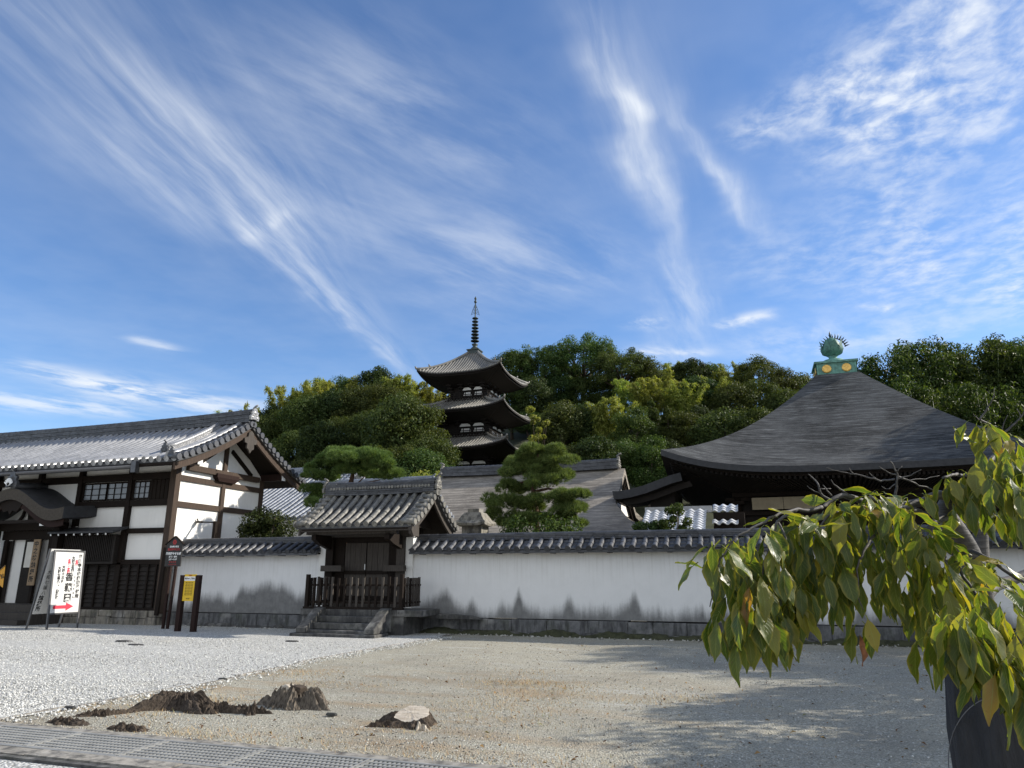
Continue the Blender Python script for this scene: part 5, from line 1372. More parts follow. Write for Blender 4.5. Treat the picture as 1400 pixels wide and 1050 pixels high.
# copper box, jewel
M['copper_dark'] = plain('dark_green_copper', (.07, .17, .14), .6, .5, 6, spec=.4, bump=.2)
b = MB()
for zz, r0, r1, h in ((10.95, .98, 1.0, .10), (11.05, .90, .90, .58), (11.63, 1.0, 1.02, .10)):
    b.prism([(HX - r0, HY - r0, zz), (HX + r0, HY - r0, zz), (HX + r0, HY + r0, zz), (HX - r0, HY + r0, zz)], (0, 0, h))
for sx_ in (-.88, 0, .88): b.box(HX + sx_ - .05, HX + sx_ + .05, HY - .93, HY - .905, 11.055, 11.625); b.box(HX - .93, HX - .905, HY + sx_ - .05, HY + sx_ + .05, 11.055, 11.625); b.box(HX + .905, HX + .93, HY + sx_ - .05, HY + sx_ + .05, 11.055, 11.625)
fb = b.build('copper_box', M['copper'], t)
for sx_ in (-.45, .45):
    for ax in ((0, -1), (-1, 0), (1, 0)):
        b = MB(); c0 = Vector((HX + (sx_ if ax[0] == 0 else ax[0] * .925), HY + (sx_ if ax[1] == 0 else ax[1] * .925), 11.34)); f = Vector((ax[0], ax[1], 0)); r_ = Vector((-f.y, f.x, 0))
        vs = [c0 + f * .03]; 
        for q, (rr, dd) in enumerate(((.10, .02), (.14, .035), (.19, .03), (.22, 0))): vs += [c0 + f * dd + (r_ * math.cos(a) + Vector((0, 0, 1)) * math.sin(a)) * rr for a in [2 * math.pi * k_ / 16 for k_ in range(16)]]
        fs = [(0, 1 + k_, 1 + (k_ + 1) % 16) for k_ in range(16)] + [(1 + q * 16 + k_, 1 + (q + 1) * 16 + k_, 1 + (q + 1) * 16 + (k_ + 1) % 16, 1 + q * 16 + (k_ + 1) % 16) for q in range(3) for k_ in range(16)]
        b.add(vs, fs, True); fixn(b.build('gold_medallion', M['gold'], fb))
jw = MB(); jw.lathe([(.62, 11.73), (.60, 11.83), (.48, 11.98), (.24, 12.06), (.20, 12.10), (.18, 12.16), (.24, 12.20)], HX, HY, 0, 18)
b = jw.build('lotus_base', M['copper'], t)
jw = MB(); jw.lathe([(.18, 12.18), (.34, 12.28), (.42, 12.48), (.42, 12.74), (.35, 12.96), (.22, 13.12), (.05, 13.22), (.0, 13.24)], HX, HY, 0, 20); jb = jw.build('jewel', M['copper_dark'], t)
pt_ = MB()
for k_ in range(8):
    a = 2 * math.pi * k_ / 8 + .2; o_ = Vector((math.cos(a), math.sin(a), 0)); r_ = Vector((-o_.y, o_.x, 0)); c0 = Vector((HX, HY, 12.22))
    P = []
    for i, (rr, z, w) in enumerate(((.20, 0, .12), (.46, .12, .20), (.54, .34, .19), (.52, .58, .11), (.58, .80, .0))):
        P.append([c0 + o_ * (rr - .03 * abs(q)) + r_ * (w * q) + Vector((0, 0, z)) for q in (-1, 0, 1)])
    pt_.grid(P)
pt_.build('lotus_petals', M['copper_dark'], jb)
fl = MB()
for k_ in range(15):
    a = R(8) + R(172) * k_ / 14
    for rr in (.52,):
        p = Vector((HX + .12 + rr * math.cos(a) * .95, HY + .02, 12.62 + rr * math.sin(a))); q = Vector((HX + .12 + (rr + .22) * math.cos(a), HY, 12.66 + (rr + .24) * math.sin(a)))
        fl.tube([p, p.lerp(q, .5) + Vector((.02, 0, .02)), q], [.035, .03, .004], 6)
fl.tube([(HX + .12 + .54 * math.cos(R(8) + R(172) * i / 24), HY + .02, 12.62 + .54 * math.sin(R(8) + R(172) * i / 24)) for i in range(25)], .03, 6)
fl.tube([(HX, HY, 13.2), (HX - .02, HY, 13.45), (HX, HY, 13.55)], [.06, .04, .01], 6)
fl.build('flame_halo', M['bronze'], jb)

# ------------------------------------------------------------------ three-storey pagoda
PX, PY = -32.05, 80.35
pg = thing('pagoda', 'three-storey dark wooden pagoda with tall ringed spire on the wooded hillside', 'pagoda', (PX, PY, 11))
def pag_roof(he, ze, zt, ht, lift):
    b = MB(); pt = hip_roof(b, PX, PY, ht, zt, he, ze, lift, .30, 22, 12, .0); rf = b.build('roof', M['tile_pag'], pg)
    rb = MB()
    for sd in (0, 1, 3):
        n = int(2 * he / .36)
        for i in range(1, n):
            s_ = -he + 2 * he * i / n; t0 = max(0.0, (abs(s_) - ht) / (he - ht)); 
            if t0 > .97: continue
            m_ = max(2, int(8 * (1 - t0)) + 1); P0 = []
            for q in range(m_ + 1):
                tt = t0 + (1 - t0) * q / m_; hh = ht + (he - ht) * tt; P0.append(pt(sd, max(-1, min(1, s_ / hh)), tt) + Vector((0, 0, .03)))
            rb.tube(P0, .095, 6, True)
    rb.build('cover_tiles', M['tile_pag'], rf)
    for sd in range(4):
        hp_ = MB()
        P0 = [pt(sd, 1, q / 12) + Vector((0, 0, .12)) for q in range(13)]; hp_.tube(P0, [.17] * 13, 7)
        hp_.tube([P0[-1], P0[-1] + (P0[-1] - P0[-2]).normalized() * .25 + Vector((0, 0, .35))], [.16, .06], 6)
        hp_.tube([P0[9] + Vector((0, 0, .1)), P0[9] + (P0[9] - P0[8]).normalized() * .2 + Vector((0, 0, .5))], [.15, .05], 6)
        hp_.build('hip_ridge', M['tile_pag'], rf)
    ed = MB()
    for sd in range(4):
        ed.grid([[pt(sd, -1 + 2 * j / 30, 1) - Vector((0, 0, dz)) for j in range(31)] for dz in (0, .16)], smooth=False, flip=True)
        ed.grid([[Vector((PX + (pt(sd, -1 + 2 * j / 30, 1).x - PX) * .965, PY + (pt(sd, -1 + 2 * j / 30, 1).y - PY) * .965, pt(sd, -1 + 2 * j / 30, 1).z - dz)) for j in range(31)] for dz in (.16, .34)], smooth=False, flip=True)
    ed.build('eave_edge', M['wood_black'], rf)
    return pt
def pag_storey(he, ze, zt, ht, lift, hb, zb):
    """roof over a body of half-width hb whose floor is at zb"""
    pt = pag_roof(he, ze, zt, ht, lift)
    ztop = ze - .55
    eave_under(pt, PX, PY, hb + .25, ze - 1.0, .30, 'soffit', pg, .03, M['wood_black'], 22)
    b = MB(); b.box(PX - hb, PX + hb, PY - hb, PY + hb, zb, ztop); body = b.build('wall', M['wood_black'], pg)
    # bracket tiers
    b = MB()
    for lv in range(3):
        r = hb + .18 + lv * .38; z = ze - 1.55 + lv * .30
        for i in range(4):
            x = PX - hb + 2 * hb * i / 3
            b.box(x - .35, x + .35, PY - r, PY - hb, z, z + .15); b.box(x - .12, x + .12, PY - r - .12, PY - hb, z + .15, z + .28)
            b.box(PX + hb, PX + r, PY - hb + 2 * hb * i / 3 - .35, PY - hb + 2 * hb * i / 3 + .35, z, z + .15)
    b.build('brackets', M['wood_black'], pg)
    for i in (1, 2):
        x = PX - hb + 2 * hb * (i + .5) / 3; w = hb / 3 - .14
        for lv, (z0, z1) in enumerate(((ze - 2.12, ze - 1.68), (ze - 1.50, ze - 1.16))):
            b = MB(); q = .18; yy = PY - hb - .03 - .22 * lv
            b.prism([(x - w, yy, z0), (x + w, yy, z0), (x + w - q, yy, z1), (x - w + q, yy, z1)], (0, .03, 0)); fixn(b.build('plaster_panel', M['plaster'], pg))
            b = MB(); xx = PX + hb + .03 + .22 * lv; y_ = PY - hb + 2 * hb * (i + .5) / 3
            b.prism([(xx, y_ - w, z0), (xx, y_ + w, z0), (xx, y_ + w - q, z1), (xx, y_ - w + q, z1)], (-.03, 0, 0)); fixn(b.build('plaster_panel', M['plaster'], pg))
    for i in range(4):
        x = PX - hb + 2 * hb * i / 3
        b = MB(); b.lathe([(.17, zb), (.17, ze - 1.5)], x, PY - hb, 0, 10); b.build('post', M['wood_black'], pg)
    # balcony rail
    b = MB(); r = hb + .75
    for z in (zb + .25, zb + .55, zb + .85):
        b.box(PX - r - .2, PX + r + .2, PY - r - .04, PY - r + .04, z, z + .07); b.box(PX + r - .04, PX + r + .04, PY - r - .2, PY + r + .2, z + .002, z + .068); b.box(PX - r - .04, PX - r + .04, PY - r - .2, PY + r + .2, z + .002, z + .068)
    for i in range(9):
        x = PX - r + 2 * r * i / 8; b.box(x - .04, x + .04, PY - r - .03, PY - r + .03, zb, zb + .85); b.box(PX + r - .03, PX + r + .03, PY - r + 2 * r * i / 8 - .04, PY - r + 2 * r * i / 8 + .04, zb, zb + .85)
    b.box(PX - r, PX + r, PY - r, PY + r, zb - .12, zb)
    b.build('balcony', M['wood_black'], pg)
pag_storey(5.40, 24.75, 28.55, .62, .75, 2.15, 22.0)
pag_storey(6.05, 20.15, 22.2, 2.3, .72, 2.55, 17.45)
pag_storey(6.50, 15.50, 17.6, 2.7, .70, 3.0, 12.2)
b = MB(); b.box(PX - 4.2, PX + 4.2, PY - 4.2, PY + 4.2, 10.5, 12.2); b.build('base', M['stone'], pg)
sp_ = MB(); sp_.box(PX - .72, PX + .72, PY - .72, PY + .72, 28.40, 28.95); sp_.box(PX - .82, PX + .82, PY - .82, PY + .82, 28.95, 29.08)
sp_.lathe([(.62, 29.08), (.58, 29.25), (.40, 29.45), (.22, 29.5), (.35, 29.75), (.42, 29.9), (.14, 29.95)], PX, PY, 0, 14); sp_.lathe([(.10, 29.9), (.075, 36.2)], PX, PY, 0, 8)
so = sp_.build('spire', M['bronze'], pg)
for i in range(8):
    z = 30.25 + i * .44; r = .50 - .022 * i
    b = MB(); b.lathe([(r, z), (r + .06, z + .07), (r, z + .15), (r - .14, z + .15), (r - .17, z + .07), (r - .14, z)], PX, PY, 0, 16)
    for a in range(4): b.bar((PX, PY, z + .08), (PX + (r - .1) * math.cos(a * math.pi / 2), PY + (r - .1) * math.sin(a * math.pi / 2), z + .08), .06, .06)
    b.build('ring', M['bronze'], so)
b = MB()
for a in range(4):
    an = a * math.pi / 2 + .4; d_ = Vector((math.cos(an), math.sin(an), 0))
    for i in range(6):
        z0 = 34.0 + i * .22; L_ = .52 - .06 * i
        b.tube([Vector((PX, PY, z0 + .10)), Vector((PX, PY, z0)) + d_ * (L_ * .6) , Vector((PX, PY, z0 - .14)) + d_ * L_], [.03, .028, .012], 5)
    b.tube([Vector((PX, PY, 35.4)), Vector((PX, PY, 34.6)) + d_ * .32, Vector((PX, PY, 33.85)) + d_ * .54], [.025, .03, .02], 5)
b.build('water_flame', M['bronze'], so)
b = MB()
b.lathe([(.02, 35.45), (.17, 35.6), (.19, 35.72), (.12, 35.86), (.04, 35.92), (.15, 36.05), (.16, 36.18), (.05, 36.36), (.0, 36.5)], PX, PY, 0, 10); b.build('jewel', M['bronze'], so)
# ------------------------------------------------------------------ foliage
def leafmat(name, stops, trans=.35, rough=.5, objvar=.25, spec=.12):
    m = bpy.data.materials.new(name); m.use_nodes = True; nt = m.node_tree; nt.nodes.clear(); N = NT(nt)
    out = N.n('ShaderNodeOutputMaterial'); p = N.n('ShaderNodeBsdfPrincipled'); tr = N.n('ShaderNodeBsdfTranslucent'); mx = N.n('ShaderNodeMixShader')
    gg = N.n('ShaderNodeNewGeometry'); oi = N.n('ShaderNodeObjectInfo')
    c = N.ramp(gg.outputs['Random Per Island'], stops)
    h = N.n('ShaderNodeHueSaturation'); N.l(c, h.inputs['Color'])
    N.l(N.math('ADD', N.math('MULTIPLY', oi.outputs['Random'], .06), .47), h.inputs['Hue'])
    N.l(N.math('ADD', N.math('MULTIPLY', oi.outputs['Random'], objvar * 2), 1.42 - objvar), h.inputs['Value'])
    N.l(h.outputs[0], p.inputs['Base Color']); p.inputs['Roughness'].default_value = rough; p.inputs['Specular IOR Level'].default_value = spec
    t2 = N.mix(1.0, h.outputs[0], (1.5, 1.45, .55), 'MULTIPLY'); N.l(t2, tr.inputs[0])
    mx.inputs[0].default_value = trans; N.l(p.outputs[0], mx.inputs[1]); N.l(tr.outputs[0], mx.inputs[2]); N.l(mx.outputs[0], out.inputs[0])
    return m
M['leaf_dark'] = leafmat('dark_evergreen_leaves', [(0, (0.0126, 0.0210, 0.0070)), (.5, (0.0245, 0.0385, 0.0119)), (.85, (0.0420, 0.0595, 0.0175)), (1, (0.0665, 0.0840, 0.0280))], .22)
M['leaf_mid'] = leafmat('mid_green_leaves', [(0, (0.0196, 0.0315, 0.0084)), (.5, (0.0385, 0.0560, 0.0140)), (.85, (0.0595, 0.0805, 0.0210)), (1, (0.0910, 0.1050, 0.0350))], .3)
M['leaf_olive'] = leafmat('olive_leaves', [(0, (0.0206, 0.0334, 0.0103)), (.5, (0.0412, 0.0631, 0.0184)), (.85, (0.0617, 0.0853, 0.0257)), (1, (0.0941, 0.1113, 0.0368))], .3)
M['bamboo'] = leafmat('bamboo_leaves', [(0, (.08, .11, .022)), (.5, (.15, .18, .040)), (.9, (.23, .25, .07)), (1, (.30, .29, .11))], .42)
M['bamboo_dark'] = leafmat('dark_bamboo_leaves', [(0, (0.0126, 0.0245, 0.0070)), (.5, (0.0280, 0.0455, 0.0112)), (.9, (0.0595, 0.0840, 0.0210)), (1, (0.0980, 0.1190, 0.0350))], .3)
M['pine'] = leafmat('pine_needles', [(0, (.040, .068, .022)), (.5, (.080, .118, .034)), (1, (.15, .185, .065))], .25, .45, .05)
M['trunk'] = wood('tree_bark', (.12, .095, .075), (.04, .032, .026), .9, (6, 6, 1.5), .1, .8)
M['pinebark'] = wood('red_pine_bark', (.17, .10, .07), (.055, .04, .032), .9, (6, 6, 3), .1, .8)
M['culm'] = plain('bamboo_culm', (.13, .16, .06), .5, .3, 4)

def leaves(P, axis, nrm, L, Wd, bend=.0):
    """diamond leaves: base, two sides, tip"""
    n = len(P)
    axis = axis / np.linalg.norm(axis, axis=1, keepdims=True)
    side = np.cross(axis, nrm); side /= (np.linalg.norm(side, axis=1, keepdims=True) + 1e-9)
    up = np.cross(side, axis)
    L = L[:, None]; Wd = Wd[:, None]
    b = P - axis * L * .5; t = P + axis * L * .5 - up * L * bend; mid = P + up * L * bend * .5
    V = np.stack([b, mid + side * Wd * .5, t, mid - side * Wd * .5], 1).reshape(-1, 3)
    return V, np.arange(4 * n).reshape(-1, 4)
def clump_leaves(r, centers, radii, per, L, ratio=.5, droop=.25, shell=.55, flat=1.0):
    """leaves spread through clumps, denser near their outer shell"""
    c = np.repeat(centers, per, 0); rad = np.repeat(radii, per, 0); n = len(c)
    d = r.normal(size=(n, 3)); d /= np.linalg.norm(d, axis=1, keepdims=True)
    q = (shell + (1.08 - shell) * r.random((n, 1)) ** .7)
    P = c + d * rad * q * np.array([1, 1, flat])
    nrm = d + r.normal(size=(n, 3)) * .55 + np.array([0, 0, .45])
    ax = np.cross(nrm, r.normal(size=(n, 3))) - np.array([0, 0, droop])
    ll = r.uniform(.65, 1.25, n) * L
    return leaves(P, ax, nrm, ll, ll * ratio, .12)
def crown_clumps(r, n, cen, R_, rmin, rmax, hollow=.55, low=-.5):
    C = []; Rr = []
    while len(C) < n:
        d = r.normal(size=3); d /= np.linalg.norm(d)
        if d[2] < low: continue
        q = hollow + (1 - hollow) * r.random() ** .6
        C.append(np.array(cen) + d * np.array(R_) * q); s_ = r.uniform(rmin, rmax); Rr.append([s_ * r.uniform(.85, 1.25), s_ * r.uniform(.85, 1.25), s_ * r.uniform(.6, .9)])
    return np.array(C), np.array(Rr)
PROTO = {}
def proto(kind, V, F, tmb, mleaf, mtrunk):
    t = bpy.data.objects.new(kind, None)
    me = rawmesh('crown', V, F, M[mleaf]).data
    bpy.data.objects.remove([o for o in bpy.data.objects if o.type == 'MESH' and o.data == me][0])
    tm = tmb.build('trunk', M[mtrunk]); td = tm.data; bpy.data.objects.remove(tm)
    bpy.data.objects.remove(t)
    PROTO[kind] = (me, td)
def limbs(mb, r, base, crown_c, C, r0, k=9):
    """trunk with limbs running to some of the clumps"""
    mid = Vector(crown_c) * .62; mid.x += r.uniform(-.2, .2); mid.z = crown_c[2] * .55
    mb.tube([(0, 0, -.6), (0.05, 0, crown_c[2] * .25), mid, (crown_c[0] * .8, crown_c[1] * .8, crown_c[2] * 1.05)], [r0 * 1.35, r0, r0 * .75, r0 * .3], 8)
    idx = r.permutation(len(C))[:k]
    for i in idx:
        c = Vector(C[i]); s_ = mid.lerp(Vector(crown_c), r.uniform(0, .6)); m_ = s_.lerp(c, .5) + Vector((0, 0, -.25 + r.uniform(-.2, .3)))
        mb.tube([s_, m_, c], [r0 * .45, r0 * .28, r0 * .10], 6)
def mk_broad(kind, seed, H, R_, ncl, per, L, mleaf, rmin, rmax, hollow=.5, low=-.55, ratio=.5, kl=9):
    r = np.random.default_rng(seed); cen = (r.uniform(-.3, .3), r.uniform(-.3, .3), H - R_[2])
    C, Rr = crown_clumps(r, ncl, cen, np.array(R_) - rmax * .6, rmin, rmax, hollow, low)
    V, F = clump_leaves(r, C, Rr, per, L, ratio)
    tb = MB(); limbs(tb, r, 0, cen, C, H * .028, kl); proto(kind, V, F, tb, mleaf, 'trunk')
mk_broad('dense', 1, 9.0, (3.6, 3.6, 3.7), 72, 260, .25, 'leaf_dark', .75, 1.25, .45, -.75)
mk_broad('dense_b', 2, 9.5, (3.2, 3.4, 4.3), 80, 240, .23, 'leaf_mid', .65, 1.15, .4, -.8)
mk_broad('dense_c', 3, 8.0, (3.9, 3.6, 3.3), 74, 250, .24, 'leaf_olive', .75, 1.3, .45, -.7)
mk_broad('spreading', 4, 14.0, (7.6, 6.5, 5.2), 125, 190, .29, 'leaf_olive', .7, 1.25, .50, -.45, kl=30)
mk_broad('open', 5, 12.5, (4.6, 4.4, 5.0), 70, 190, .27, 'leaf_mid', .8, 1.3, .6, -.35, kl=16)
# pointed, loose-branched tree
def mk_point(kind, seed, H, R0, mleaf):
    r = np.random.default_rng(seed); C = []; Rr = []
    for i in range(70):
        z = H * (.18 + .80 * r.random() ** .85); q = (1 - (z / H)) ** .75 * R0 * r.uniform(.55, 1.0); a = r.uniform(0, 6.283)
        C.append((q * math.cos(a), q * math.sin(a), z)); s_ = r.uniform(.45, .85) * (1.15 - .5 * z / H); Rr.append((s_, s_, s_ * .7))
    C.append((0, 0, H)); Rr.append((.25, .25, .6)); C = np.array(C); Rr = np.array(Rr)
    V, F = clump_leaves(r, C, Rr, 130, .27, .42, .5)
    tb = MB(); tb.tube([(0, 0, -.6), (0, 0, H * .5), (0, 0, H)], [.24, .15, .03], 8)
    for i in range(0, 70, 3): tb.tube([(0, 0, C[i][2] - .6), tuple(C[i])], [.06, .02], 5)
    proto(kind, V, F, tb, mleaf, 'trunk')
mk_point('pointed', 6, 10.5, 2.7, 'leaf_mid')
# bamboo: arching culms with feathery drooping sprays
def mk_bamboo(kind, seed, H, n, spread, mleaf, arch, per, L, dense):
    r = np.random.default_rng(seed); tb = MB(); P = []; A = []; Nn = []
    for k in range(n):
        a = r.uniform(0, 6.283); d0 = np.array([math.cos(a), math.sin(a), 0]); b0 = d0 * spread * math.sqrt(r.random()) ; h = H * r.uniform(.78, 1.0); ar = arch * r.uniform(.4, 1.2)
        lean = r.normal(size=2); lean /= np.linalg.norm(lean); ld = np.array([lean[0], lean[1], 0])
        pts = []
        for i in range(9):
            s_ = i / 8; pts.append(b0 + ld * ar * s_ ** 2.6 + np.array([0, 0, h * (s_ - .10 * s_ ** 4 * ar / 1.5)]))
        tb.tube([tuple(p) for p in pts], [.055 * (1 - .85 * i / 8) for i in range(9)], 5)
        pts = np.array(pts)
        for s_ in r.uniform(.36, 1.0, dense) ** .85:
            f = s_ * 8; i = min(7, int(f)); p = pts[i] + (pts[i + 1] - pts[i]) * (f - i)
            an = r.uniform(0, 6.283); br = np.array([math.cos(an), math.sin(an), .35]); ln = r.uniform(.35, 1.15) * (1.15 - .55 * s_) * 1.25
            for q in range(per):
                w = r.random(); pp = p + br * ln * w + np.array([0, 0, -.55 * ln * w * w]) + r.normal(size=3) * .10
                P.append(pp); A.append(br * .5 + np.array([0, 0, -.8]) + r.normal(size=3) * .45); Nn.append(r.normal(size=3) * .6 + np.array([br[0], br[1], .7]))
    P = np.array(P); A = np.array(A); Nn = np.array(Nn); ll = r.uniform(.7, 1.3, len(P)) * L
    V, F = leaves(P, A, Nn, ll, ll * .28, .1); proto(kind, V, F, tb, mleaf, 'culm')
mk_bamboo('bamboo', 7, 10.5, 20, 2.3, 'bamboo', 2.4, 11, .36, 66)
mk_bamboo('bamboo_b', 8, 9.0, 17, 2.0, 'bamboo', 1.8, 11, .36, 62)
# dark columnar bamboo clumps at the right: rounded tufted heads
def mk_grove(kind, seed, H):
    r = np.random.default_rng(seed); tb = MB(); C = []; Rr = []
    for k in range(7):
        a = r.uniform(0, 6.283); b0 = np.array([math.cos(a), math.sin(a), 0]) * r.uniform(.2, 1.7); h = H * r.uniform(.78, 1.0); ld = np.array([r.normal(), r.normal(), 0]) * .35
        pts = [b0 + ld * (i / 6) ** 2.2 + np.array([0, 0, h * i / 6]) for i in range(7)]
        tb.tube([tuple(p) for p in pts], [.055 * (1 - .8 * i / 6) for i in range(7)], 5)
        for s_ in np.linspace(.30, 1.0, 12):
            f = s_ * 6; i = min(5, int(f)); p = pts[i] + (pts[i + 1] - pts[i]) * (f - i)
            an = r.uniform(0, 6.283); C.append(p + np.array([math.cos(an), math.sin(an), 0]) * r.uniform(.1, .75) * (1.1 - .5 * s_)); q = r.uniform(.45, .72); Rr.append((q, q, q * .8))
    C = np.array(C); Rr = np.array(Rr)
    V, F = clump_leaves(r, C, Rr, 130, .24, .36, .7, .35); proto(kind, V, F, tb, 'bamboo_dark', 'culm')
mk_grove('grove', 9, 13.0); mk_grove('grove_b', 10, 12.0)

KINDS = {'dense': ('dark rounded evergreen tree', 'broadleaf_tree'), 'dense_b': ('mid green dense tree', 'broadleaf_tree'), 'dense_c': ('olive green bushy tree', 'broadleaf_tree'),
         'spreading': ('tall spreading olive tree', 'spreading_tree'), 'open': ('tall open branched green tree', 'open_tree'), 'pointed': ('pointed loose green tree', 'pointed_tree'),
         'bamboo': ('feathery yellow-green bamboo clump', 'bamboo_clump'), 'bamboo_b': ('arching pale bamboo clump', 'bamboo_clump'), 'grove': ('dark tall tufted bamboo clump', 'bamboo_clump'), 'grove_b': ('dark shorter tufted bamboo clump', 'bamboo_clump')}
def plant(kind, x, y, z, s, rz, sz=1.0):
    nm = KINDS[kind][1]
    o = bpy.data.objects.new(nm, None); COL.objects.link(o); o.location = (x, y, z); o.rotation_euler = (0, 0, rz); o.scale = (s, s, s * sz)
    for n_, me in (('crown', PROTO[kind][0]), ('trunk', PROTO[kind][1])):
        c = bpy.data.objects.new(n_, me); COL.objects.link(c); c.parent = o
    o['category'] = 'bamboo' if 'amboo' in nm else 'tree'
    return o
HGT = {'dense': 9.0, 'dense_b': 9.5, 'dense_c': 8.0, 'spreading': 14.0, 'open': 12.5, 'pointed': 10.8, 'bamboo': 10.0, 'bamboo_b': 8.6, 'grove': 12.8, 'grove_b': 11.8}
# hillside
def hill(x, y):
    v = .42 * max(0.0, y - 46) if y < 104 else .42 * 58 + .10 * (y - 104)
    v *= 1.0 - .55 * (1 / (1 + math.exp(-(x - 6) / 6.0))) * (1 if y < 75 else .6)
    v *= 1 / (1 + math.exp(-(x + 92) / 9.0)) if x < -40 else 1
    return v - .02
b = MB(); b.grid([[(x, y, hill(x, y) + .5 * ghash(x * .2, y * .2) * (1 if y > 50 else 0)) for x in np.arange(-130, 91, 5)] for y in np.arange(44, 165, 4)], smooth=True, flip=True)
M['hillsoil'] = plain('hillside_undergrowth', (.035, .040, .018), .95, .5, 2, bump=1, bscale=4)
tag(b.build('hillside', M['hillsoil']), kind='structure')
# each tree: image column, image row of its top, distance row, kind
TREES = []
def row(name, y, items):
    for px, py, kind in items: TREES.append((name, y, px, py, kind))
row('back', 104, [(318, 560, 'bamboo'), (345, 548, 'bamboo_b'), (372, 552, 'dense'), (405, 522, 'bamboo'), (432, 512, 'bamboo_b'), (455, 512, 'bamboo'), (480, 510, 'dense_b'), (520, 498, 'dense'), (548, 510, 'bamboo_b'), (572, 520, 'bamboo'), (598, 528, 'bamboo'), (702, 476, 'open'), (738, 470, 'spreading'), (796, 457, 'spreading'), (848, 474, 'spreading'), (762, 505, 'dense'), (792, 512, 'dense_c'), (826, 508, 'dense_b'), (884, 488, 'open'), (915, 492, 'bamboo_b'), (945, 488, 'dense'), (975, 490, 'dense_b'), (1000, 496, 'bamboo'), (1032, 484, 'open'), (1062, 500, 'dense_b'), (1092, 508, 'dense_c'), (1120, 512, 'dense'), (1150, 500, 'dense'), (1290, 478, 'dense'), (1360, 462, 'dense'), (1395, 458, 'open'), (1430, 462, 'dense'), (1470, 470, 'dense_c')])
row('upper', 92, [(335, 575, 'dense'), (362, 565, 'dense_c'), (395, 548, 'dense_b'), (430, 535, 'dense_c'), (462, 528, 'dense'), (495, 522, 'dense_c'), (528, 520, 'dense_b'), (560, 535, 'dense_b'), (592, 548, 'bamboo'), (700, 520, 'dense_b'), (728, 512, 'dense'), (722, 560, 'dense_c'), (748, 552, 'dense_b'), (866, 514, 'bamboo'), (893, 506, 'bamboo'), (912, 516, 'bamboo_b'), (930, 520, 'bamboo'), (952, 512, 'dense'), (972, 515, 'bamboo'), (1000, 520, 'dense_c'), (1035, 515, 'dense_b'), (1068, 528, 'dense_c'), (1100, 530, 'dense_b')])
row('middle', 76, [(335, 605, 'dense'), (372, 598, 'dense_b'), (408, 585, 'dense_c'), (445, 572, 'dense'), (480, 560, 'dense_b'), (515, 556, 'dense_c'), (548, 568, 'dense'), (756, 556, 'bamboo_b'), (768, 545, 'dense_c'), (800, 548, 'dense'), (832, 540, 'bamboo_b'), (862, 550, 'dense_b'), (890, 546, 'pointed'), (912, 556, 'pointed'), (938, 556, 'dense_b'), (955, 552, 'dense'), (990, 555, 'dense_c'), (1025, 552, 'dense_b'), (1060, 560, 'dense_c'), (1095, 555, 'dense')])
row('near pagoda', 69.5, [(548, 532, 'dense_c'), (568, 540, 'dense_b'), (588, 590, 'dense_c')])
row('lower', 63, [(345, 640, 'dense_c'), (385, 630, 'dense'), (425, 620, 'dense_b'), (468, 610, 'dense'), (508, 605, 'dense_c'), (545, 600, 'dense_b'), (580, 608, 'dense_c'), (752, 614, 'dense'), (775, 600, 'dense_b'), (815, 592, 'dense'), (850, 598, 'dense_c'), (885, 590, 'dense_b'), (915, 600, 'dense'), (945, 606, 'dense_b'), (985, 598, 'dense')])
row('grove', 57, [(1108, 528, 'grove_b'), (1140, 518, 'grove_b'), (1172, 492, 'grove'), (1198, 486, 'grove_b'), (1222, 468, 'grove'), (1252, 463, 'grove'), (1283, 478, 'grove_b'), (1312, 468, 'grove'), (1342, 460, 'grove'), (1372, 474, 'grove_b'), (1402, 470, 'grove'), (1436, 474, 'grove'), (1470, 470, 'grove_b'), (1505, 465, 'grove')])
row('grove front', 50.5, [(1190, 535, 'grove_b'), (1230, 522, 'grove_b'), (1268, 530, 'grove'), (1305, 528, 'grove_b'), (1340, 525, 'grove'), (1378, 530, 'grove_b'), (1415, 528, 'grove'), (1455, 525, 'grove_b')])
ORD = ['first', 'second', 'third', 'fourth', 'fifth', 'sixth', 'seventh', 'eighth', 'ninth', 'tenth', 'eleventh', 'twelfth', 'thirteenth', 'fourteenth', 'fifteenth']
WHERE = {'back': 'on the skyline', 'upper': 'just below the skyline', 'middle': 'halfway up the hillside', 'near pagoda': 'covering the left eaves of the pagoda', 'lower': 'at the hillside foot', 'grove': 'behind the pyramid roof', 'grove front': 'close behind the pyramid roof'}
def nth(kind, name, px):
    same = sorted(t[2] for t in TREES if t[0] == name and t[4] == kind); i = same.index(px)
    return ('only one' if len(same) == 1 else ORD[i] + ' from left')
random.seed(21)
for (name, y, px, py, kind) in TREES:
    yy = y + random.uniform(-2.5, 2.5); tp = at(px, py, y=yy); g0 = hill(tp.x, yy) - .2
    h = tp.z - g0; s_ = h / HGT[kind]; sxy = min(max(s_, .75), 1.25); 
    if s_ > 1.25: g0 += (s_ - 1.25) * HGT[kind] * .0
    o = plant(kind, tp.x, yy, g0, sxy, random.uniform(0, 6.283), s_ / sxy)
    n_ = nth(kind, name, px)
    o['label'] = f"{KINDS[kind][0]} {WHERE[name]}" + ('' if n_ == 'only one' else ', ' + n_)
    o['group'] = 'bamboo on the hillside' if o['category'] == 'bamboo' else 'trees on the wooded hillside'
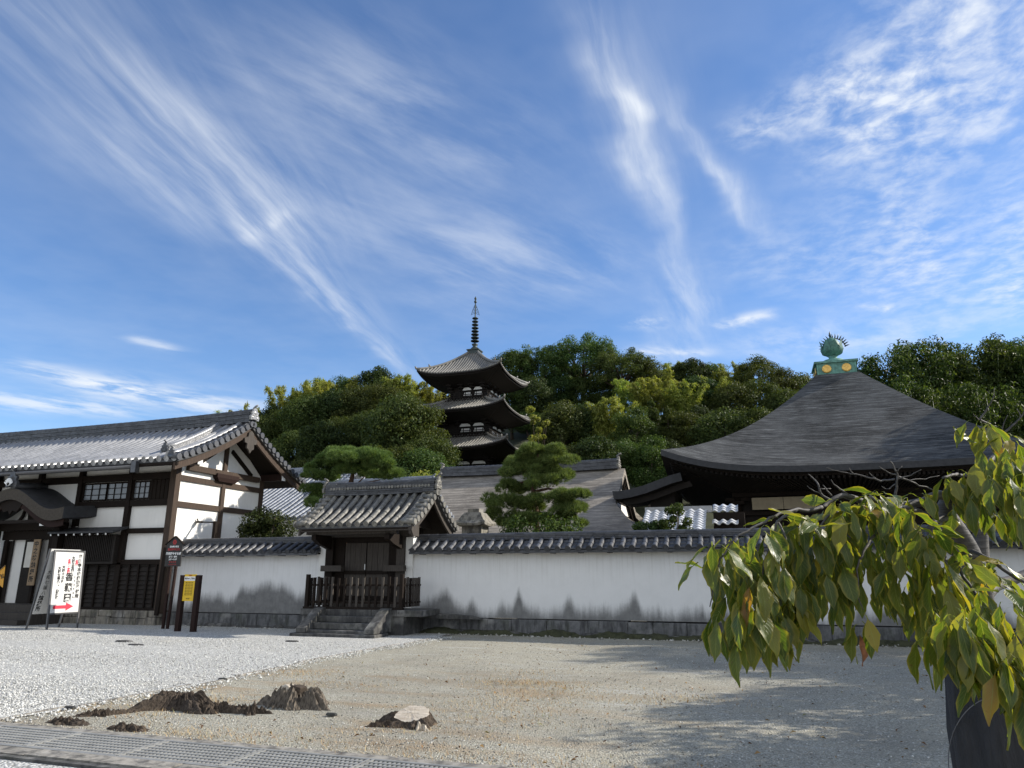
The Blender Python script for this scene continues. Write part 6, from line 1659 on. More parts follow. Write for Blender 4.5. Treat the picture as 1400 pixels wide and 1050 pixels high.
for i, (x, y, k_, h) in enumerate(((19.5, 38.5, 'open', 16.5), (22.5, 42.0, 'dense_b', 17.5), (24.5, 37.0, 'open', 17.0))):
    s_ = h / HGT[k_]; o = plant(k_, x, y, -.1, s_ * .92, i * 1.7, 1.08); o['label'] = f'tall tree at the right of the pyramid roof hall, {ORD[i]} from the hall'; o['group'] = 'tall trees beside the hall'
# thin bare antenna-like tree top
t = thing('bare_sapling', 'thin bare dead treetop rising above the grove at the right skyline', 'tree', tuple(at(1282, 490, y=60)))
b = MB(); p0, p1 = at(1284, 500, y=60), at(1281, 459, y=60); b.tube([p0, p0.lerp(p1, .5) + Vector((.05, 0, 0)), p1], [.06, .04, .015], 5)
for q, dx in ((.75, .35), (.6, -.3), (.85, -.2)): m_ = p0.lerp(p1, q); b.tube([m_, m_ + Vector((dx, 0, .3))], [.025, .008], 4)
b.build('trunk', M['trunk'], t)

# ---- bushes and saplings inside the garden
def bush(name, label, px, py, y, w, h, z0, mleaf, n=14, per=220, L=.10, seed=0, cat='shrub'):
    r = np.random.default_rng(seed); c = at(px, py, y=y)
    t = thing(name, label, cat, (c.x, c.y, z0))
    C = []; Rr = []
    for i in range(n):
        a = r.uniform(0, 6.283); q = math.sqrt(r.random()); u = r.random()
        C.append((c.x + w * q * math.cos(a), c.y + .6 * w * q * math.sin(a), z0 + h * (.35 + .6 * u))); s_ = r.uniform(.26, .50) * w; Rr.append((s_, s_, s_ * .8))
    V, F = clump_leaves(r, np.array(C), np.array(Rr), per, L, .45, .3, .5); rawmesh('foliage', V, F, M[mleaf], t)
    b = MB()
    for i in range(0, n, 2): b.tube([(c.x + r.uniform(-.08, .08), c.y, z0 - .05), ((c.x + C[i][0]) / 2, C[i][1], z0 + h * .4), C[i]], [.035, .025, .01], 5)
    b.build('stem', M['trunk'], t); return t
bush('garden_shrub', 'dark leafy shrub against the sunlit gable of the left hall', 368, 720, 20.4, .85, 3.55, .2, 'leaf_dark', 40, 240, .11, 1)
bush('garden_shrub', 'pale sparse shrub behind the coping left of the gate roof', 412, 732, 20.6, .45, 2.7, .1, 'leaf_olive', 12, 120, .09, 2)
bush('garden_shrub', 'leafy pale yellow-green tree at the lower left of the pagoda', 590, 620, 52, 2.1, 6.2, 3.6, 'bamboo', 22, 200, .26, 3, 'tree')
bush('garden_shrub', 'grey-green sapling with bare twigs close left of the pagoda foot', 612, 640, 48, 1.0, 5.0, 3.2, 'leaf_olive', 12, 110, .22, 4, 'tree')
bush('garden_shrub', 'slim bright green bamboo sapling close right of the pagoda', 735, 600, 68, 1.0, 10.0, 9.0, 'bamboo', 18, 150, .26, 5, 'tree')
bush('garden_shrub', 'small dark shrub before the glinting shed roof at its left', 885, 715, 21.8, .45, 3.20, .1, 'leaf_dark', 22, 200, .10, 6)
bush('garden_shrub', 'upright bright green shrub before the glinting shed roof', 922, 710, 21.6, .45, 3.5, .1, 'leaf_mid', 34, 220, .09, 7)
bush('garden_shrub', 'low bright green shrub along the wall under the cloud-pruned pine', 740, 725, 22.6, 1.3, 2.85, .3, 'leaf_mid', 40, 300, .11, 8)

# ---- pines with cloud-like needle pads
def pine(name, label, y, pads, trunk, branches, seed, den=1.0, drop=5):
    r = np.random.default_rng(seed); c = at(*trunk[-1][:2], y=y)
    base = at(*trunk[0][:2], y=y); t = thing(name, label, 'tree', (base.x, y, 0))
    P = []; U = []
    for px, py, hw, hh in pads:
        dy = r.uniform(-.85, .35); c = at(px, py + drop, y=y + dy); k = (c - Vector((0, 0, EYE))).length / 971.0
        a, hgt = hw * k * .98, hh * k * 1.05
        n = int(400 * den * (a * 2.2) ** 1.35) + 90
        # small lumps over a flattened dome
        m_ = max(5, int(14 * a)); lum = []
        for i in range(m_):
            an = r.uniform(0, 6.283); q = math.sqrt(r.random()) * .88; lum.append((c.x + a * q * math.cos(an), c.y + a * .75 * q * math.sin(an), c.z + hgt * (.8 * (1 - q * q) - .35 + r.normal() * .22), r.uniform(.12, .26)))
        for i in range(n):
            l = lum[r.integers(0, m_)]; d = r.normal(size=3); d /= np.linalg.norm(d); d[2] = abs(d[2]) * (1 if r.random() > .22 else -.5)
            P.append((l[0] + d[0] * l[3] * 1.1, l[1] + d[1] * l[3] * 1.1, l[2] + d[2] * l[3] * .75)); U.append(d * np.array([.8, .8, .5]) + np.array([0, 0, .75]))
    P = np.array(P); U = np.array(U); U /= np.linalg.norm(U, axis=1, keepdims=True)
    k = 11; n = len(P)
    PP = np.repeat(P, k, 0); UU = np.repeat(U, k, 0); A = UU + r.normal(size=(n * k, 3)) * .55; A /= np.linalg.norm(A, axis=1, keepdims=True)
    LL = r.uniform(.09, .17, n * k); sd = np.cross(A, r.normal(size=(n * k, 3))); sd /= np.linalg.norm(sd, axis=1, keepdims=True); w = .0075
    V = np.stack([PP - sd * w, PP + sd * w, PP + A * LL[:, None] + sd * w * .3, PP + A * LL[:, None] - sd * w * .3], 1).reshape(-1, 3)
    # island per tuft would flicker: join colour by needle
    rawmesh('needles', V, np.arange(4 * n * k).reshape(-1, 4), M['pine'], t)
    b = MB(); pts = [at(px, py, y=y) for px, py, _ in trunk]; pts[0].z = -.1; b.tube(pts, [w_ for _, _, w_ in trunk], 10); b.build('trunk', M['pinebark'], t)
    bb = MB()
    for br in branches:
        pts = [at(px, py, y=y + q * .5) for px, py, q in br]; n_ = len(pts); bb.tube(pts, [.055 * (1 - .75 * i / (n_ - 1)) for i in range(n_)], 7)
    bb.build('branches', M['pinebark'], t); return t
pine('pine_tree', 'cloud-pruned garden pine with tiered needle pads beside the stone lantern', 24.0,
     [(735, 622, 48, 12), (708, 640, 36, 11), (762, 628, 34, 10), (764, 652, 32, 11), (697, 664, 26, 10), (742, 655, 24, 9), (780, 675, 23, 11), (752, 680, 30, 11), (690, 684, 30, 12), (720, 690, 28, 10), (772, 704, 32, 14), (698, 710, 32, 12), (728, 706, 22, 9), (676, 702, 14, 10), (785, 692, 18, 9), (738, 612, 28, 6), (733, 640, 30, 10)],
     [(736, 730, .12), (733, 702, .105), (730, 680, .09), (728, 656, .075), (734, 636, .05), (736, 618, .03)],
     [[(734, 705, 0), (722, 701, -.2), (712, 703, -.5), (698, 708, -.3)], [(733, 698, 0), (748, 706, .3), (760, 712, .4), (775, 716, .2)], [(731, 678, 0), (715, 680, .4), (695, 684, .3)], [(731, 672, 0), (750, 668, .2), (770, 672, -.2), (782, 676, 0)], [(729, 655, 0), (712, 660, -.3), (697, 666, 0)], [(730, 650, 0), (748, 652, .2), (766, 654, 0)], [(733, 638, 0), (715, 640, 0), (704, 642, 0)], [(733, 700, 0), (740, 712, -.3), (752, 722, -.2), (748, 700, -.1)]], 31, 1.0)
pine('pine_tree', 'rounded bright green garden pine rising behind the gate roof at its left', 23.0,
     [(484, 634, 50, 16), (452, 642, 34, 16), (520, 642, 28, 14), (486, 650, 46, 9), (434, 655, 20, 12), (470, 626, 30, 9), (505, 628, 26, 9), (428, 676, 15, 10), (430, 694, 13, 9), (440, 684, 14, 9), (536, 654, 14, 7)],
     [(470, 740, .16), (472, 700, .13), (478, 668, .11), (484, 640, .06)],
     [[(477, 668, 0), (460, 664, -.2), (440, 662, 0)], [(478, 665, 0), (500, 660, .2), (520, 656, .1)], [(472, 695, 0), (452, 690, -.1), (432, 690, 0)], [(475, 678, 0), (488, 662, .3), (500, 650, .2)]], 32, 1.35, -3)

# ---- cherry trees standing outside the frame at the right; they shade the yard
def shade_tree(x, y, h, r0, seed, label):
    r = np.random.default_rng(seed); t = thing('cherry_tree', label, 'tree', (x, y, 0))
    C, Rr = crown_clumps(r, 40, (x, y, h - r0 * .8), (r0, r0, r0 * .75), .4, .7, .3, -.6)
    V, F = clump_leaves(r, C, Rr, 210, .15, .5, .5, .3); rawmesh('crown', V, F, M['leaf_mid'], t)
    b = MB(); b.tube([(x, y, -.1), (x + .05, y, h * .4), (x, y, h * .75)], [.16, .12, .07], 8)
    for i in range(0, 40, 3): b.tube([(x, y, h * .4), tuple((C[i] + np.array([x, y, h * .5])) / 2), tuple(C[i])], [.07, .045, .012], 5)
    b.build('trunk', M['trunk'], t)
SHADE = [(6.7, 10.7, 5.2, 2.5), (6.5, 8.5, 4.7, 2.1), (9.2, 13.2, 6.2, 2.4), (9.4, 16.9, 5.8, 1.8), (12.4, 15.6, 6.8, 2.3), (10.8, 20.6, 9.2, 2.3), (14.2, 20.8, 10.5, 2.4)]
for i, (x, y, h, r0) in enumerate(SHADE): shade_tree(x, y, h, r0, 50 + i, f"leafy cherry tree at the right end of the yard, {ORD[i]} counting from the camera")
# ------------------------------------------------------------------ cherry tree in the right foreground
def cherry_leaf_mat():
    m = bpy.data.materials.new('cherry_leaves'); m.use_nodes = True; nt = m.node_tree; nt.nodes.clear(); N = NT(nt)
    out = N.n('ShaderNodeOutputMaterial'); p = N.n('ShaderNodeBsdfPrincipled'); tr = N.n('ShaderNodeBsdfTranslucent'); mx = N.n('ShaderNodeMixShader')
    gg = N.n('ShaderNodeNewGeometry'); uv = N.n('ShaderNodeUVMap'); sp = N.n('ShaderNodeSeparateXYZ'); N.l(uv.outputs[0], sp.inputs[0])
    rnd = gg.outputs['Random Per Island']
    base = N.ramp(rnd, [(0, (.040, .066, .013)), (.45, (.072, .102, .018)), (.80, (.095, .115, .020)), (.96, (.17, .165, .028)), (.99, (.25, .19, .035)), (1, (.22, .09, .03))])
    # yellowing from the margin and blotches
    u = N.math('ABSOLUTE', N.math('SUBTRACT', sp.outputs[0], .5))
    co = N.coord('Object'); bl = N.noise(co, 22, 5, .65)
    edge = N.math('MULTIPLY', N.smooth(N.math('ADD', u, N.math('MULTIPLY', bl, .30)), .44, .68), .75)
    base = N.mix(edge, base, (.24, .20, .03))
    spots = N.noise(co, 140, 3, .6); base = N.mix(N.math('MULTIPLY', N.ramp(spots, [(.64, 0), (.72, 1)]), .7), base, (.09, .045, .02))
    # midrib and side veins
    mid = N.smooth(u, .035, .010); v2 = N.math('FRACT', N.math('ADD', N.math('MULTIPLY', sp.outputs[1], 9.0), N.math('MULTIPLY', u, -5.0)))
    vein = N.math('MAXIMUM', mid, N.math('MULTIPLY', N.smooth(N.math('ABSOLUTE', N.math('SUBTRACT', v2, .5)), .10, .03), .45))
    base = N.mix(N.math('MULTIPLY', vein, .6), base, (.20, .22, .07))
    N.l(base, p.inputs['Base Color']); N.l(N.smooth(bl, .3, .7, .33, .5), p.inputs['Roughness']); p.inputs['Specular IOR Level'].default_value = .5
    t2 = N.mix(1.0, base, (2.35, 2.4, .65), 'MULTIPLY'); N.l(t2, tr.inputs[0])
    N.l(N.bump(N.math('ADD', N.math('MULTIPLY', vein, -1.0), bl), .35, .004), p.inputs['Normal'])
    mx.inputs[0].default_value = .42; N.l(p.outputs[0], mx.inputs[1]); N.l(tr.outputs[0], mx.inputs[2]); N.l(mx.outputs[0], out.inputs[0]); return m
M['cherry'] = cherry_leaf_mat()
def bark_mat():
    m, nt, p, out = newmat('cherry_bark'); N = NT(nt); co = N.coord()
    f = N.noise(N.mapping(co, (6, 6, 60)), 1.5, 6, .65); g_ = N.noise(co, 14, 6, .7)
    c = N.mix(N.ramp(f, [(.35, 0), (.65, 1)]), (.026, .024, .023), (.095, .088, .082)); c = N.mix(N.math('MULTIPLY', N.ramp(g_, [(.54, 0), (.72, 1)]), .5), c, (.22, .21, .20))
    N.l(c, p.inputs['Base Color']); p.inputs['Roughness'].default_value = .7; N.l(N.bump(f, .6, .006), p.inputs['Normal']); return m
M['cbark'] = bark_mat()
def wrap_mat():
    m, nt, p, out = newmat('dark_trunk_wrap'); N = NT(nt); co = N.coord()
    f = N.noise(N.mapping(co, (30, 30, 4)), 2, 6, .7); g_ = N.noise(co, 5, 5, .6)
    c = N.mix(N.ramp(f, [(.3, 0), (.7, 1)]), (.022, .023, .027), (.045, .046, .052)); c = N.mix(N.math('MULTIPLY', g_, .4), c, (.06, .06, .066))
    N.l(c, p.inputs['Base Color']); p.inputs['Roughness'].default_value = .75; p.inputs['Specular IOR Level'].default_value = .3; N.l(N.bump(N.math('ADD', f, g_), 1.0, .02), p.inputs['Normal']); return m
M['wrap'] = wrap_mat(); M['cord'] = plain('pale_cord', (.13, .13, .14), .8, .1, 20)
ct = thing('cherry_tree', 'young cherry tree with drooping yellowing leaves and dark wrapped trunk in the right foreground', 'tree', tuple(at(1350, 1000, d=2.55).xy) + (0,))
D0 = 2.55
def smooth_pts(pts, k=5):
    out = []
    n = len(pts)
    for i in range(n - 1):
        p0, p1, p2, p3 = pts[max(0, i - 1)], pts[i], pts[i + 1], pts[min(n - 1, i + 2)]
        for j in range(k):
            t_ = j / k; out.append(.5 * ((2 * p1) + (p2 - p0) * t_ + (2 * p0 - 5 * p1 + 4 * p2 - p3) * t_ ** 2 + (3 * p1 - p0 - 3 * p2 + p3) * t_ ** 3))
    out.append(pts[-1]); return out
TW = []      # twig points for hanging leaves
def twig(mb, pl, r0, r1, n=7, k=4):
    pts = smooth_pts([at(a, b_, d=c) for a, b_, c in pl], k); m_ = len(pts)
    pts = [p + Vector((noisy(p, 40, .006), noisy(p, 40, .006, 3), noisy(p, 40, .006, 5))) for p in pts]
    mb.tube(pts, [r0 + (r1 - r0) * i / (m_ - 1) for i in range(m_)], n); return pts
# trunk: wrapped base leaning up to two stems
base = at(1356, 1000, d=D0); foot = Vector((base.x + .03, base.y, 0))
b = MB()
ring = []
prof_ = [(0.0, .200), (.15, .190), (.35, .176), (.55, .164), (.75, .153), (.95, .143), (1.10, .134), (1.17, .122)]
for z, r_ in prof_:
    row_ = []
    for k_ in range(37):
        a = 2 * math.pi * k_ / 36; rr = r_ * (1 + .075 * math.sin(7 * a + z * 2) + .05 * math.sin(13 * a - z * 3) + .03 * math.sin(23 * a + z * 4)) + noisy((math.cos(a) * 2, math.sin(a) * 2, z * 3), 2, .016)
        row_.append((foot.x + rr * math.cos(a) - .02 * z, foot.y + rr * math.sin(a), z))
    ring.append(row_)
ring.append([(foot.x - .02 + .07 * math.cos(2 * math.pi * k_ / 36), foot.y + .07 * math.sin(2 * math.pi * k_ / 36), 1.19) for k_ in range(37)])
b.grid(ring, smooth=True, flip=True); wr = b.build('trunk_wrap', M['wrap'], ct)
b = MB()
for z0, dz, ph in ((.62, .70, 2.0), (.85, .48, 3.2)):
    pts = []
    for k_ in range(60):
        a = ph + 2 * math.pi * k_ / 59; z = z0 + dz * math.sin(a * 1.0 + ph) * .5; i = max(j for j in range(len(prof_)) if prof_[j][0] <= z + 1e-6) if z > 0 else 0
        r_ = np.interp(z, [q[0] for q in prof_], [q[1] for q in prof_]) * 1.075 + .004
        pts.append((foot.x + r_ * math.cos(a) - .02 * z, foot.y + r_ * math.sin(a), z))
    b.tube(pts, .0017, 5)
b.build('cord', M['cord'], wr)
top0 = Vector((foot.x - .02, foot.y, 1.10))
b = MB()
c1 = at(1338, 812, d=2.50); c2 = at(1325, 760, d=2.48); c3 = at(1305, 722, d=2.45); c4 = at(1292, 700, d=2.42)
b.tube(smooth_pts([top0, c1, c2, c3, c4, at(1300, 680, d=2.4)], 5), [.050 - .026 * i / 25 for i in range(26)], 12)
b.tube(smooth_pts([c1 + Vector((.01, 0, -.02)), at(1341, 760, d=2.55), at(1342, 715, d=2.58), at(1352, 665, d=2.6), at(1362, 620, d=2.6), at(1370, 598, d=2.6)], 5), [.030 - .017 * i / 25 for i in range(26)], 10)
b.tube(smooth_pts([c1 + Vector((.02, .0, .0)), at(1362, 800, d=2.62), at(1392, 790, d=2.66), at(1440, 765, d=2.7)], 5), [.026 - .012 * i / 15 for i in range(16)], 9)
b.build('trunk', M['cbark'], ct)
BR = [
    ([(1300, 684, 2.40), (1285, 676, 2.38), (1262, 686, 2.36), (1240, 690, 2.34), (1215, 691, 2.30), (1190, 688, 2.27), (1165, 680, 2.24), (1150, 677, 2.22), (1135, 684, 2.2), (1124, 694, 2.18)], .017, .0055),
    ([(1300, 690, 2.42), (1296, 705, 2.40), (1280, 712, 2.36), (1271, 722, 2.34), (1274, 738, 2.32), (1290, 748, 2.3), (1300, 758, 2.3)], .013, .007),
    ([(1268, 704, 2.35), (1245, 696, 2.30), (1225, 694, 2.24), (1205, 688, 2.18), (1190, 680, 2.12)], .010, .006),
    ([(1124, 694, 2.18), (1105, 697, 2.15), (1090, 697, 2.12), (1074, 705, 2.10), (1062, 716, 2.08), (1058, 732, 2.07), (1052, 750, 2.06)], .0065, .0025),
    ([(1090, 697, 2.12), (1066, 702, 2.05), (1040, 716, 2.00), (1015, 728, 1.98), (1005, 735, 1.97), (990, 748, 1.96)], .0045, .002),
    ([(1062, 713, 2.09), (1072, 730, 2.05), (1076, 748, 2.03)], .004, .002),
    ([(1158, 703, 2.16), (1148, 718, 2.13), (1140, 735, 2.12), (1135, 752, 2.1)], .006, .0025),
    ([(1190, 682, 2.14), (1172, 700, 2.14), (1158, 703, 2.16), (1146, 700, 2.14), (1130, 708, 2.12), (1118, 726, 2.1)], .006, .0025),
    ([(1144, 718, 2.13), (1155, 727, 2.1), (1164, 735, 2.08)], .003, .0018),
    ([(1290, 748, 2.3), (1265, 735, 2.2), (1240, 722, 2.1), (1222, 720, 2.05)], .006, .003),
    ([(1300, 758, 2.3), (1330, 755, 2.2), (1360, 770, 2.1), (1390, 790, 2.02), (1420, 805, 1.95)], .007, .004),
    ([(1302, 756, 2.3), (1318, 790, 2.2), (1340, 820, 2.1), (1360, 850, 2.0), (1380, 880, 1.92)], .006, .003),
    ([(1362, 620, 2.6), (1345, 640, 2.5), (1320, 650, 2.4), (1305, 648, 2.35), (1290, 652, 2.3)], .010, .004),
    ([(1370, 598, 2.6), (1362, 588, 2.58), (1350, 578, 2.55), (1338, 574, 2.52)], .006, .003),
    ([(1358, 640, 2.6), (1375, 650, 2.4), (1388, 668, 2.2)], .009, .004),
    ([(1290, 748, 2.3), (1298, 790, 2.2), (1310, 835, 2.1), (1318, 860, 2.0), (1320, 868, 1.98)], .006, .003),
    ([(1240, 690, 2.34), (1215, 712, 2.2), (1190, 738, 2.1), (1175, 765, 2.05)], .007, .003),
    ([(1050, 750, 2.06), (1042, 790, 2.04), (1046, 830, 2.02), (1052, 850, 2.0)], .003, .0015),
    ([(1005, 735, 1.97), (985, 765, 1.96), (975, 800, 1.95), (972, 830, 1.95)], .003, .0015),
    ([(1175, 765, 2.05), (1172, 800, 2.02), (1180, 835, 2.0)], .003, .0015),
    # bare twigs
    ([(1135, 683, 2.2), (1122, 676, 2.2), (1120, 664, 2.2), (1112, 655, 2.22), (1105, 648, 2.22)], .0042, .0012),
    ([(1134, 684, 2.2), (1122, 676, 2.2), (1112, 670, 2.2), (1104, 665, 2.2)], .0030, .001),
    ([(1136, 678, 2.2), (1130, 670, 2.2), (1126, 663, 2.2)], .0028, .001), ([(1122, 668, 2.2), (1136, 668, 2.22)], .0022, .001),
    ([(1160, 676, 2.23), (1148, 668, 2.22), (1140, 662, 2.22), (1136, 656, 2.22)], .0032, .001),
    ([(1222, 655, 2.3), (1204, 657, 2.28), (1186, 652, 2.28), (1166, 648, 2.28), (1150, 644, 2.28), (1130, 640, 2.28)], .0034, .001),
    ([(1167, 648, 2.28), (1162, 639, 2.28)], .0022, .001), ([(1197, 655, 2.28), (1190, 646, 2.28)], .0022, .001),
    ([(1222, 690, 2.3), (1225, 668, 2.3), (1226, 650, 2.3), (1222, 638, 2.3), (1216, 630, 2.3)], .0045, .0014),
    ([(1226, 650, 2.3), (1212, 644, 2.3), (1201, 636, 2.3)], .0026, .001), ([(1228, 655, 2.3), (1245, 650, 2.3), (1260, 642, 2.3)], .0026, .001), ([(1226, 646, 2.3), (1234, 638, 2.3)], .0022, .001),
    ([(1226, 652, 2.3), (1250, 660, 2.35), (1278, 672, 2.38)], .003, .002), ([(1232, 655, 2.3), (1258, 655, 2.32), (1284, 651, 2.34)], .0024, .001),
    ([(1224, 662, 2.3), (1212, 668, 2.28), (1204, 664, 2.28)], .002, .001),
    ([(1340, 575, 2.52), (1350, 558, 2.52), (1357, 545, 2.5), (1361, 529, 2.5)], .0035, .0012),
    ([(1370, 598, 2.6), (1371, 585, 2.6), (1377, 568, 2.6)], .003, .001), ([(1372, 592, 2.6), (1386, 580, 2.6), (1396, 570, 2.6), (1404, 555, 2.6)], .0045, .0015),
    ([(1396, 570, 2.6), (1390, 558, 2.6)], .002, .001), ([(1338, 574, 2.5), (1332, 566, 2.5)], .002, .001),
]
bb = MB()
for pl, r0, r1 in BR: twig(bb, pl, r0, r1)
bb.build('branches', M['cbark'], ct)
# leaves
LV, LF, LUV = [], [], []
rl = np.random.default_rng(77)
def leaf(p, axis, nrm, L, Wd, curl, fold, twist=0.0, stalk=None):
    """ovate leaf with drawn-out tip, folded along the midrib and arched"""
    ax = Vector(axis).normalized(); nn = Vector(nrm); sd = ax.cross(nn)
    if sd.length < 1e-4: sd = ax.cross(Vector((1, .2, .1)))
    sd.normalize(); nn = sd.cross(ax)
    wd = [0, .48, .82, .98, 1.0, .90, .66, .28, 0.02]; n = len(wd); b0 = len(LV)
    p = Vector(p)
    for i in range(n):
        t_ = i / (n - 1); s_ = L * (t_ ** .92); an = curl * t_
        c = p + ax * (s_ * math.cos(an * .6)) - nn * (s_ * math.sin(an * .6)) 
        tw = twist * t_; sd2 = sd * math.cos(tw) + nn * math.sin(tw); n2 = nn * math.cos(tw) - sd * math.sin(tw)
        wv = 1 + .10 * math.sin(t_ * 17 + p.x * 90)
        for j, q in enumerate((-1, -.5, 0, .5, 1)):
            w_ = Wd * .5 * wd[i] * q * wv
            LV.append(tuple(c + sd2 * w_ * math.cos(fold) + n2 * (abs(w_) * math.sin(fold)) + n2 * (.0035 * math.sin(t_ * 11 + q * 3 + p.z * 50) * abs(q))))
    if stalk is not None:          # thin leaf stalk, part of the same leaf
        k0 = len(LV); st_, mid_ = Vector(stalk), Vector(stalk).lerp(p, .5) + Vector((0, 0, .004))
        for c in (st_, mid_, p + ax * .002): LV.extend((tuple(c - sd * .0013), tuple(c + sd * .0013)))
        for i in range(2):
            LF.append((k0 + 2 * i, k0 + 2 * i + 1, k0 + 2 * i + 3, k0 + 2 * i + 2)); LUV.extend(((.5, 0),) * 4)
    for i in range(n - 1):
        for j in range(4):
            a = b0 + i * 5 + j; LF.append((a, a + 1, a + 6, a + 5))
            for (di, dj) in ((0, 0), (0, 1), (1, 1), (1, 0)): LUV.append(((j + dj) / 4, (i + di) / (n - 1)))
def cluster(px, py, d, n, spread=1.0, size=1.0, up=0.0):
    c = at(px, py, d=d)
    a0 = rl.uniform(0, 6.28)
    for i in range(n):
        a = a0 + i * 2.4 + rl.uniform(-.4, .4); out = Vector((math.cos(a), math.sin(a), 0))
        hang = rl.uniform(.9, 2.6) / max(.3, spread)
        ax = out * rl.uniform(.35, .9) + Vector((0, 0, -hang + up * rl.uniform(.4, 1.6))); ax.normalize()
        st = c + Vector((rl.uniform(-.012, .012), rl.uniform(-.012, .012), rl.uniform(-.02, .02)))
        pl = rl.uniform(.012, .03); b0 = st + (out * .6 + Vector((0, 0, -.25))).normalized() * pl
        L = rl.uniform(.078, .122) * size; nn = out * .9 + Vector((0, 0, .55)) + Vector(rl.normal(size=3) * .35)
        leaf(b0, ax, nn, L, L * rl.uniform(.35, .45), rl.uniform(-.1, .6), rl.uniform(.08, .34), rl.uniform(-.35, .35), st)
POLY = [(960, 764), (984, 742), (1012, 730), (1040, 720), (1066, 704), (1092, 698), (1130, 690), (1160, 684), (1200, 676), (1240, 690), (1275, 720), (1296, 745), (1330, 752), (1372, 772), (1415, 800), (1415, 930), (1372, 900), (1345, 900), (1318, 868), (1285, 846), (1262, 835), (1232, 806), (1200, 800), (1172, 812), (1140, 775), (1110, 790), (1085, 822), (1062, 850), (1030, 848), (1010, 838), (985, 812), (962, 800)]
def inside(x, y, P):
    c = False; n = len(P)
    for i in range(n):
        (x1, y1), (x2, y2) = P[i], P[(i + 1) % n]
        if (y1 > y) != (y2 > y) and x < (x2 - x1) * (y - y1) / (y2 - y1) + x1: c = not c
    return c
pts_ = []; tries = 0
while tries < 9000 and len(pts_) < 112:
    tries += 1; x, y = rl.uniform(955, 1415), rl.uniform(676, 935)
    if not inside(x, y, POLY): continue
    if any((x - a) ** 2 + (y - b_) ** 2 < 17 ** 2 for a, b_ in pts_): continue
    if 1300 < x < 1345 and 715 < y < 800 and rl.random() < .7: continue
    if 1345 < x < 1415 and 740 < y < 830 and rl.random() < .75: continue
    pts_.append((x, y))
for x, y in pts_:
    d = np.interp(x, [950, 1100, 1250, 1415], [1.97, 2.10, 2.16, 2.02]) + rl.normal() * .10
    near = y > 830 and x > 1240
    if near: d = rl.uniform(1.55, 1.85)
    topness = y < np.interp(x, [960, 1092, 1200, 1300, 1415], [775, 715, 695, 765, 820])
    cluster(x, y, d, rl.integers(3, 7), 1.15 if topness else .75, 1.0, .9 if topness else .0)
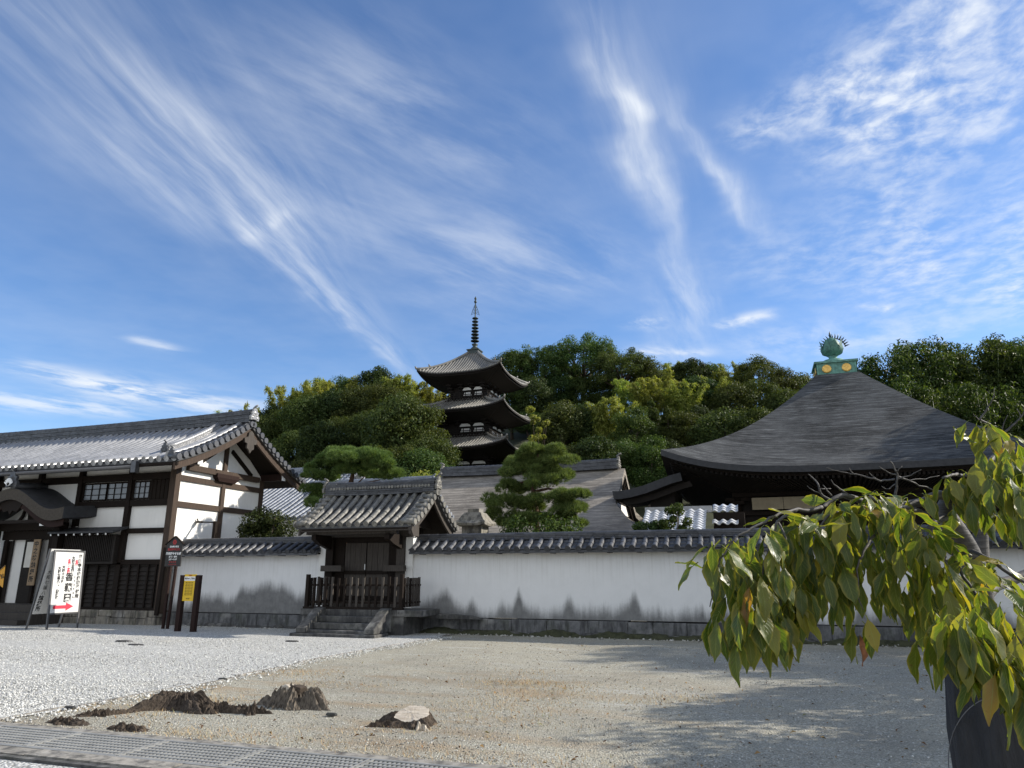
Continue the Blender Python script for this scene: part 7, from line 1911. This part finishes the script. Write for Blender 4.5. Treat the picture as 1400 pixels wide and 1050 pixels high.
for x, y, d, n, s_, u_ in ((1003, 850, 1.95, 4, .8, 0), (1020, 862, 1.95, 4, .8, 0), (1052, 858, 2.0, 5, .8, 0), (1078, 862, 2.02, 4, .8, 0), (1176, 845, 2.0, 4, .7, 0), (1150, 812, 2.03, 3, .6, 0), (1120, 790, 2.05, 2, .5, 0), (975, 838, 1.95, 4, .7, 0),
                           (1300, 850, 1.62, 6, .9, 0), (1330, 862, 1.6, 5, .9, 0), (1355, 880, 1.6, 5, .9, 0), (1385, 900, 1.55, 6, .9, 0), (1290, 862, 1.7, 4, .9, 0), (1400, 860, 1.6, 5, .9, 0), (1340, 905, 1.62, 3, .7, 0), (1395, 940, 1.55, 4, .8, 0), (1275, 870, 1.75, 4, .8, 0),
                           # upper right spray
                           (1336, 578, 2.5, 4, 1.0, .3), (1350, 575, 2.5, 3, 1.2, .8), (1345, 600, 2.5, 2, 1.4, .8), (1372, 602, 2.4, 5, 1.0, .3), (1385, 606, 2.35, 5, 1.0, .3), (1345, 612, 2.45, 3, .9, .1), (1360, 625, 2.3, 4, 1.0, .2), (1380, 632, 2.2, 5, .8, .1), (1395, 628, 2.2, 5, .8, 0), (1340, 640, 2.3, 5, 1.0, .2), (1312, 650, 2.35, 5, 1.1, .5), (1295, 652, 2.3, 4, 1.2, .6), (1325, 655, 2.3, 4, .9, .1), (1350, 655, 2.2, 5, .8, 0), (1370, 660, 2.1, 5, .7, 0), (1390, 665, 2.05, 5, .7, 0), (1405, 650, 2.1, 5, .8, 0), (1308, 668, 2.3, 4, .8, 0), (1335, 675, 2.2, 5, .6, 0), (1360, 690, 2.15, 4, .6, 0), (1385, 695, 2.1, 3, .6, 0),
                           (1312, 690, 2.35, 3, .6, 0), (1262, 676, 2.3, 4, 1.2, .7), (1240, 680, 2.28, 4, 1.1, .7), (1210, 682, 2.2, 3, 1.1, .8), (1190, 676, 2.15, 4, 1.1, .8), (1180, 690, 2.15, 4, 1.0, .6)):
    cluster(x, y, d, n, s_, 1.12 if d < 1.8 else 1.0, u_)
V_ = np.array(LV); lf = rawmesh('leaves', V_, np.array(LF), M['cherry'], ct, smooth=True, uv=LUV)
# one withered brown leaf
LV, LF, LUV = [], [], []
M['brownleaf'] = plain('withered_leaf', (.26, .11, .055), .6, .35, 60)
leaf(at(1175, 868, d=2.0), (0.02, 0.0, -1), (.2, -1, .1), .085, .028, .2, .8, .9)
rawmesh('withered_leaf', np.array(LV), np.array(LF), M['brownleaf'], ct, smooth=True, uv=LUV)['label'] = 'withered brown leaf hanging lowest'
# weathered support post rim and small gate shape in the wall behind

# a few fallen leaves on the yard
n_ = 420; rf_ = np.random.default_rng(5)
y_ = 6.2 + 10.5 * rf_.random(n_) ** 1.3; x_ = rf_.uniform(-7.0, 2.5, n_) + (y_ - 6) * .30 * rf_.random(n_)
zz_ = np.array([.022 * ghash(a, b_) if 6.2 < b_ < 16.6 and a > -7.4 else 0 for a, b_ in zip(x_, y_)]) + .018
Vf, Ff = leaves(np.stack([x_, y_, zz_], -1), np.concatenate([rf_.normal(size=(n_, 2)), rf_.normal(size=(n_, 1)) * .15], 1), np.array([[0, 0, 1.0]]) + rf_.normal(size=(n_, 3)) * .3, rf_.uniform(.03, .075, n_), rf_.uniform(.015, .032, n_), .25)
M['fallen'] = pebmat('fallen_leaf', [(0, (.10, .05, .025)), (.5, (.22, .12, .05)), (.85, (.33, .22, .09)), (1, (.16, .17, .05))])
tag(rawmesh('fallen_leaves', Vf, Ff, M['fallen']), 'dry brown fallen leaves strewn thinly over the bare yard', 'leaves', kind='stuff')
